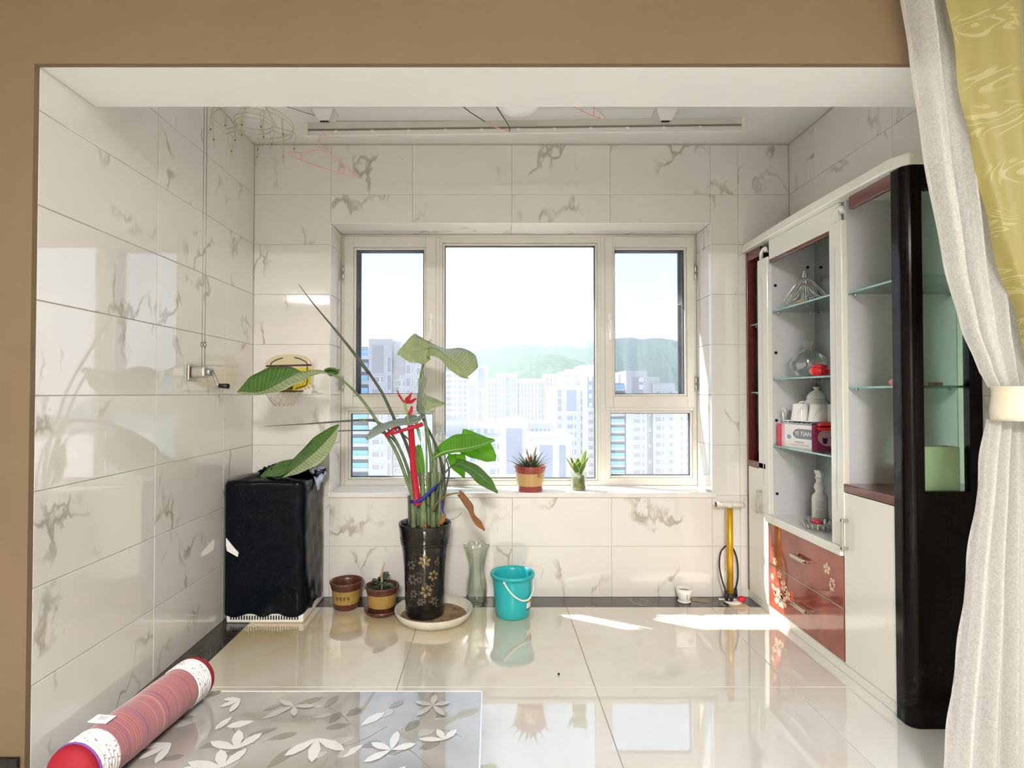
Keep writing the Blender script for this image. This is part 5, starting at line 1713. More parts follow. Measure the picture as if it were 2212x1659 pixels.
# 2 big leaf to the left
stalk([(898, 1090, Yp - 0.02), (880, 1040, Yp - 0.03), (855, 975, Yp - 0.06), (818, 915, Yp - 0.10), (775, 855, Yp - 0.15), (735, 818, Yp - 0.20), (708, 806, Yp - 0.23)], 0.011, 0.0055, M_STEM)
leaf([(722, 810, Yp - 0.21), (690, 800, Yp - 0.24), (655, 803, Yp - 0.27), (622, 818, Yp - 0.30), (585, 838, Yp - 0.33), (555, 848, Yp - 0.36), (514, 846, Yp - 0.38)],
     [(735, 797, Yp - 0.20), (700, 802, Yp - 0.20), (660, 803, Yp - 0.20), (625, 793, Yp - 0.20), (588, 793, Yp - 0.22), (545, 811, Yp - 0.26), (513, 845, Yp - 0.38)],
     [(738, 812, Yp - 0.20), (700, 806, Yp - 0.24), (665, 817, Yp - 0.34), (630, 835, Yp - 0.40), (592, 848, Yp - 0.44), (558, 852, Yp - 0.45), (516, 848, Yp - 0.38)], M_LEAF, 34, m2=M_LEAFP)
leaf([(700, 800, Yp - 0.22), (715, 799, Yp - 0.21), (730, 806, Yp - 0.2)], [(700, 798, Yp - 0.24), (718, 793, Yp - 0.24), (733, 802, Yp - 0.22)], [(700, 804, Yp - 0.2), (716, 812, Yp - 0.18), (734, 812, Yp - 0.2)], M_LEAF, 12, 0.0)
# 3 thin horizontal spear
stalk([(900, 1075, Yp + 0.02), (884, 1020, Yp + 0.0), (862, 965, Yp - 0.02), (836, 925, Yp - 0.05), (805, 908, Yp - 0.08), (775, 909, Yp - 0.10)], 0.008, 0.006, M_STEM)
stalk([(812, 908, Yp - 0.08), (770, 908, Yp - 0.10), (700, 913, Yp - 0.14), (640, 917, Yp - 0.18), (570, 921, Yp - 0.22)], 0.0078, 0.0008, M_STEMD)
# 4 left lower drooping leaves
stalk([(895, 1070, Yp + 0.03), (875, 1000, Yp + 0.02), (850, 950, Yp), (815, 932, Yp - 0.02), (770, 930, Yp - 0.04), (728, 931, Yp - 0.06)], 0.006, 0.003, M_STEMD)
leaf([(728, 925, Yp - 0.06), (712, 945, Yp - 0.07), (690, 968, Yp - 0.09), (665, 990, Yp - 0.10), (640, 1010, Yp - 0.11), (612, 1030, Yp - 0.08)],
     [(733, 916, Yp - 0.06), (700, 930, Yp - 0.02), (670, 953, Yp + 0.0), (640, 985, Yp + 0.02), (618, 1008, Yp + 0.02), (609, 1033, Yp - 0.08)],
     [(732, 930, Yp - 0.06), (722, 958, Yp - 0.12), (706, 985, Yp - 0.16), (678, 1008, Yp - 0.18), (645, 1022, Yp - 0.17), (612, 1032, Yp - 0.08)], M_LEAF, 26, m2=M_LEAFP)
leaf([(690, 975, Yp - 0.04), (660, 992, Yp - 0.02), (625, 1010, Yp - 0.01), (595, 1022, Yp - 0.01), (564, 1029, Yp - 0.02)],
     [(680, 968, Yp - 0.02), (640, 988, Yp + 0.04), (605, 998, Yp + 0.05), (580, 1010, Yp + 0.05), (563, 1027, Yp - 0.02)],
     [(695, 980, Yp - 0.06), (655, 1006, Yp - 0.08), (620, 1022, Yp - 0.08), (590, 1030, Yp - 0.06), (566, 1030, Yp - 0.02)], M_LEAF, 20)
# 5 top leaf
stalk([(930, 1090, Yp + 0.02), (932, 1030, Yp + 0.02), (930, 980, Yp + 0.01), (922, 930, Yp - 0.01), (914, 890, Yp - 0.02), (908, 850, Yp - 0.04), (909, 815, Yp - 0.05), (917, 780, Yp - 0.07), (927, 752, Yp - 0.09)], 0.011, 0.0065, M_STEM, 34)
leaf([(920, 762, Yp - 0.08), (930, 752, Yp - 0.10), (948, 756, Yp - 0.12), (968, 772, Yp - 0.15), (990, 793, Yp - 0.18), (1010, 813, Yp - 0.20)],
     [(905, 745, Yp - 0.02), (925, 738, Yp + 0.0), (955, 752, Yp + 0.02), (995, 752, Yp + 0.02), (1025, 765, Yp - 0.02), (1033, 792, Yp - 0.10)],
     [(922, 772, Yp - 0.14), (935, 768, Yp - 0.16), (955, 780, Yp - 0.20), (972, 800, Yp - 0.22), (995, 814, Yp - 0.22), (1016, 820, Yp - 0.20)], M_LEAFP, 26)
leaf([(926, 752, Yp - 0.09), (912, 757, Yp - 0.10), (898, 760, Yp - 0.13), (882, 760, Yp - 0.16), (859, 763, Yp - 0.18)],
     [(932, 741, Yp - 0.06), (920, 734, Yp - 0.04), (906, 727, Yp - 0.05), (893, 722, Yp - 0.10), (858, 761, Yp - 0.18)],
     [(930, 778, Yp - 0.10), (915, 786, Yp - 0.14), (900, 784, Yp - 0.18), (880, 780, Yp - 0.20), (859, 765, Yp - 0.18)], M_LEAFP, 20, 0.0015)
# 6 small furled leaf below it
leaf([(916, 812, Yp - 0.09), (911, 830, Yp - 0.10), (907, 850, Yp - 0.11), (910, 870, Yp - 0.11), (914, 897, Yp - 0.08)],
     [(903, 818, Yp - 0.08), (904, 835, Yp - 0.07), (902, 852, Yp - 0.07), (900, 872, Yp - 0.07), (900, 887, Yp - 0.07)],
     [(923, 816, Yp - 0.10), (920, 832, Yp - 0.14), (914, 850, Yp - 0.15), (920, 868, Yp - 0.14), (916, 899, Yp - 0.08)], M_LEAFG, 16)
leaf([(910, 850, Yp - 0.10), (920, 858, Yp - 0.10), (935, 865, Yp - 0.09), (960, 871, Yp - 0.08)],
     [(908, 846, Yp - 0.07), (922, 853, Yp - 0.05), (940, 862, Yp - 0.05), (961, 870, Yp - 0.08)],
     [(912, 872, Yp - 0.14), (922, 886, Yp - 0.14), (934, 882, Yp - 0.12), (960, 873, Yp - 0.08)], M_LEAFP, 14, 0.0015)
# 7 silver drooping strip
leaf([(917, 898, Yp - 0.08), (895, 908, Yp - 0.10), (868, 911, Yp - 0.13), (840, 916, Yp - 0.16), (815, 930, Yp - 0.18), (791, 947, Yp - 0.19)],
     [(915, 893, Yp - 0.05), (893, 904, Yp - 0.06), (866, 905, Yp - 0.08), (836, 911, Yp - 0.10), (806, 925, Yp - 0.14), (789, 944, Yp - 0.19)],
     [(918, 902, Yp - 0.10), (897, 914, Yp - 0.15), (870, 920, Yp - 0.18), (842, 924, Yp - 0.20), (820, 938, Yp - 0.21), (793, 949, Yp - 0.19)], M_LEAFG, 22)
leaf([(880, 905, Yp - 0.02), (890, 900, Yp - 0.03), (905, 900, Yp - 0.03)], [(872, 905, Yp - 0.02), (884, 895, Yp), (900, 898, Yp)], [(880, 910, Yp - 0.05), (893, 906, Yp - 0.06), (908, 903, Yp - 0.05)], M_LEAFG, 10, 0.0)
# 8-10 bright leaves on the right
stalk([(938, 1100, Yp), (942, 1060, Yp + 0.01), (940, 1020, Yp + 0.02), (936, 990, Yp + 0.02)], 0.009, 0.004)
leaf([(937, 990, Yp + 0.02), (955, 978, Yp + 0.0), (980, 972, Yp - 0.02), (1010, 968, Yp - 0.03), (1040, 961, Yp - 0.04), (1068, 950, Yp - 0.05)],
     [(935, 982, Yp + 0.03), (955, 955, Yp + 0.05), (985, 939, Yp + 0.06), (1015, 938, Yp + 0.05), (1045, 942, Yp + 0.01), (1068, 949, Yp - 0.05)],
     [(938, 992, Yp + 0.01), (957, 983, Yp - 0.03), (982, 978, Yp - 0.06), (1012, 974, Yp - 0.07), (1042, 965, Yp - 0.07), (1069, 951, Yp - 0.05)], M_LEAFL, 24, 0.003, 4, 0.003, mat('pale_rib', (0.75, 0.78, 0.55), 0.4))
stalk([(946, 1100, Yp + 0.05), (950, 1050, Yp + 0.06), (958, 1010, Yp + 0.08), (968, 985, Yp + 0.09)], 0.007, 0.003)
leaf([(990, 965, Yp + 0.10), (1010, 968, Yp + 0.10), (1035, 978, Yp + 0.09), (1055, 988, Yp + 0.08), (1071, 993, Yp + 0.07)],
     [(1000, 926, Yp + 0.11), (1030, 935, Yp + 0.12), (1050, 945, Yp + 0.12), (1063, 962, Yp + 0.11), (1072, 985, Yp + 0.07)],
     [(995, 980, Yp + 0.08), (1015, 987, Yp + 0.06), (1035, 994, Yp + 0.05), (1055, 997, Yp + 0.05), (1070, 995, Yp + 0.07)], M_LEAFL, 18, 0.002)
leaf([(983, 980, Yp + 0.10), (985, 995, Yp + 0.10), (990, 1010, Yp + 0.10), (997, 1022, Yp + 0.10), (1003, 1030, Yp + 0.10)],
     [(968, 978, Yp + 0.11), (968, 995, Yp + 0.12), (976, 1012, Yp + 0.12), (990, 1024, Yp + 0.11), (1002, 1031, Yp + 0.10)],
     [(1003, 978, Yp + 0.09), (1007, 995, Yp + 0.08), (1006, 1010, Yp + 0.08), (1005, 1022, Yp + 0.09), (1004, 1030, Yp + 0.10)], M_LEAFL, 14, 0.0015)
leaf([(903, 960, Yp + 0.12), (906, 990, Yp + 0.12), (908, 1020, Yp + 0.12), (912, 1045, Yp + 0.12)], [(898, 962, Yp + 0.13), (896, 990, Yp + 0.13), (900, 1020, Yp + 0.13), (910, 1046, Yp + 0.12)],
     [(909, 960, Yp + 0.11), (916, 990, Yp + 0.11), (918, 1020, Yp + 0.11), (914, 1046, Yp + 0.12)], M_LEAFL, 14, 0.0015)
# 11 dark leaf pointing down right
stalk([(940, 1105, Yp - 0.03), (944, 1065, Yp - 0.04), (956, 1030, Yp - 0.06), (970, 1012, Yp - 0.07), (981, 1003, Yp - 0.08)], 0.007, 0.0035, M_STEMD)
leaf([(981, 1001, Yp - 0.08), (1000, 1004, Yp - 0.10), (1020, 1015, Yp - 0.12), (1042, 1032, Yp - 0.14), (1060, 1048, Yp - 0.15), (1075, 1063, Yp - 0.16)],
     [(985, 992, Yp - 0.06), (1006, 994, Yp - 0.06), (1030, 1005, Yp - 0.08), (1052, 1023, Yp - 0.10), (1066, 1042, Yp - 0.13), (1076, 1062, Yp - 0.16)],
     [(979, 1008, Yp - 0.10), (996, 1012, Yp - 0.14), (1014, 1026, Yp - 0.17), (1034, 1045, Yp - 0.18), (1054, 1057, Yp - 0.18), (1074, 1064, Yp - 0.16)], M_LEAF, 22)
# 12 dried leaf
stalk([(934, 1105, Yp - 0.08), (945, 1085, Yp - 0.10), (960, 1073, Yp - 0.12), (976, 1067, Yp - 0.14), (991, 1065, Yp - 0.15)], 0.006, 0.0035, mat('brown_stalk', (0.16, 0.13, 0.06), 0.6))
leaf([(992, 1066, Yp - 0.15), (1004, 1082, Yp - 0.16), (1015, 1100, Yp - 0.17), (1025, 1118, Yp - 0.18), (1036, 1132, Yp - 0.18), (1047, 1143, Yp - 0.18)],
     [(992, 1058, Yp - 0.13), (1008, 1072, Yp - 0.12), (1022, 1092, Yp - 0.12), (1024, 1108, Yp - 0.14), (1038, 1125, Yp - 0.15), (1048, 1142, Yp - 0.18)],
     [(985, 1068, Yp - 0.17), (1000, 1086, Yp - 0.20), (1011, 1104, Yp - 0.22), (1019, 1120, Yp - 0.22), (1030, 1137, Yp - 0.21), (1046, 1146, Yp - 0.18)], M_DRY, 20, 0.002)
MB().tube(curve3([(958, 1128, Yp - 0.06), (975, 1122, Yp - 0.08), (985, 1118, Yp - 0.09), (998, 1107, Yp - 0.1)], 12), 0.0012, 6).build('dry_twig', M_STEMD, plant)
leaf([(952, 1132, Yp - 0.08), (957, 1120, Yp - 0.08), (962, 1110, Yp - 0.07)], [(948, 1130, Yp - 0.08), (954, 1118, Yp - 0.08), (962, 1109, Yp - 0.07)], [(956, 1134, Yp - 0.07), (962, 1122, Yp - 0.07), (963, 1111, Yp - 0.07)], M_DRY, 10, 0.0)
leaf([(918, 1139, Yp - 0.1), (919, 1132, Yp - 0.1), (919, 1126, Yp - 0.1)], [(914, 1139, Yp - 0.1), (917, 1132, Yp - 0.1), (919, 1125, Yp - 0.1)], [(922, 1139, Yp - 0.1), (921, 1132, Yp - 0.1), (919, 1126, Yp - 0.1)], M_DRY, 8, 0.0)
# further slim stalks
for pp in ([(945, 1100, Yp + 0.03), (955, 1040, Yp + 0.03), (948, 980, Yp + 0.03), (930, 935, Yp + 0.02), (912, 905, Yp - 0.02)],
           [(950, 1100, Yp), (960, 1050, Yp + 0.01), (955, 1000, Yp + 0.02), (935, 950, Yp + 0.02), (915, 915, Yp)],
           [(940, 1095, Yp + 0.05), (944, 1030, Yp + 0.05), (938, 960, Yp + 0.04), (922, 920, Yp + 0.02)],
           [(925, 1090, Yp - 0.03), (922, 1030, Yp - 0.03), (921, 960, Yp - 0.02), (918, 925, Yp - 0.02)],
           [(955, 1100, Yp + 0.02), (962, 1060, Yp + 0.02), (970, 1020, Yp + 0.03), (964, 990, Yp + 0.05)],
           [(912, 1090, Yp - 0.01), (912, 1030, Yp), (898, 970, Yp), (870, 938, Yp - 0.01), (845, 925, Yp - 0.03)]):
    stalk(pp, 0.0075, 0.0032, M_STEMD if pp[0][0] > 940 else M_STEM)
# red ribbon, artificial blooms, blue ties
M_RIB = mat('red_ribbon', (0.62, 0.015, 0.04), 0.35, sheen=0.2, transl=0.25)
M_BLUE = mat('blue_tie', (0.02, 0.025, 0.28), 0.5)
def strip(name, pix, w, m, parent, n=20, dirv=Vector((1, 0.3, 0)), tilt=0.004):
    c_ = curve3(pix, n)
    rows = []
    for i, q in enumerate(c_):
        ww = w[0] + (w[1] - w[0]) * i / (n - 1) if isinstance(w, tuple) else w
        t = (c_[min(i + 1, n - 1)] - c_[max(i - 1, 0)]).normalized()
        d = (dirv - t * dirv.dot(t)).normalized()
        rows.append([q - d * ww, q + Vector((0, -tilt, 0)), q + d * ww])
    return MB().grid(rows).build(name, m, parent, solid=0.0012)
strip('red_ribbon', [(887, 918, Yp - 0.15), (890, 960, Yp - 0.11), (893, 1010, Yp - 0.08), (899, 1060, Yp - 0.065), (903, 1092, Yp - 0.075)], (0.016, 0.018), M_RIB, plant)
strip('red_ribbon', [(832, 942, Yp - 0.16), (848, 930, Yp - 0.16), (858, 922, Yp - 0.15)], (0.012, 0.008), M_RIB, plant, 10, Vector((0.3, 0.2, 1)))
strip('red_ribbon', [(846, 938, Yp - 0.16), (868, 930, Yp - 0.165), (890, 924, Yp - 0.16), (914, 916, Yp - 0.14)], (0.006, 0.011), M_RIB, plant, 14, Vector((0.2, 0.2, 1)))
for (a, b_) in (((873, 869), (857, 842)), ((874, 868), (890, 849)), ((876, 870), (899, 861))):
    leaf([(a[0], a[1], Yp - 0.13), ((a[0] + b_[0]) / 2, (a[1] + b_[1]) / 2 + 2, Yp - 0.145), (b_[0], b_[1], Yp - 0.14)],
         [(a[0] - 1, a[1] - 1, Yp - 0.13), ((a[0] + b_[0]) / 2 - 4, (a[1] + b_[1]) / 2 - 1, Yp - 0.13), (b_[0], b_[1] - 1, Yp - 0.14)],
         [(a[0] + 1, a[1] + 1, Yp - 0.13), ((a[0] + b_[0]) / 2 + 4, (a[1] + b_[1]) / 2 + 4, Yp - 0.14), (b_[0], b_[1] + 1, Yp - 0.14)], M_RIB, 10, 0.0).name = 'red_petal'
stalk([(882, 920, Yp - 0.12), (880, 895, Yp - 0.13), (876, 880, Yp - 0.13), (874, 869, Yp - 0.13)], 0.005, 0.007, mat('yellow_green_stalk', (0.30, 0.36, 0.12), 0.5))
leaf([(885, 896, Yp - 0.13), (888, 888, Yp - 0.13), (890, 877, Yp - 0.13)], [(882, 894, Yp - 0.13), (884, 886, Yp - 0.13), (889, 876, Yp - 0.13)], [(888, 896, Yp - 0.13), (892, 886, Yp - 0.13), (891, 877, Yp - 0.13)], M_RIB, 10, 0.0).name = 'red_petal'
strip('yellow_ribbon', [(899, 912, Yp - 0.10), (903, 930, Yp - 0.09), (908, 950, Yp - 0.09)], (0.009, 0.005), mat('yellow_ribbon', (0.55, 0.50, 0.06), 0.4), plant, 10)
strip('green_ribbon', [(904, 928, Yp - 0.10), (907, 945, Yp - 0.09), (909, 957, Yp - 0.09)], (0.007, 0.001), mat('mint_ribbon', (0.12, 0.62, 0.36), 0.4), plant, 10)
strip('blue_tie', [(886, 1083, Yp - 0.055), (898, 1084, Yp - 0.075), (912, 1078, Yp - 0.075), (926, 1066, Yp - 0.06), (940, 1053, Yp - 0.04), (953, 1044, Yp - 0.01)], 0.0085, M_BLUE, plant, 20, Vector((0, 0.1, 1)))
strip('blue_tie', [(956, 1082, Yp - 0.05), (955, 1098, Yp - 0.06), (960, 1112, Yp - 0.07)], (0.006, 0.002), M_BLUE, plant, 10)
# pale glass ornament hung in the plant
o = MB().lathe([(0.0, 0.0), (0.02, 0.004), (0.028, 0.02), (0.022, 0.045), (0.012, 0.06), (0.018, 0.075), (0.012, 0.09)], P(952, 955, Yp + 0.12), 16, lambda a, i: 1 + 0.15 * math.sin(a * 3 + i)).build('glass_flower_ornament', M_CRYSTAL)
tag(o, 'pale glass flower ornament among the plant stalks before the pane', 'ornament')

# ------------------------------------------------------------------ small pots on the floor
M_TERRA = mat('red_brown_glaze', (0.125, 0.042, 0.025), 0.35, coat=0.2, var=0.3, vscale=30)
M_OCHRE = mat('ochre_glaze', (0.38, 0.24, 0.06), 0.4, coat=0.2, var=0.15, vscale=25)
def banded_pot(name, label, c, R, H, m_rim=M_TERRA, m_band=M_OCHRE, saucer=False, soil=0.8, bare=False):
    r = empty(name, c, label, 'plant pot')
    z0 = 0.0
    if saucer:
        MB().lathe([(0.0, 0.0), (R * 0.86, 0.0), (R * 1.0, 0.012), (R * 1.06, 0.028), (R * 1.02, 0.028), (R * 0.9, 0.012), (0.0, 0.010)], c, 40).build('saucer', m_rim, r)
        z0 = 0.012
    h = H
    cc = (c[0], c[1], c[2] + z0)
    MB().lathe([(0.0, 0.0), (R * 0.72, 0.0), (R * 0.76, 0.006), (R * 0.76, h * 0.20), (R * 0.79, h * 0.225)], cc, 40).build('foot', m_rim, r)
    MB().lathe([(R * 0.79, h * 0.225), (R * 0.81, h * 0.3), (R * 0.85, h * 0.55), (R * 0.88, h * 0.72)], cc, 40).build('band', m_band, r)
    MB().lathe([(R * 0.88, h * 0.72), (R * 0.92, h * 0.78), (R * 0.93, h * 0.86), (R * 1.0, h * 0.955), (R, h), (R * 0.93, h), (R * 0.86, h * 0.85), (R * 0.8, h * 0.4)], cc, 40).build('rim', m_rim, r)
    MB().lathe([(R * 0.84, h * soil), (R * 0.4, h * soil + 0.004), (0, h * soil + 0.006)], cc, 28).build('soil', M_SOIL, r)
    return r
c1 = (-0.822, 3.165, 0.0)
p1 = banded_pot('banded_pot', 'empty brown and ochre banded pot on the floor beside the black wrapped machine', c1, 0.093, 0.150, soil=0.5)
mb = MB()
for k in range(4):
    for q in range(4):
        a = FR + (-0.42 + 0.27 * k)
        zz = 0.066 + 0.004 * q
        rr2 = 0.093 * 0.845 + 0.002
        ax_ = Vector((-math.sin(a), math.cos(a), 0)); n_ = Vector((math.cos(a), math.sin(a), 0))
        cpt = Vector(c1) + n_ * (rr2) + Vector((0, 0, zz))
        if q % 2: mb.obox(cpt, ax_ * 0.006, n_ * 0.001, Vector((0, 0, 0.0012)))
        else: mb.obox(cpt + ax_ * rq.uniform(-0.003, 0.003), ax_ * 0.0012, n_ * 0.001, Vector((0, 0, 0.006)))
mb.build('character_print', mat('dark_brown_print', (0.07, 0.03, 0.01), 0.5), p1)
c2 = (-0.605, 3.085, 0.0)
p2 = banded_pot('banded_pot', 'brown and ochre pot in a saucer with small leafy plant beside the tall pot', c2, 0.093, 0.140, saucer=True, soil=0.86)
M_DKLEAF = leaf_mat('dark_small_leaf', (0.045, 0.085, 0.025), (0.12, 0.17, 0.08), 0.15, (0.12, 0.25, 0.04))
def simple_leaf(parent, base, d, L, W, m, curl=0.3, n=8, name='leaf', up=0.5, fold=0.2):
    d = Vector(d).normalized()
    side = d.cross(Vector((0, 0, 1)))
    if side.length < 1e-3: side = Vector((1, 0, 0))
    side.normalize()
    nrm = side.cross(d)
    rows = []
    for i in range(n + 1):
        t = i / n
        c_ = Vector(base) + d * (L * t) - Vector((0, 0, 1)) * (curl * L * t * t) + Vector((0, 0, up * L * t * 0.0))
        w = W * (math.sin(math.pi * min(1, t * 0.92 + 0.06)) ** 0.8) * (1.0 if t < 1 else 0.02)
        rows.append([c_ - side * w + nrm * fold * w, c_, c_ + side * w + nrm * fold * w])
    o = MB().grid(rows).build(name, m, parent, solid=0.0012)
    uv_ = o.data.uv_layers.new(name='UVMap')
    for lp in o.data.loops:
        i, j = divmod(lp.vertex_index, 3)
        uv_.data[lp.index].uv = (j / 2, i / n)
    return o
sp_ = empty('small_leafy_plant', (c2[0], c2[1], 0.13), 'small dark leafy houseplant with a pink shoot in the banded pot', 'plant')
b0 = Vector((c2[0] - 0.005, c2[1], 0.13))
for k in range(13):
    a = 2.4 * k
    e_ = 0.5 + 0.5 * (k % 4) / 3
    simple_leaf(sp_, b0 + Vector((0, 0, 0.012 * (k % 4))), (math.cos(a), math.sin(a), e_), 0.095 + 0.012 * (k % 3), 0.017 + 0.004 * (k % 2), M_DKLEAF, 0.45)
MB().tube([b0, b0 + Vector((0.004, -0.01, 0.05)), b0 + Vector((0.008, -0.012, 0.10)), b0 + Vector((0.02, -0.01, 0.15))], [0.006, 0.006, 0.005, 0.002], 8).build('pink_shoot', mat('pink_shoot', (0.55, 0.28, 0.20), 0.5), sp_)
MB().tube([b0 + Vector((0.01, -0.03, 0)), b0 + Vector((0.012, -0.035, 0.07))], 0.005, 8).build('pale_stem', mat('pale_green_stem', (0.30, 0.36, 0.20), 0.5), sp_)

# ------------------------------------------------------------------ fluted glass vase
def vwob(a, i): return 1.0 + 0.035 * math.cos(a * 8 + i * 0.25) + (0.06 * math.cos(a * 6) if i > 10 else 0)
vc = (P(1029, 1300, 3.20).x, 3.20, 0.0)
va = empty('glass_vase', vc, 'tall clear fluted glass vase with flared rim against the wall', 'vase')
GL_VASE = glass_mat('greenish_vase_glass', (0.955, 0.97, 0.945), 0.025, 2.2, (0.75, 0.85, 0.72))
vp = [(0.0, 0.002), (0.040, 0.0), (0.048, 0.012), (0.056, 0.04), (0.060, 0.08), (0.058, 0.12), (0.050, 0.16), (0.045, 0.19), (0.045, 0.215), (0.050, 0.25), (0.057, 0.28), (0.064, 0.31), (0.072, 0.335)]
MB().lathe(vp, vc, 48, vwob).build('body', GL_VASE, va)
MB().lathe([(0.0, 0.006), (0.036, 0.008), (0.044, 0.018), (0.051, 0.042), (0.055, 0.08), (0.053, 0.12), (0.045, 0.16), (0.040, 0.19), (0.040, 0.215), (0.045, 0.25), (0.052, 0.28), (0.060, 0.31), (0.070, 0.335)], vc, 48, vwob).build('inner_wall', GL_VASE, va)
pts = []
for j in range(64):
    a = 2 * math.pi * j / 64
    r = 0.072 * vwob(a, 12)
    pts.append((vc[0] + r * math.cos(a), vc[1] + r * math.sin(a), 0.336 + 0.008 * math.cos(a * 6)))
MB().tube(pts, 0.0016, 6, closed=True).build('rim', mat('vase_rim', (0.35, 0.38, 0.28), 0.1, coat=0.5), va)

# ------------------------------------------------------------------ turquoise bucket
M_TURQ = mat('turquoise_plastic', (0.03, 0.52, 0.56), 0.28, coat=0.2, transl=0.15)
bc = (P(1107, 1316, 3.06).x, 3.06, 0.0)
bu = empty('bucket', bc, 'turquoise plastic bucket with white handle by the back wall', 'bucket')
MB().lathe([(0.0, 0.004), (0.085, 0.004), (0.088, 0.0), (0.092, 0.004), (0.097, 0.05), (0.102, 0.12), (0.107, 0.190), (0.110, 0.212), (0.121, 0.214), (0.123, 0.224), (0.120, 0.230), (0.112, 0.229), (0.106, 0.21), (0.100, 0.12), (0.094, 0.05), (0.086, 0.008), (0.0, 0.008)], bc, 56).build('pail', M_TURQ, bu)
hp = []
hc = Vector(bc)
for i in range(21):
    t = i / 20
    a = math.radians(-115 + 120 * t)
    sag = math.sin(math.pi * t)
    r = 0.113 + 0.006 * sag
    hp.append(hc + Vector((r * math.cos(a), r * math.sin(a), 0.205 - 0.095 * sag ** 0.9)))
MB().tube(hp, 0.0048, 8).build('handle', M_WHITEPL, bu)
for a in (-115, 5):
    a = math.radians(a)
    q = hc + Vector((0.112 * math.cos(a), 0.112 * math.sin(a), 0.205))
    MB().sphere(q, 0.008, 10, 6).build('handle_pivot', M_WHITEPL, bu)
def bucket_label(name, z0_, z1_, a0, a1, m, off=0.0012):
    rows = []
    for i in range(7):
        a = math.radians(a0 + (a1 - a0) * i / 6)
        rows.append([hc + Vector(((0.092 + 0.072 * z / 1.0 + 0.003 + off) * math.cos(a), (0.092 + 0.072 * z + 0.003 + off) * math.sin(a), z)) for z in (z0_, (z0_ + z1_) / 2, z1_)])
    return MB().grid(rows).build(name, m, bu)
bucket_label('label_white', 0.055, 0.085, -44, -18, M_PRINTW)
bucket_label('label_blue', 0.048, 0.055, -44, -18, M_NAVY)
bucket_label('label_green', 0.085, 0.112, -42, -15, mat('label_leaf_green', (0.12, 0.30, 0.04), 0.5))
bucket_label('label_yellow', 0.088, 0.100, -38, -30, mat('label_yellow', (0.65, 0.50, 0.08), 0.5), 0.0016)

# ------------------------------------------------------------------ small white pot and the bicycle pump
wc = (P(1478, 1290, 3.235).x, 3.235, 0.0)
wp = empty('white_flower_pot', wc, 'tiny cream ceramic pot on a saucer on the dark border by the pump', 'plant pot')
MB().lathe([(0.0, 0.0), (0.028, 0.0), (0.038, 0.008), (0.034, 0.011), (0.0, 0.008)], wc, 32).build('saucer', M_CERAM, wp)
MB().lathe([(0.0, 0.010), (0.028, 0.010), (0.036, 0.03), (0.043, 0.055), (0.046, 0.082), (0.042, 0.082), (0.039, 0.06), (0.036, 0.055), (0.0, 0.055)], wc, 36, lambda a, i: 1 + 0.012 * math.cos(a * 14)).build('body', M_CERAM, wp)
MB().lathe([(0.039, 0.066), (0.0, 0.068)], wc, 20).build('soil', mat('pale_soil', (0.42, 0.34, 0.24), 0.9), wp)
mb = MB()
for k in range(4): mb.obox(Vector(wc) + Vector((0.002, -0.0385 - 0.002 * k, 0.03 + 0.008 * k)), (0.002, 0, 0), (0, 0.002, 0), (0, 0, 0.003))
mb.build('character_print', mat('tan_print', (0.45, 0.32, 0.12), 0.6), wp)

M_YEL = mat('yellow_anodised', (0.62, 0.36, 0.015), 0.28, metal=0.55)
M_HOSE = mat('black_hose', (0.02, 0.02, 0.02), 0.45)
M_CREAMPL = mat('cream_plastic', (0.78, 0.74, 0.66), 0.4)
pc = (P(1577, 1294, 3.225).x, 3.225, 0.0)
pu = empty('bicycle_pump', pc, 'yellow bicycle floor pump with cream handle and black hose by the cabinet', 'pump')
pv = Vector(pc)
MB().lathe([(0.0, 0.004), (0.048, 0.004), (0.05, 0.008), (0.04, 0.014), (0.0, 0.016)], pv + Vector((0.015, 0, 0)), 32).build('base_plate', M_CREAMPL, pu)
MB().obox(pv + Vector((-0.02, -0.01, 0.024)), (0.05, 0, 0), (0, 0.008, 0), (0, 0, 0.006)).build('foot_bar', M_STEEL, pu, bevel=0.003)
MB().tube([pv + Vector((0, 0, 0.01)), pv + Vector((0, 0, 0.055))], 0.021, 20).build('collar', M_HOSE, pu)
MB().tube([pv + Vector((0, 0, 0.05)), pv + Vector((0.002, 0, 0.552))], 0.018, 24).build('barrel', M_YEL, pu)
MB().tube([pv + Vector((0.002, 0, 0.55)), pv + Vector((0.002, 0, 0.580))], [0.021, 0.017], 20).build('top_cap', M_CREAMPL, pu)
MB().tube([pv + Vector((-0.076, 0, 0.566)), pv + Vector((-0.03, 0, 0.567)), pv + Vector((0.034, 0, 0.567)), pv + Vector((0.082, 0, 0.562))], [0.016, 0.0145, 0.0145, 0.016], 18).build('handle', M_CREAMPL, pu)
for s_ in (-1, 1):
    MB().tube([pv + Vector((-0.0765 if s_ < 0 else 0.0825, 0, 0.566 if s_ < 0 else 0.562)), pv + Vector((-0.079 if s_ < 0 else 0.0845, 0, 0.566 if s_ < 0 else 0.562))], 0.015, 16).build('handle_end', M_HOSE, pu)
MB().tube([pv + Vector((-0.026, -0.012, 0.02)), pv + Vector((-0.028, -0.012, 0.07))], [0.012, 0.009], 12).build('hose_fitting', M_HOSE, pu)
hz_ = catmull([pv + Vector((-0.028, -0.012, 0.065)), pv + Vector((-0.045, 0.0, 0.13)), pv + Vector((-0.052, 0.02, 0.21)), pv + Vector((-0.035, 0.035, 0.285)), pv + Vector((0.01, 0.045, 0.318)),
               pv + Vector((0.045, 0.05, 0.29)), pv + Vector((0.066, 0.05, 0.22)), pv + Vector((0.068, 0.05, 0.13)), pv + Vector((0.055, 0.05, 0.06))], 40)
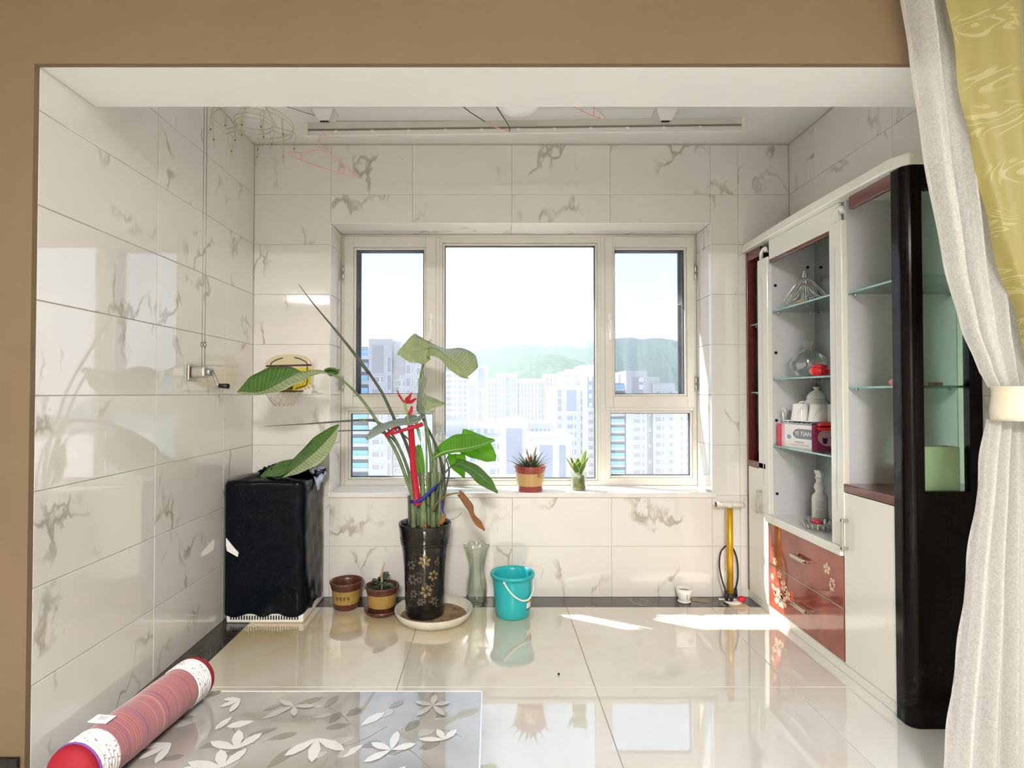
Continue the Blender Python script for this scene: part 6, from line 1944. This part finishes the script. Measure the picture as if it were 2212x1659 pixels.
MB().tube(hz_, 0.0048, 8).build('hose', M_HOSE, pu)
MB().tube([pv + Vector((0.055, 0.05, 0.065)), pv + Vector((0.053, 0.045, 0.02))], [0.008, 0.010], 10).build('valve_head', M_HOSE, pu)
o = MB().sphere(pv + Vector((0.062, -0.012, 0.026)), 0.022, 14, 8, (1.1, 0.8, 0.8)).build('red_plug', mat('red_plug', (0.62, 0.02, 0.04), 0.4)); tag(o, 'round red plug with white lead on the floor behind the pump', 'plug')
c_ = Vector(pc)
cd = [(c_ + Vector((-0.155, 0.055, 0.0)), 0.10, 0.055, -0.35), (c_ + Vector((0.03, -0.035, 0.0)), 0.10, 0.05, 0.15)]
for k, (q, a, b_, rot) in enumerate(cd):
    ca_, sa2 = math.cos(rot), math.sin(rot)
    ax_ = Vector((ca_, sa2, 0)) * a * 0.5; ay_ = Vector((-sa2, ca_, 0)) * b_ * 0.5
    o = MB().obox(q + Vector((0, -0.02, 0.0018)), ax_, ay_, (0, 0, 0.0016)).build('cardboard_scrap', mat('cardboard%d' % k, (0.30, 0.25, 0.18) if k == 0 else (0.55, 0.46, 0.28), 0.9))
    tag(o, 'grey brown cardboard scrap on the dark border left of the pump' if k == 0 else 'tan cardboard scrap lying under the pump base', 'cardboard')
for k, (px, py) in enumerate(((1207, 1458),)):
    q = P(px, py, 1.0); t = -EYE / (q.z - EYE)
    o = MB().sphere((q.x * t, t, 0.004), 0.0055, 10, 6, (1, 1, 0.8)).build('black_pebble', M_DARKMETAL); tag(o, 'tiny black pebble lying alone on the pale floor', 'pebble')

# ------------------------------------------------------------------ pots on the window sill
M_SILLRED = mat('sill_pot_red', (0.34, 0.06, 0.045), 0.2, coat=0.5)
M_SILLTAN = mat('sill_pot_tan', (0.58, 0.36, 0.15), 0.25, coat=0.4)
ys = 3.375
q = P(1145, 1052, ys)
ps = (q.x, ys, WZ0)
sp1 = banded_pot('banded_pot', 'red rimmed tan pot with spiky succulent on the window sill', ps, 0.100, 0.152, M_SILLRED, M_SILLTAN, soil=0.88)
mb = MB()
for (da, dz) in ((0.5, 0.10), (0.56, 0.095), (0.62, 0.103), (0.58, 0.108), (0.66, 0.09)):
    a = FR + da
    n_ = Vector((math.cos(a), math.sin(a), 0)); ax_ = Vector((-n_.y, n_.x, 0))
    mb.obox(Vector(ps) + n_ * (0.0865) + Vector((0, 0, dz)), ax_ * 0.006, n_ * 0.002, Vector((0, 0, 0.0016)) + ax_ * 0.002)
mb.build('character_print', mat('rust_print', (0.30, 0.12, 0.03), 0.5), sp1)
M_SUCC = leaf_mat('dark_succulent_leaf', (0.06, 0.085, 0.05), (0.16, 0.20, 0.12), 0.12, (0.2, 0.35, 0.08))
M_ORANGE = leaf_mat('orange_succulent_leaf', (0.55, 0.16, 0.04), (0.6, 0.3, 0.05), 0.35, (0.9, 0.4, 0.05))
su = empty('succulent', (ps[0], ps[1], WZ0 + 0.135), 'spiky dark succulent with orange heart in the tan sill pot', 'plant')
b0 = Vector((ps[0], ps[1], WZ0 + 0.132))
def spike(parent, base, d, L, W, m, th=0.35):
    d = Vector(d).normalized()
    side = d.cross(Vector((0, 0, 1)))
    side = side.normalized() if side.length > 1e-3 else Vector((1, 0, 0))
    nrm = side.cross(d)
    rows = []
    for i in range(9):
        t = i / 8
        w = W * (1 - t) ** 0.75 * (0.7 + 0.6 * math.sin(min(1, t * 1.6) * math.pi) * 0.5) + 0.0004
        c_ = Vector(base) + d * L * t - nrm * (0.25 * L * t * (1 - t)) * -0.4
        rows.append([c_ + side * w, c_ + nrm * w * th * 0.3, c_ - side * w, c_ - nrm * w * th])
    o = MB().grid(rows, True, True).build('leaf', m, parent)
    uv_ = o.data.uv_layers.new(name='UVMap')
    for lp in o.data.loops:
        i, j = divmod(lp.vertex_index, 4)
        uv_.data[lp.index].uv = (j / 4, i / 8)
    return o
for (a, e_, L) in ((180, 0.42, 0.115), (160, 0.75, 0.10), (205, 0.65, 0.085), (0, 0.6, 0.10), (20, 0.85, 0.10), (-20, 0.45, 0.095), (250, 1.0, 0.085), (290, 1.2, 0.10), (60, 1.8, 0.115), (100, 1.6, 0.105), (130, 1.1, 0.095), (225, 0.9, 0.09), (315, 0.7, 0.09), (45, 0.9, 0.11), (270, 2.2, 0.085)):
    spike(su, b0 + Vector((0.02 * math.cos(math.radians(a)), 0.02 * math.sin(math.radians(a)), 0)), (math.cos(math.radians(a)), math.sin(math.radians(a)), e_), L * 1.3, 0.021, M_SUCC)
for (a, e_) in ((240, 1.8), (300, 2.2)):
    spike(su, b0 + Vector((0.01 * math.cos(math.radians(a)), -0.03, 0)), (math.cos(math.radians(a)) * 0.5, -0.3, e_), 0.095, 0.014, M_ORANGE)
q = P(1250, 1048, ys + 0.02)
js = (q.x, ys + 0.02, WZ0)
jg = empty('glass_jar', js, 'small clear glass jar of greenish water on the window sill', 'jar')
GL_JAR = glass_mat('jar_glass', (0.93, 0.95, 0.93), 0.10, 1.6)
MB().lathe([(0.0, 0.001), (0.040, 0.001), (0.0455, 0.008), (0.0455, 0.098), (0.0475, 0.102), (0.0475, 0.112), (0.044, 0.112), (0.043, 0.01), (0.0, 0.007)], js, 40).build('jar', GL_JAR, jg)
MB().lathe([(0.0, 0.008), (0.0405, 0.008), (0.041, 0.02), (0.041, 0.088), (0.0, 0.088)], js, 32).build('water', mat('green_water', (0.22, 0.26, 0.03), 0.3, var=0.5, vscale=40, col2=(0.42, 0.44, 0.05), transl=0.4), jg)
vs2 = empty('snake_plant', (js[0], js[1], WZ0 + 0.09), 'short variegated snake plant cutting in the sill jar', 'plant')
M_SNAKE = leaf_mat('snake_plant_leaf', (0.12, 0.26, 0.035), (0.2, 0.34, 0.06), 0.4, (0.35, 0.62, 0.06))
M_SNAKEY = leaf_mat('snake_plant_margin', (0.62, 0.60, 0.22), (0.62, 0.60, 0.22), 0.4, (0.8, 0.8, 0.3))
b0 = Vector((js[0], js[1], WZ0 + 0.089))
for (a, e_, L, w) in ((185, 1.5, 0.125, 0.014), (150, 2.4, 0.11, 0.015), (10, 1.9, 0.12, 0.014), (40, 2.6, 0.155, 0.013), (270, 3.0, 0.085, 0.016), (310, 2.0, 0.10, 0.015), (230, 1.8, 0.09, 0.014), (90, 3.0, 0.10, 0.014)):
    d = Vector((math.cos(math.radians(a)), math.sin(math.radians(a)), e_))
    bb = b0 + Vector((d.x, d.y, 0)).normalized() * 0.012
    w *= 1.3
    o = simple_leaf(vs2, bb, d, L, w, M_SNAKE, -0.05, 10)
    simple_leaf(o, bb + Vector((0, 0.0012, 0)), d, L * 1.03, w * 1.28, M_SNAKEY, -0.05, 10, 'leaf_margin')

# ------------------------------------------------------------------ toy basketball hoop on the back wall
M_BOARD = mat('cream_board', (0.68, 0.60, 0.38), 0.4)
M_BOARDY = mat('yellow_board_print', (0.66, 0.50, 0.03), 0.4)
M_BROWN = mat('dark_brown_print2', (0.06, 0.025, 0.02), 0.5)
yb = YB - 0.0005
hoop = empty('toy_basketball_hoop', P(628, 870, yb), 'toy basketball hoop with cream and yellow backboard on the back wall', 'hoop')
def bp_(pts, d, nm, m, y=None, th=0.006):
    y = yb if y is None else y
    return MB().prism([P(px, py, y) for (px, py) in pts], (0, -th, 0)).build(nm, m, hoop)
bd_ = [(572, 795), (574, 783), (584, 774), (600, 767), (620, 765), (645, 766), (662, 771), (672, 779), (677, 790), (677, 826), (675, 834), (660, 841), (640, 848), (606, 848), (585, 841), (573, 832)]
bp_(bd_, 0, 'backboard', M_BOARD)
bp_([(580, 797), (671, 794), (671, 826), (660, 836), (640, 843), (608, 843), (588, 838), (580, 830)], 0, 'yellow_print', M_BOARDY, yb - 0.0058, 0.0008)
mb = MB()
yy = yb - 0.0068
for k in range(12):
    x0 = 582 + 8 * k
    mb.tube([P(x0, 800, yy), P(x0 + 22 if x0 < 648 else 671, 840 if x0 < 648 else 800 + (671 - x0) * 1.8, yy)], 0.0011, 4)
    mb.tube([P(x0, 800, yy), P(max(581, x0 - 22), 840 if x0 > 604 else 800 + (x0 - 581) * 1.8, yy)], 0.0011, 4)
mb.build('mesh_print', mat('mesh_print_olive', (0.28, 0.22, 0.03), 0.5), hoop)
bp_([(575, 789), (673, 786.5), (673, 790.5), (575, 793)], 0, 'bar_print', M_BROWN, yb - 0.006, 0.0015)
mb = MB()
for pts in ([(611, 773), (598, 777), (588, 782), (585, 786), (585, 832), (590, 836), (606, 840)], [(636, 772), (648, 775), (660, 781), (663.5, 786), (663.5, 828), (660, 833), (638, 840)]):
    mb.tube([P(a, b_, yy) for (a, b_) in pts], 0.0032, 6)
mb.build('frame_print', M_BROWN, hoop)
bp_([(617, 834), (632, 834), (632, 841), (617, 841)], 0, 'bracket', M_BROWN, yb - 0.006, 0.03)
ring = []
rc0 = P(612, 845, yb - 0.135)
for j in range(40):
    a = 2 * math.pi * j / 40
    ring.append(rc0 + Vector((0.105 * math.cos(a), 0.105 * math.sin(a), 0)))
MB().tube(ring, 0.0045, 8, closed=True).build('ring', M_BROWN, hoop)
M_NET = mat('net_cord', (0.78, 0.72, 0.60), 0.8)
mb = MB()
for k in range(14):
    a = 2 * math.pi * k / 14
    for s_ in (-1, 1):
        pts = []
        for i in range(6):
            t = i / 5
            r = 0.105 - 0.055 * t
            aa = a + s_ * t * 0.7
            pts.append(rc0 + Vector((r * math.cos(aa), r * math.sin(aa), -0.085 * t)))
        mb.tube(pts, 0.0014, 5)
mb.build('net', M_NET, hoop)

# ------------------------------------------------------------------ crank and drying rack
M_ALU = mat('cast_aluminium', (0.50, 0.47, 0.43), 0.38, metal=0.9)
yk = 2.63
ck = empty('crank_winder', (XL, yk, 1.25), 'grey metal hand crank of the clothes airer on the left wall', 'crank')
MB().box(XL, XL + 0.010, yk - 0.035, yk + 0.035, 1.268, 1.345).build('wall_plate', M_ALU, ck, bevel=0.003)
MB().box(XL + 0.01, XL + 0.078, yk - 0.025, yk + 0.025, 1.282, 1.335).build('housing', M_ALU, ck, bevel=0.010, seg=3)
MB().tube([(XL + 0.078, yk, 1.308), (XL + 0.102, yk - 0.004, 1.308)], [0.019, 0.019], 20).build('hub', M_ALU, ck)
MB().tube([(XL + 0.102, yk - 0.006, 1.312), (XL + 0.120, yk - 0.012, 1.285), (XL + 0.135, yk - 0.018, 1.25), (XL + 0.15, yk - 0.02, 1.243)], [0.010, 0.008, 0.008, 0.008], 10).build('crank_arm', M_ALU, ck)
MB().tube([(XL + 0.145, yk - 0.02, 1.243), (XL + 0.19, yk - 0.022, 1.241)], [0.011, 0.012], 16).build('grip', M_HOSE, ck)
M_WIRE = mat('steel_wire', (0.36, 0.33, 0.27), 0.35, metal=0.8)
for k, dx in enumerate((0.052, 0.066)):
    mb = MB().tube([(XL + dx, yk, 1.335), (XL + dx, yk, ZC)], 0.0016 if k == 0 else 0.0018, 6)
    o = mb.build('airer_cable', M_WIRE, ck)
    MB().tube([(XL + dx, yk, 1.425 - 0.004 * k), (XL + dx, yk, 1.438), (XL + dx, yk, 1.452)], [0.003, 0.0075, 0.003], 10).build('cable_stop', M_WIRE, o)

ya = 2.93
ar = empty('clothes_airer', (0.17, ya, 2.6), 'long aluminium clothes airer rail hanging below the ceiling', 'airer')
M_RAIL = mat('pale_aluminium', (0.60, 0.58, 0.53), 0.4, metal=0.2)
zl, zr = 2.612, 2.640
xa, xb = -0.985, 1.335
dv = Vector((xb - xa, 0, zr - zl)).normalized()
mid_ = Vector(((xa + xb) / 2, ya, (zl + zr) / 2)); half = (xb - xa) / 2
MB().obox(mid_ + Vector((0, 0, 0.012)), dv * half, (0, 0.012, 0), (0, 0, 0.018)).build('rail', M_RAIL, ar, bevel=0.002)
MB().obox(mid_ + Vector((0, -0.004, -0.009)), dv * half, (0, 0.010, 0), (0, 0, 0.0035)).build('rail_groove', mat('rail_shadow', (0.25, 0.22, 0.17), 0.5, metal=0.4), ar)
MB().obox(mid_ + Vector((0, 0.0, -0.026)), dv * half, (0, 0.009, 0), (0, 0, 0.014)).build('rail_lower', mat('white_aluminium', (0.72, 0.70, 0.66), 0.4), ar, bevel=0.003)
for s_ in (-1, 1):
    MB().obox(mid_ + dv * half * s_ + Vector((0, -0.001, -0.006)), dv * 0.012, (0, 0.014, 0), (0, 0, 0.037)).build('end_cap', M_CREAMPL, ar, bevel=0.003)
for k in range(11):
    q = mid_ + dv * (-half + 0.16 + 0.193 * k) + Vector((0, -0.010, -0.020))
    MB().tube([q, q + Vector((0, -0.0015, 0))], 0.010, 14).build('hanger_hole', M_WHITEPL, ar)
for (px, k) in ((703, 0), (1435, 1)):
    X = P(px, 250, ya).x
    hsg = MB()
    zc = ZC - 0.001
    bot = 0.030
    hsg.add([(X - 0.055, ya - 0.05, zc - 0.012), (X + 0.055, ya - 0.05, zc - 0.012), (X + 0.055, ya + 0.05, zc - 0.012), (X - 0.055, ya + 0.05, zc - 0.012),
             (X - bot, ya - bot, zc - 0.062), (X + bot, ya - bot, zc - 0.062), (X + bot, ya + bot, zc - 0.062), (X - bot, ya + bot, zc - 0.062),
             (X - 0.055, ya - 0.05, zc), (X + 0.055, ya - 0.05, zc), (X + 0.055, ya + 0.05, zc), (X - 0.055, ya + 0.05, zc)],
            [(0, 1, 5, 4), (1, 2, 6, 5), (2, 3, 7, 6), (3, 0, 4, 7), (4, 5, 6, 7), (8, 9, 1, 0), (9, 10, 2, 1), (10, 11, 3, 2), (11, 8, 0, 3), (8, 11, 10, 9)])
    h_ = hsg.build('ceiling_pulley', M_WHITEPL, ar)
    MB().box(X - 0.022, X + 0.022, ya - 0.022, ya + 0.022, zc - 0.065, zc - 0.061).build('pulley_frame', M_DARKMETAL, h_)
    MB().box(X - 0.014, X + 0.014, ya - 0.014, ya + 0.014, zc - 0.068, zc - 0.064).build('pulley_wheel', M_STEEL, h_)
    MB().tube([(X, ya, zc - 0.066), (X, ya, 2.645)], 0.003, 8).build('drop_wire', M_STEEL, ar)
xl_, xr_ = P(703, 250, ya).x, P(1435, 250, ya).x
MB().tube([(XL + 0.06, yk, ZC - 0.012), (xl_ - 0.05, ya - 0.02, ZC - 0.035)], 0.0018, 6).build('pull_wire', M_WIRE, ar)
MB().tube([(xl_ + 0.05, ya + 0.02, ZC - 0.045), (xr_ - 0.05, ya + 0.02, ZC - 0.040)], 0.0012, 6).build('pull_wire', M_WIRE, ar)

# hangers
M_PINK = mat('pink_plastic_coat', (0.80, 0.42, 0.42), 0.4)
M_BLKW = mat('dark_wire_coat', (0.06, 0.045, 0.03), 0.4)
def hanger(label, pts_list, m, base, r=0.0028, name='clothes_hanger'):
    h = empty(name, base, label, 'hanger', 'clothes hangers on the airer')
    for nm, pts, closed in pts_list:
        MB().tube([Vector(p) for p in pts], r, 8, closed=closed).build(nm, m, h)
    return h
yh = 2.90
q = lambda x, y, d=0.0: P(x, y, yh + d)
hanger('pink wire hanger hanging skewed from the left end of the airer rail',
       [('hook', catmull([q(688, 324), q(688, 306), q(690, 296), q(698, 291), q(704, 294), q(708, 300)], 16), False),
        ('shoulder', catmull([q(622, 333, 0.02), q(626, 328, 0.02), q(650, 330, 0.01), q(670, 327), q(688, 324), q(708, 331, -0.01), q(737, 352, -0.03), q(760, 370, -0.04), q(769, 377, -0.05), q(770, 382, -0.05)], 40), False),
        ('bar', catmull([q(622, 333, 0.02), q(632, 338, 0.02), q(690, 360, -0.01), q(757, 380, -0.05), q(762, 377, -0.05)], 30), False),
        ('strut', [q(650, 331, 0.01), q(650, 345, 0.01)], False), ('strut', [q(743, 358, -0.03), q(743, 374, -0.03)], False)], M_PINK, q(690, 292))
yh2 = 2.60
q2 = lambda x, y, d=0.0: P(x, y, yh2 + d)
hanger('pink plastic hanger hanging at the right of the airer, mostly behind the beam',
       [('shoulder', [q2(1180, 180), q2(1232, 170), q2(1271, 216), q2(1282, 231), q2(1303, 248), q2(1306, 256), q2(1303, 261)], False), ('bar', [q2(1180, 196), q2(1211, 215), q2(1250, 236), q2(1290, 255), q2(1297, 256)], False),
        ('strut', [q2(1283, 231), q2(1283, 251)], False), ('hook', catmull([q2(1232, 170), q2(1233, 150), q2(1240, 144), q2(1247, 150)], 10), False)], M_PINK, q2(1232, 170))
hg = hanger('dark wire hanger hanging at the middle of the airer, mostly behind the beam',
       [('shoulder', [q2(985, 218), q2(1005, 180), q2(1040, 168), q2(1064, 217), q2(1098, 270), q2(1101, 275), q2(1101, 284)], False), ('bar', [q2(985, 218), q2(1015, 242), q2(1048, 263)], False),
        ('hook', catmull([q2(1040, 168), q2(1041, 148), q2(1048, 142), q2(1055, 148)], 10), False)], M_BLKW, q2(1040, 168), 0.0022)
MB().tube([q2(1048, 263), q2(1075, 277), q2(1101, 285)], 0.0026, 8).build('pink_sleeve', M_PINK, hg)
# second, hidden bar these two hang from
o = MB().tube([(XL + 0.12, yh2 - 0.01, 2.62 + 0.085), (1.5, yh2 - 0.01, 2.62 + 0.085)], 0.006, 10).build('airer_bar', M_STEEL); tag(o, 'thin steel airer bar hidden behind the plaster beam', 'rail')

# round sock dryer with pegs
M_RINGW = mat('pale_steel_wire', (0.62, 0.57, 0.42), 0.3, metal=0.85)
sy, sr = 2.60, 0.178
sc0 = P(548, 272, sy)
sd = empty('sock_dryer', sc0, 'round wire sock dryer with dangling clips hanging at the upper left', 'sock dryer')
def circ(c_, r, n=48): return [c_ + Vector((r * math.cos(2 * math.pi * j / n), r * math.sin(2 * math.pi * j / n), 0)) for j in range(n)]
for (r, dz, nm) in ((sr, 0, 'outer_ring'), (sr, 0.022, 'outer_ring'), (sr * 0.47, 0, 'inner_ring'), (sr * 0.47, 0.02, 'inner_ring')):
    MB().tube(circ(sc0 + Vector((0, 0, dz)), r), 0.0019, 6, closed=True).build(nm, M_RINGW, sd)
for k in range(3):
    a = math.radians(35 + 120 * k)
    d = Vector((math.cos(a), math.sin(a), 0))
    MB().tube([sc0 + d * sr * 0.47, sc0 + d * sr], 0.0019, 6).tube([sc0 + d * sr * 0.47 + Vector((0, 0, 0.02)), sc0 + d * sr + Vector((0, 0, 0.022))], 0.0019, 6).build('spoke', M_RINGW, sd)
    pts = [sc0 + d * sr * 0.6 + Vector((0, 0, 0.02)), Vector((sc0.x, sc0.y, ZC - 0.05))]
    mb = MB()
    for t in range(9):
        c_ = pts[0].lerp(pts[1], (t + 0.5) / 9)
        tt = (pts[1] - pts[0]).normalized()
        s1 = tt.orthogonal().normalized() if t % 2 else tt.cross(tt.orthogonal()).normalized()
        mb.tube([c_ + tt * 0.013 * math.cos(2 * math.pi * j / 12) + s1 * 0.005 * math.sin(2 * math.pi * j / 12) for j in range(12)], 0.0012, 5, closed=True)
    mb.build('chain', M_RINGW, sd)
MB().tube([Vector((sc0.x, sc0.y, ZC - 0.05)), Vector((sc0.x, sc0.y, ZC))], 0.002, 6).build('hook', M_RINGW, sd)
M_PIN = mat('clip_rivet', (0.20, 0.13, 0.06), 0.4, metal=0.6)
clip_pos = [(sr, 20 * 18 / 18 + 0), (sr, 65), (sr, 105), (sr, 150), (sr, 190), (sr, 222), (sr, 250), (sr, 278), (sr, 305), (sr, 335), (sr * 0.47, 10), (sr * 0.47, 100), (sr * 0.47, 190), (sr * 0.47, 260), (sr * 0.47, 320)]
for k, (r, ad2) in enumerate(clip_pos):
    a = math.radians(ad2)
    top = sc0 + Vector((r * math.cos(a), r * math.sin(a), 0))
    tl = Vector((0.10 * math.sin(k * 2.3), 0.1 * math.cos(k * 1.9), -1)).normalized()
    sd1 = Vector((math.cos(k * 1.3), math.sin(k * 1.3), 0)); sd1 = (sd1 - tl * sd1.dot(tl)).normalized()
    mb = MB()
    c_ = top + tl * 0.024
    mb.tube([c_ + tl * 0.024 * math.cos(2 * math.pi * j / 14) + sd1 * 0.010 * math.sin(2 * math.pi * j / 14) for j in range(14)], 0.0011, 5, closed=True)
    j0 = top + tl * 0.048
    for s_ in (-1, 1):
        mb.tube([j0 + sd1 * 0.002 * s_, j0 + tl * 0.016 + sd1 * 0.008 * s_, j0 + tl * 0.03 + sd1 * 0.001 * s_, j0 + tl * 0.062 + sd1 * 0.008 * s_, j0 + tl * 0.070 + sd1 * 0.001 * s_], 0.0013, 5)
    cl_ = mb.build('clip', M_RINGW, sd)
    MB().sphere(j0 + tl * 0.03, 0.004, 8, 6).build('rivet', M_PIN, cl_)

# ------------------------------------------------------------------ lamps
def dome_lamp(name, label, x, y, z, r, watts, col):
    l = empty(name, (x, y, z), label, 'lamp')
    m, nt, out = nodes_of(name + '_opal')
    if watts > 0:
        e_ = N(nt, 'ShaderNodeEmission'); e_.inputs[0].default_value = tuple(col) + (1,)
        e_.inputs[1].default_value = 2.0
    else:
        e_ = N(nt, 'ShaderNodeBsdfPrincipled'); e_.inputs['Base Color'].default_value = (0.85, 0.85, 0.83, 1); e_.inputs['Roughness'].default_value = 0.25
    nt.links.new(e_.outputs[0], out.inputs[0])
    MB().lathe([(r, -0.012), (r * 0.97, -0.04), (r * 0.8, -0.07), (r * 0.5, -0.09), (0.0, -0.097)], (x, y, z), 40).build('opal_dome', m, l)
    MB().lathe([(r * 1.04, 0.0), (r * 1.04, -0.012), (r * 0.98, -0.014), (0.0, -0.014)], (x, y, z), 40).build('rim', M_WHITEPL, l)
    if watts <= 0: return l
    ld = bpy.data.lights.new(name + '_light', 'AREA')
    ld.shape = 'DISK'; ld.size = r * 2; ld.energy = watts; ld.color = col
    lo = bpy.data.objects.new(name + '_light', ld)
    COL.objects.link(lo); lo.parent = l; lo.location = (0, 0, -0.103)
    return l
dome_lamp('ceiling_lamp', 'round opal ceiling lamp mostly hidden behind the beam', P(1120, 220, 2.76).x, 2.765, ZC, 0.125, ALCOVE_LAMP_W, (1.0, 0.95, 0.86))
dome_lamp('ceiling_lamp', 'added round opal fill lamp, unseen on the ceiling behind the viewer', 0.0, -2.2, ZR, 0.45, ADDED_FILL_W, (1.0, 0.975, 0.94))  # unseen lamp added behind the camera; gives most of the interior fill
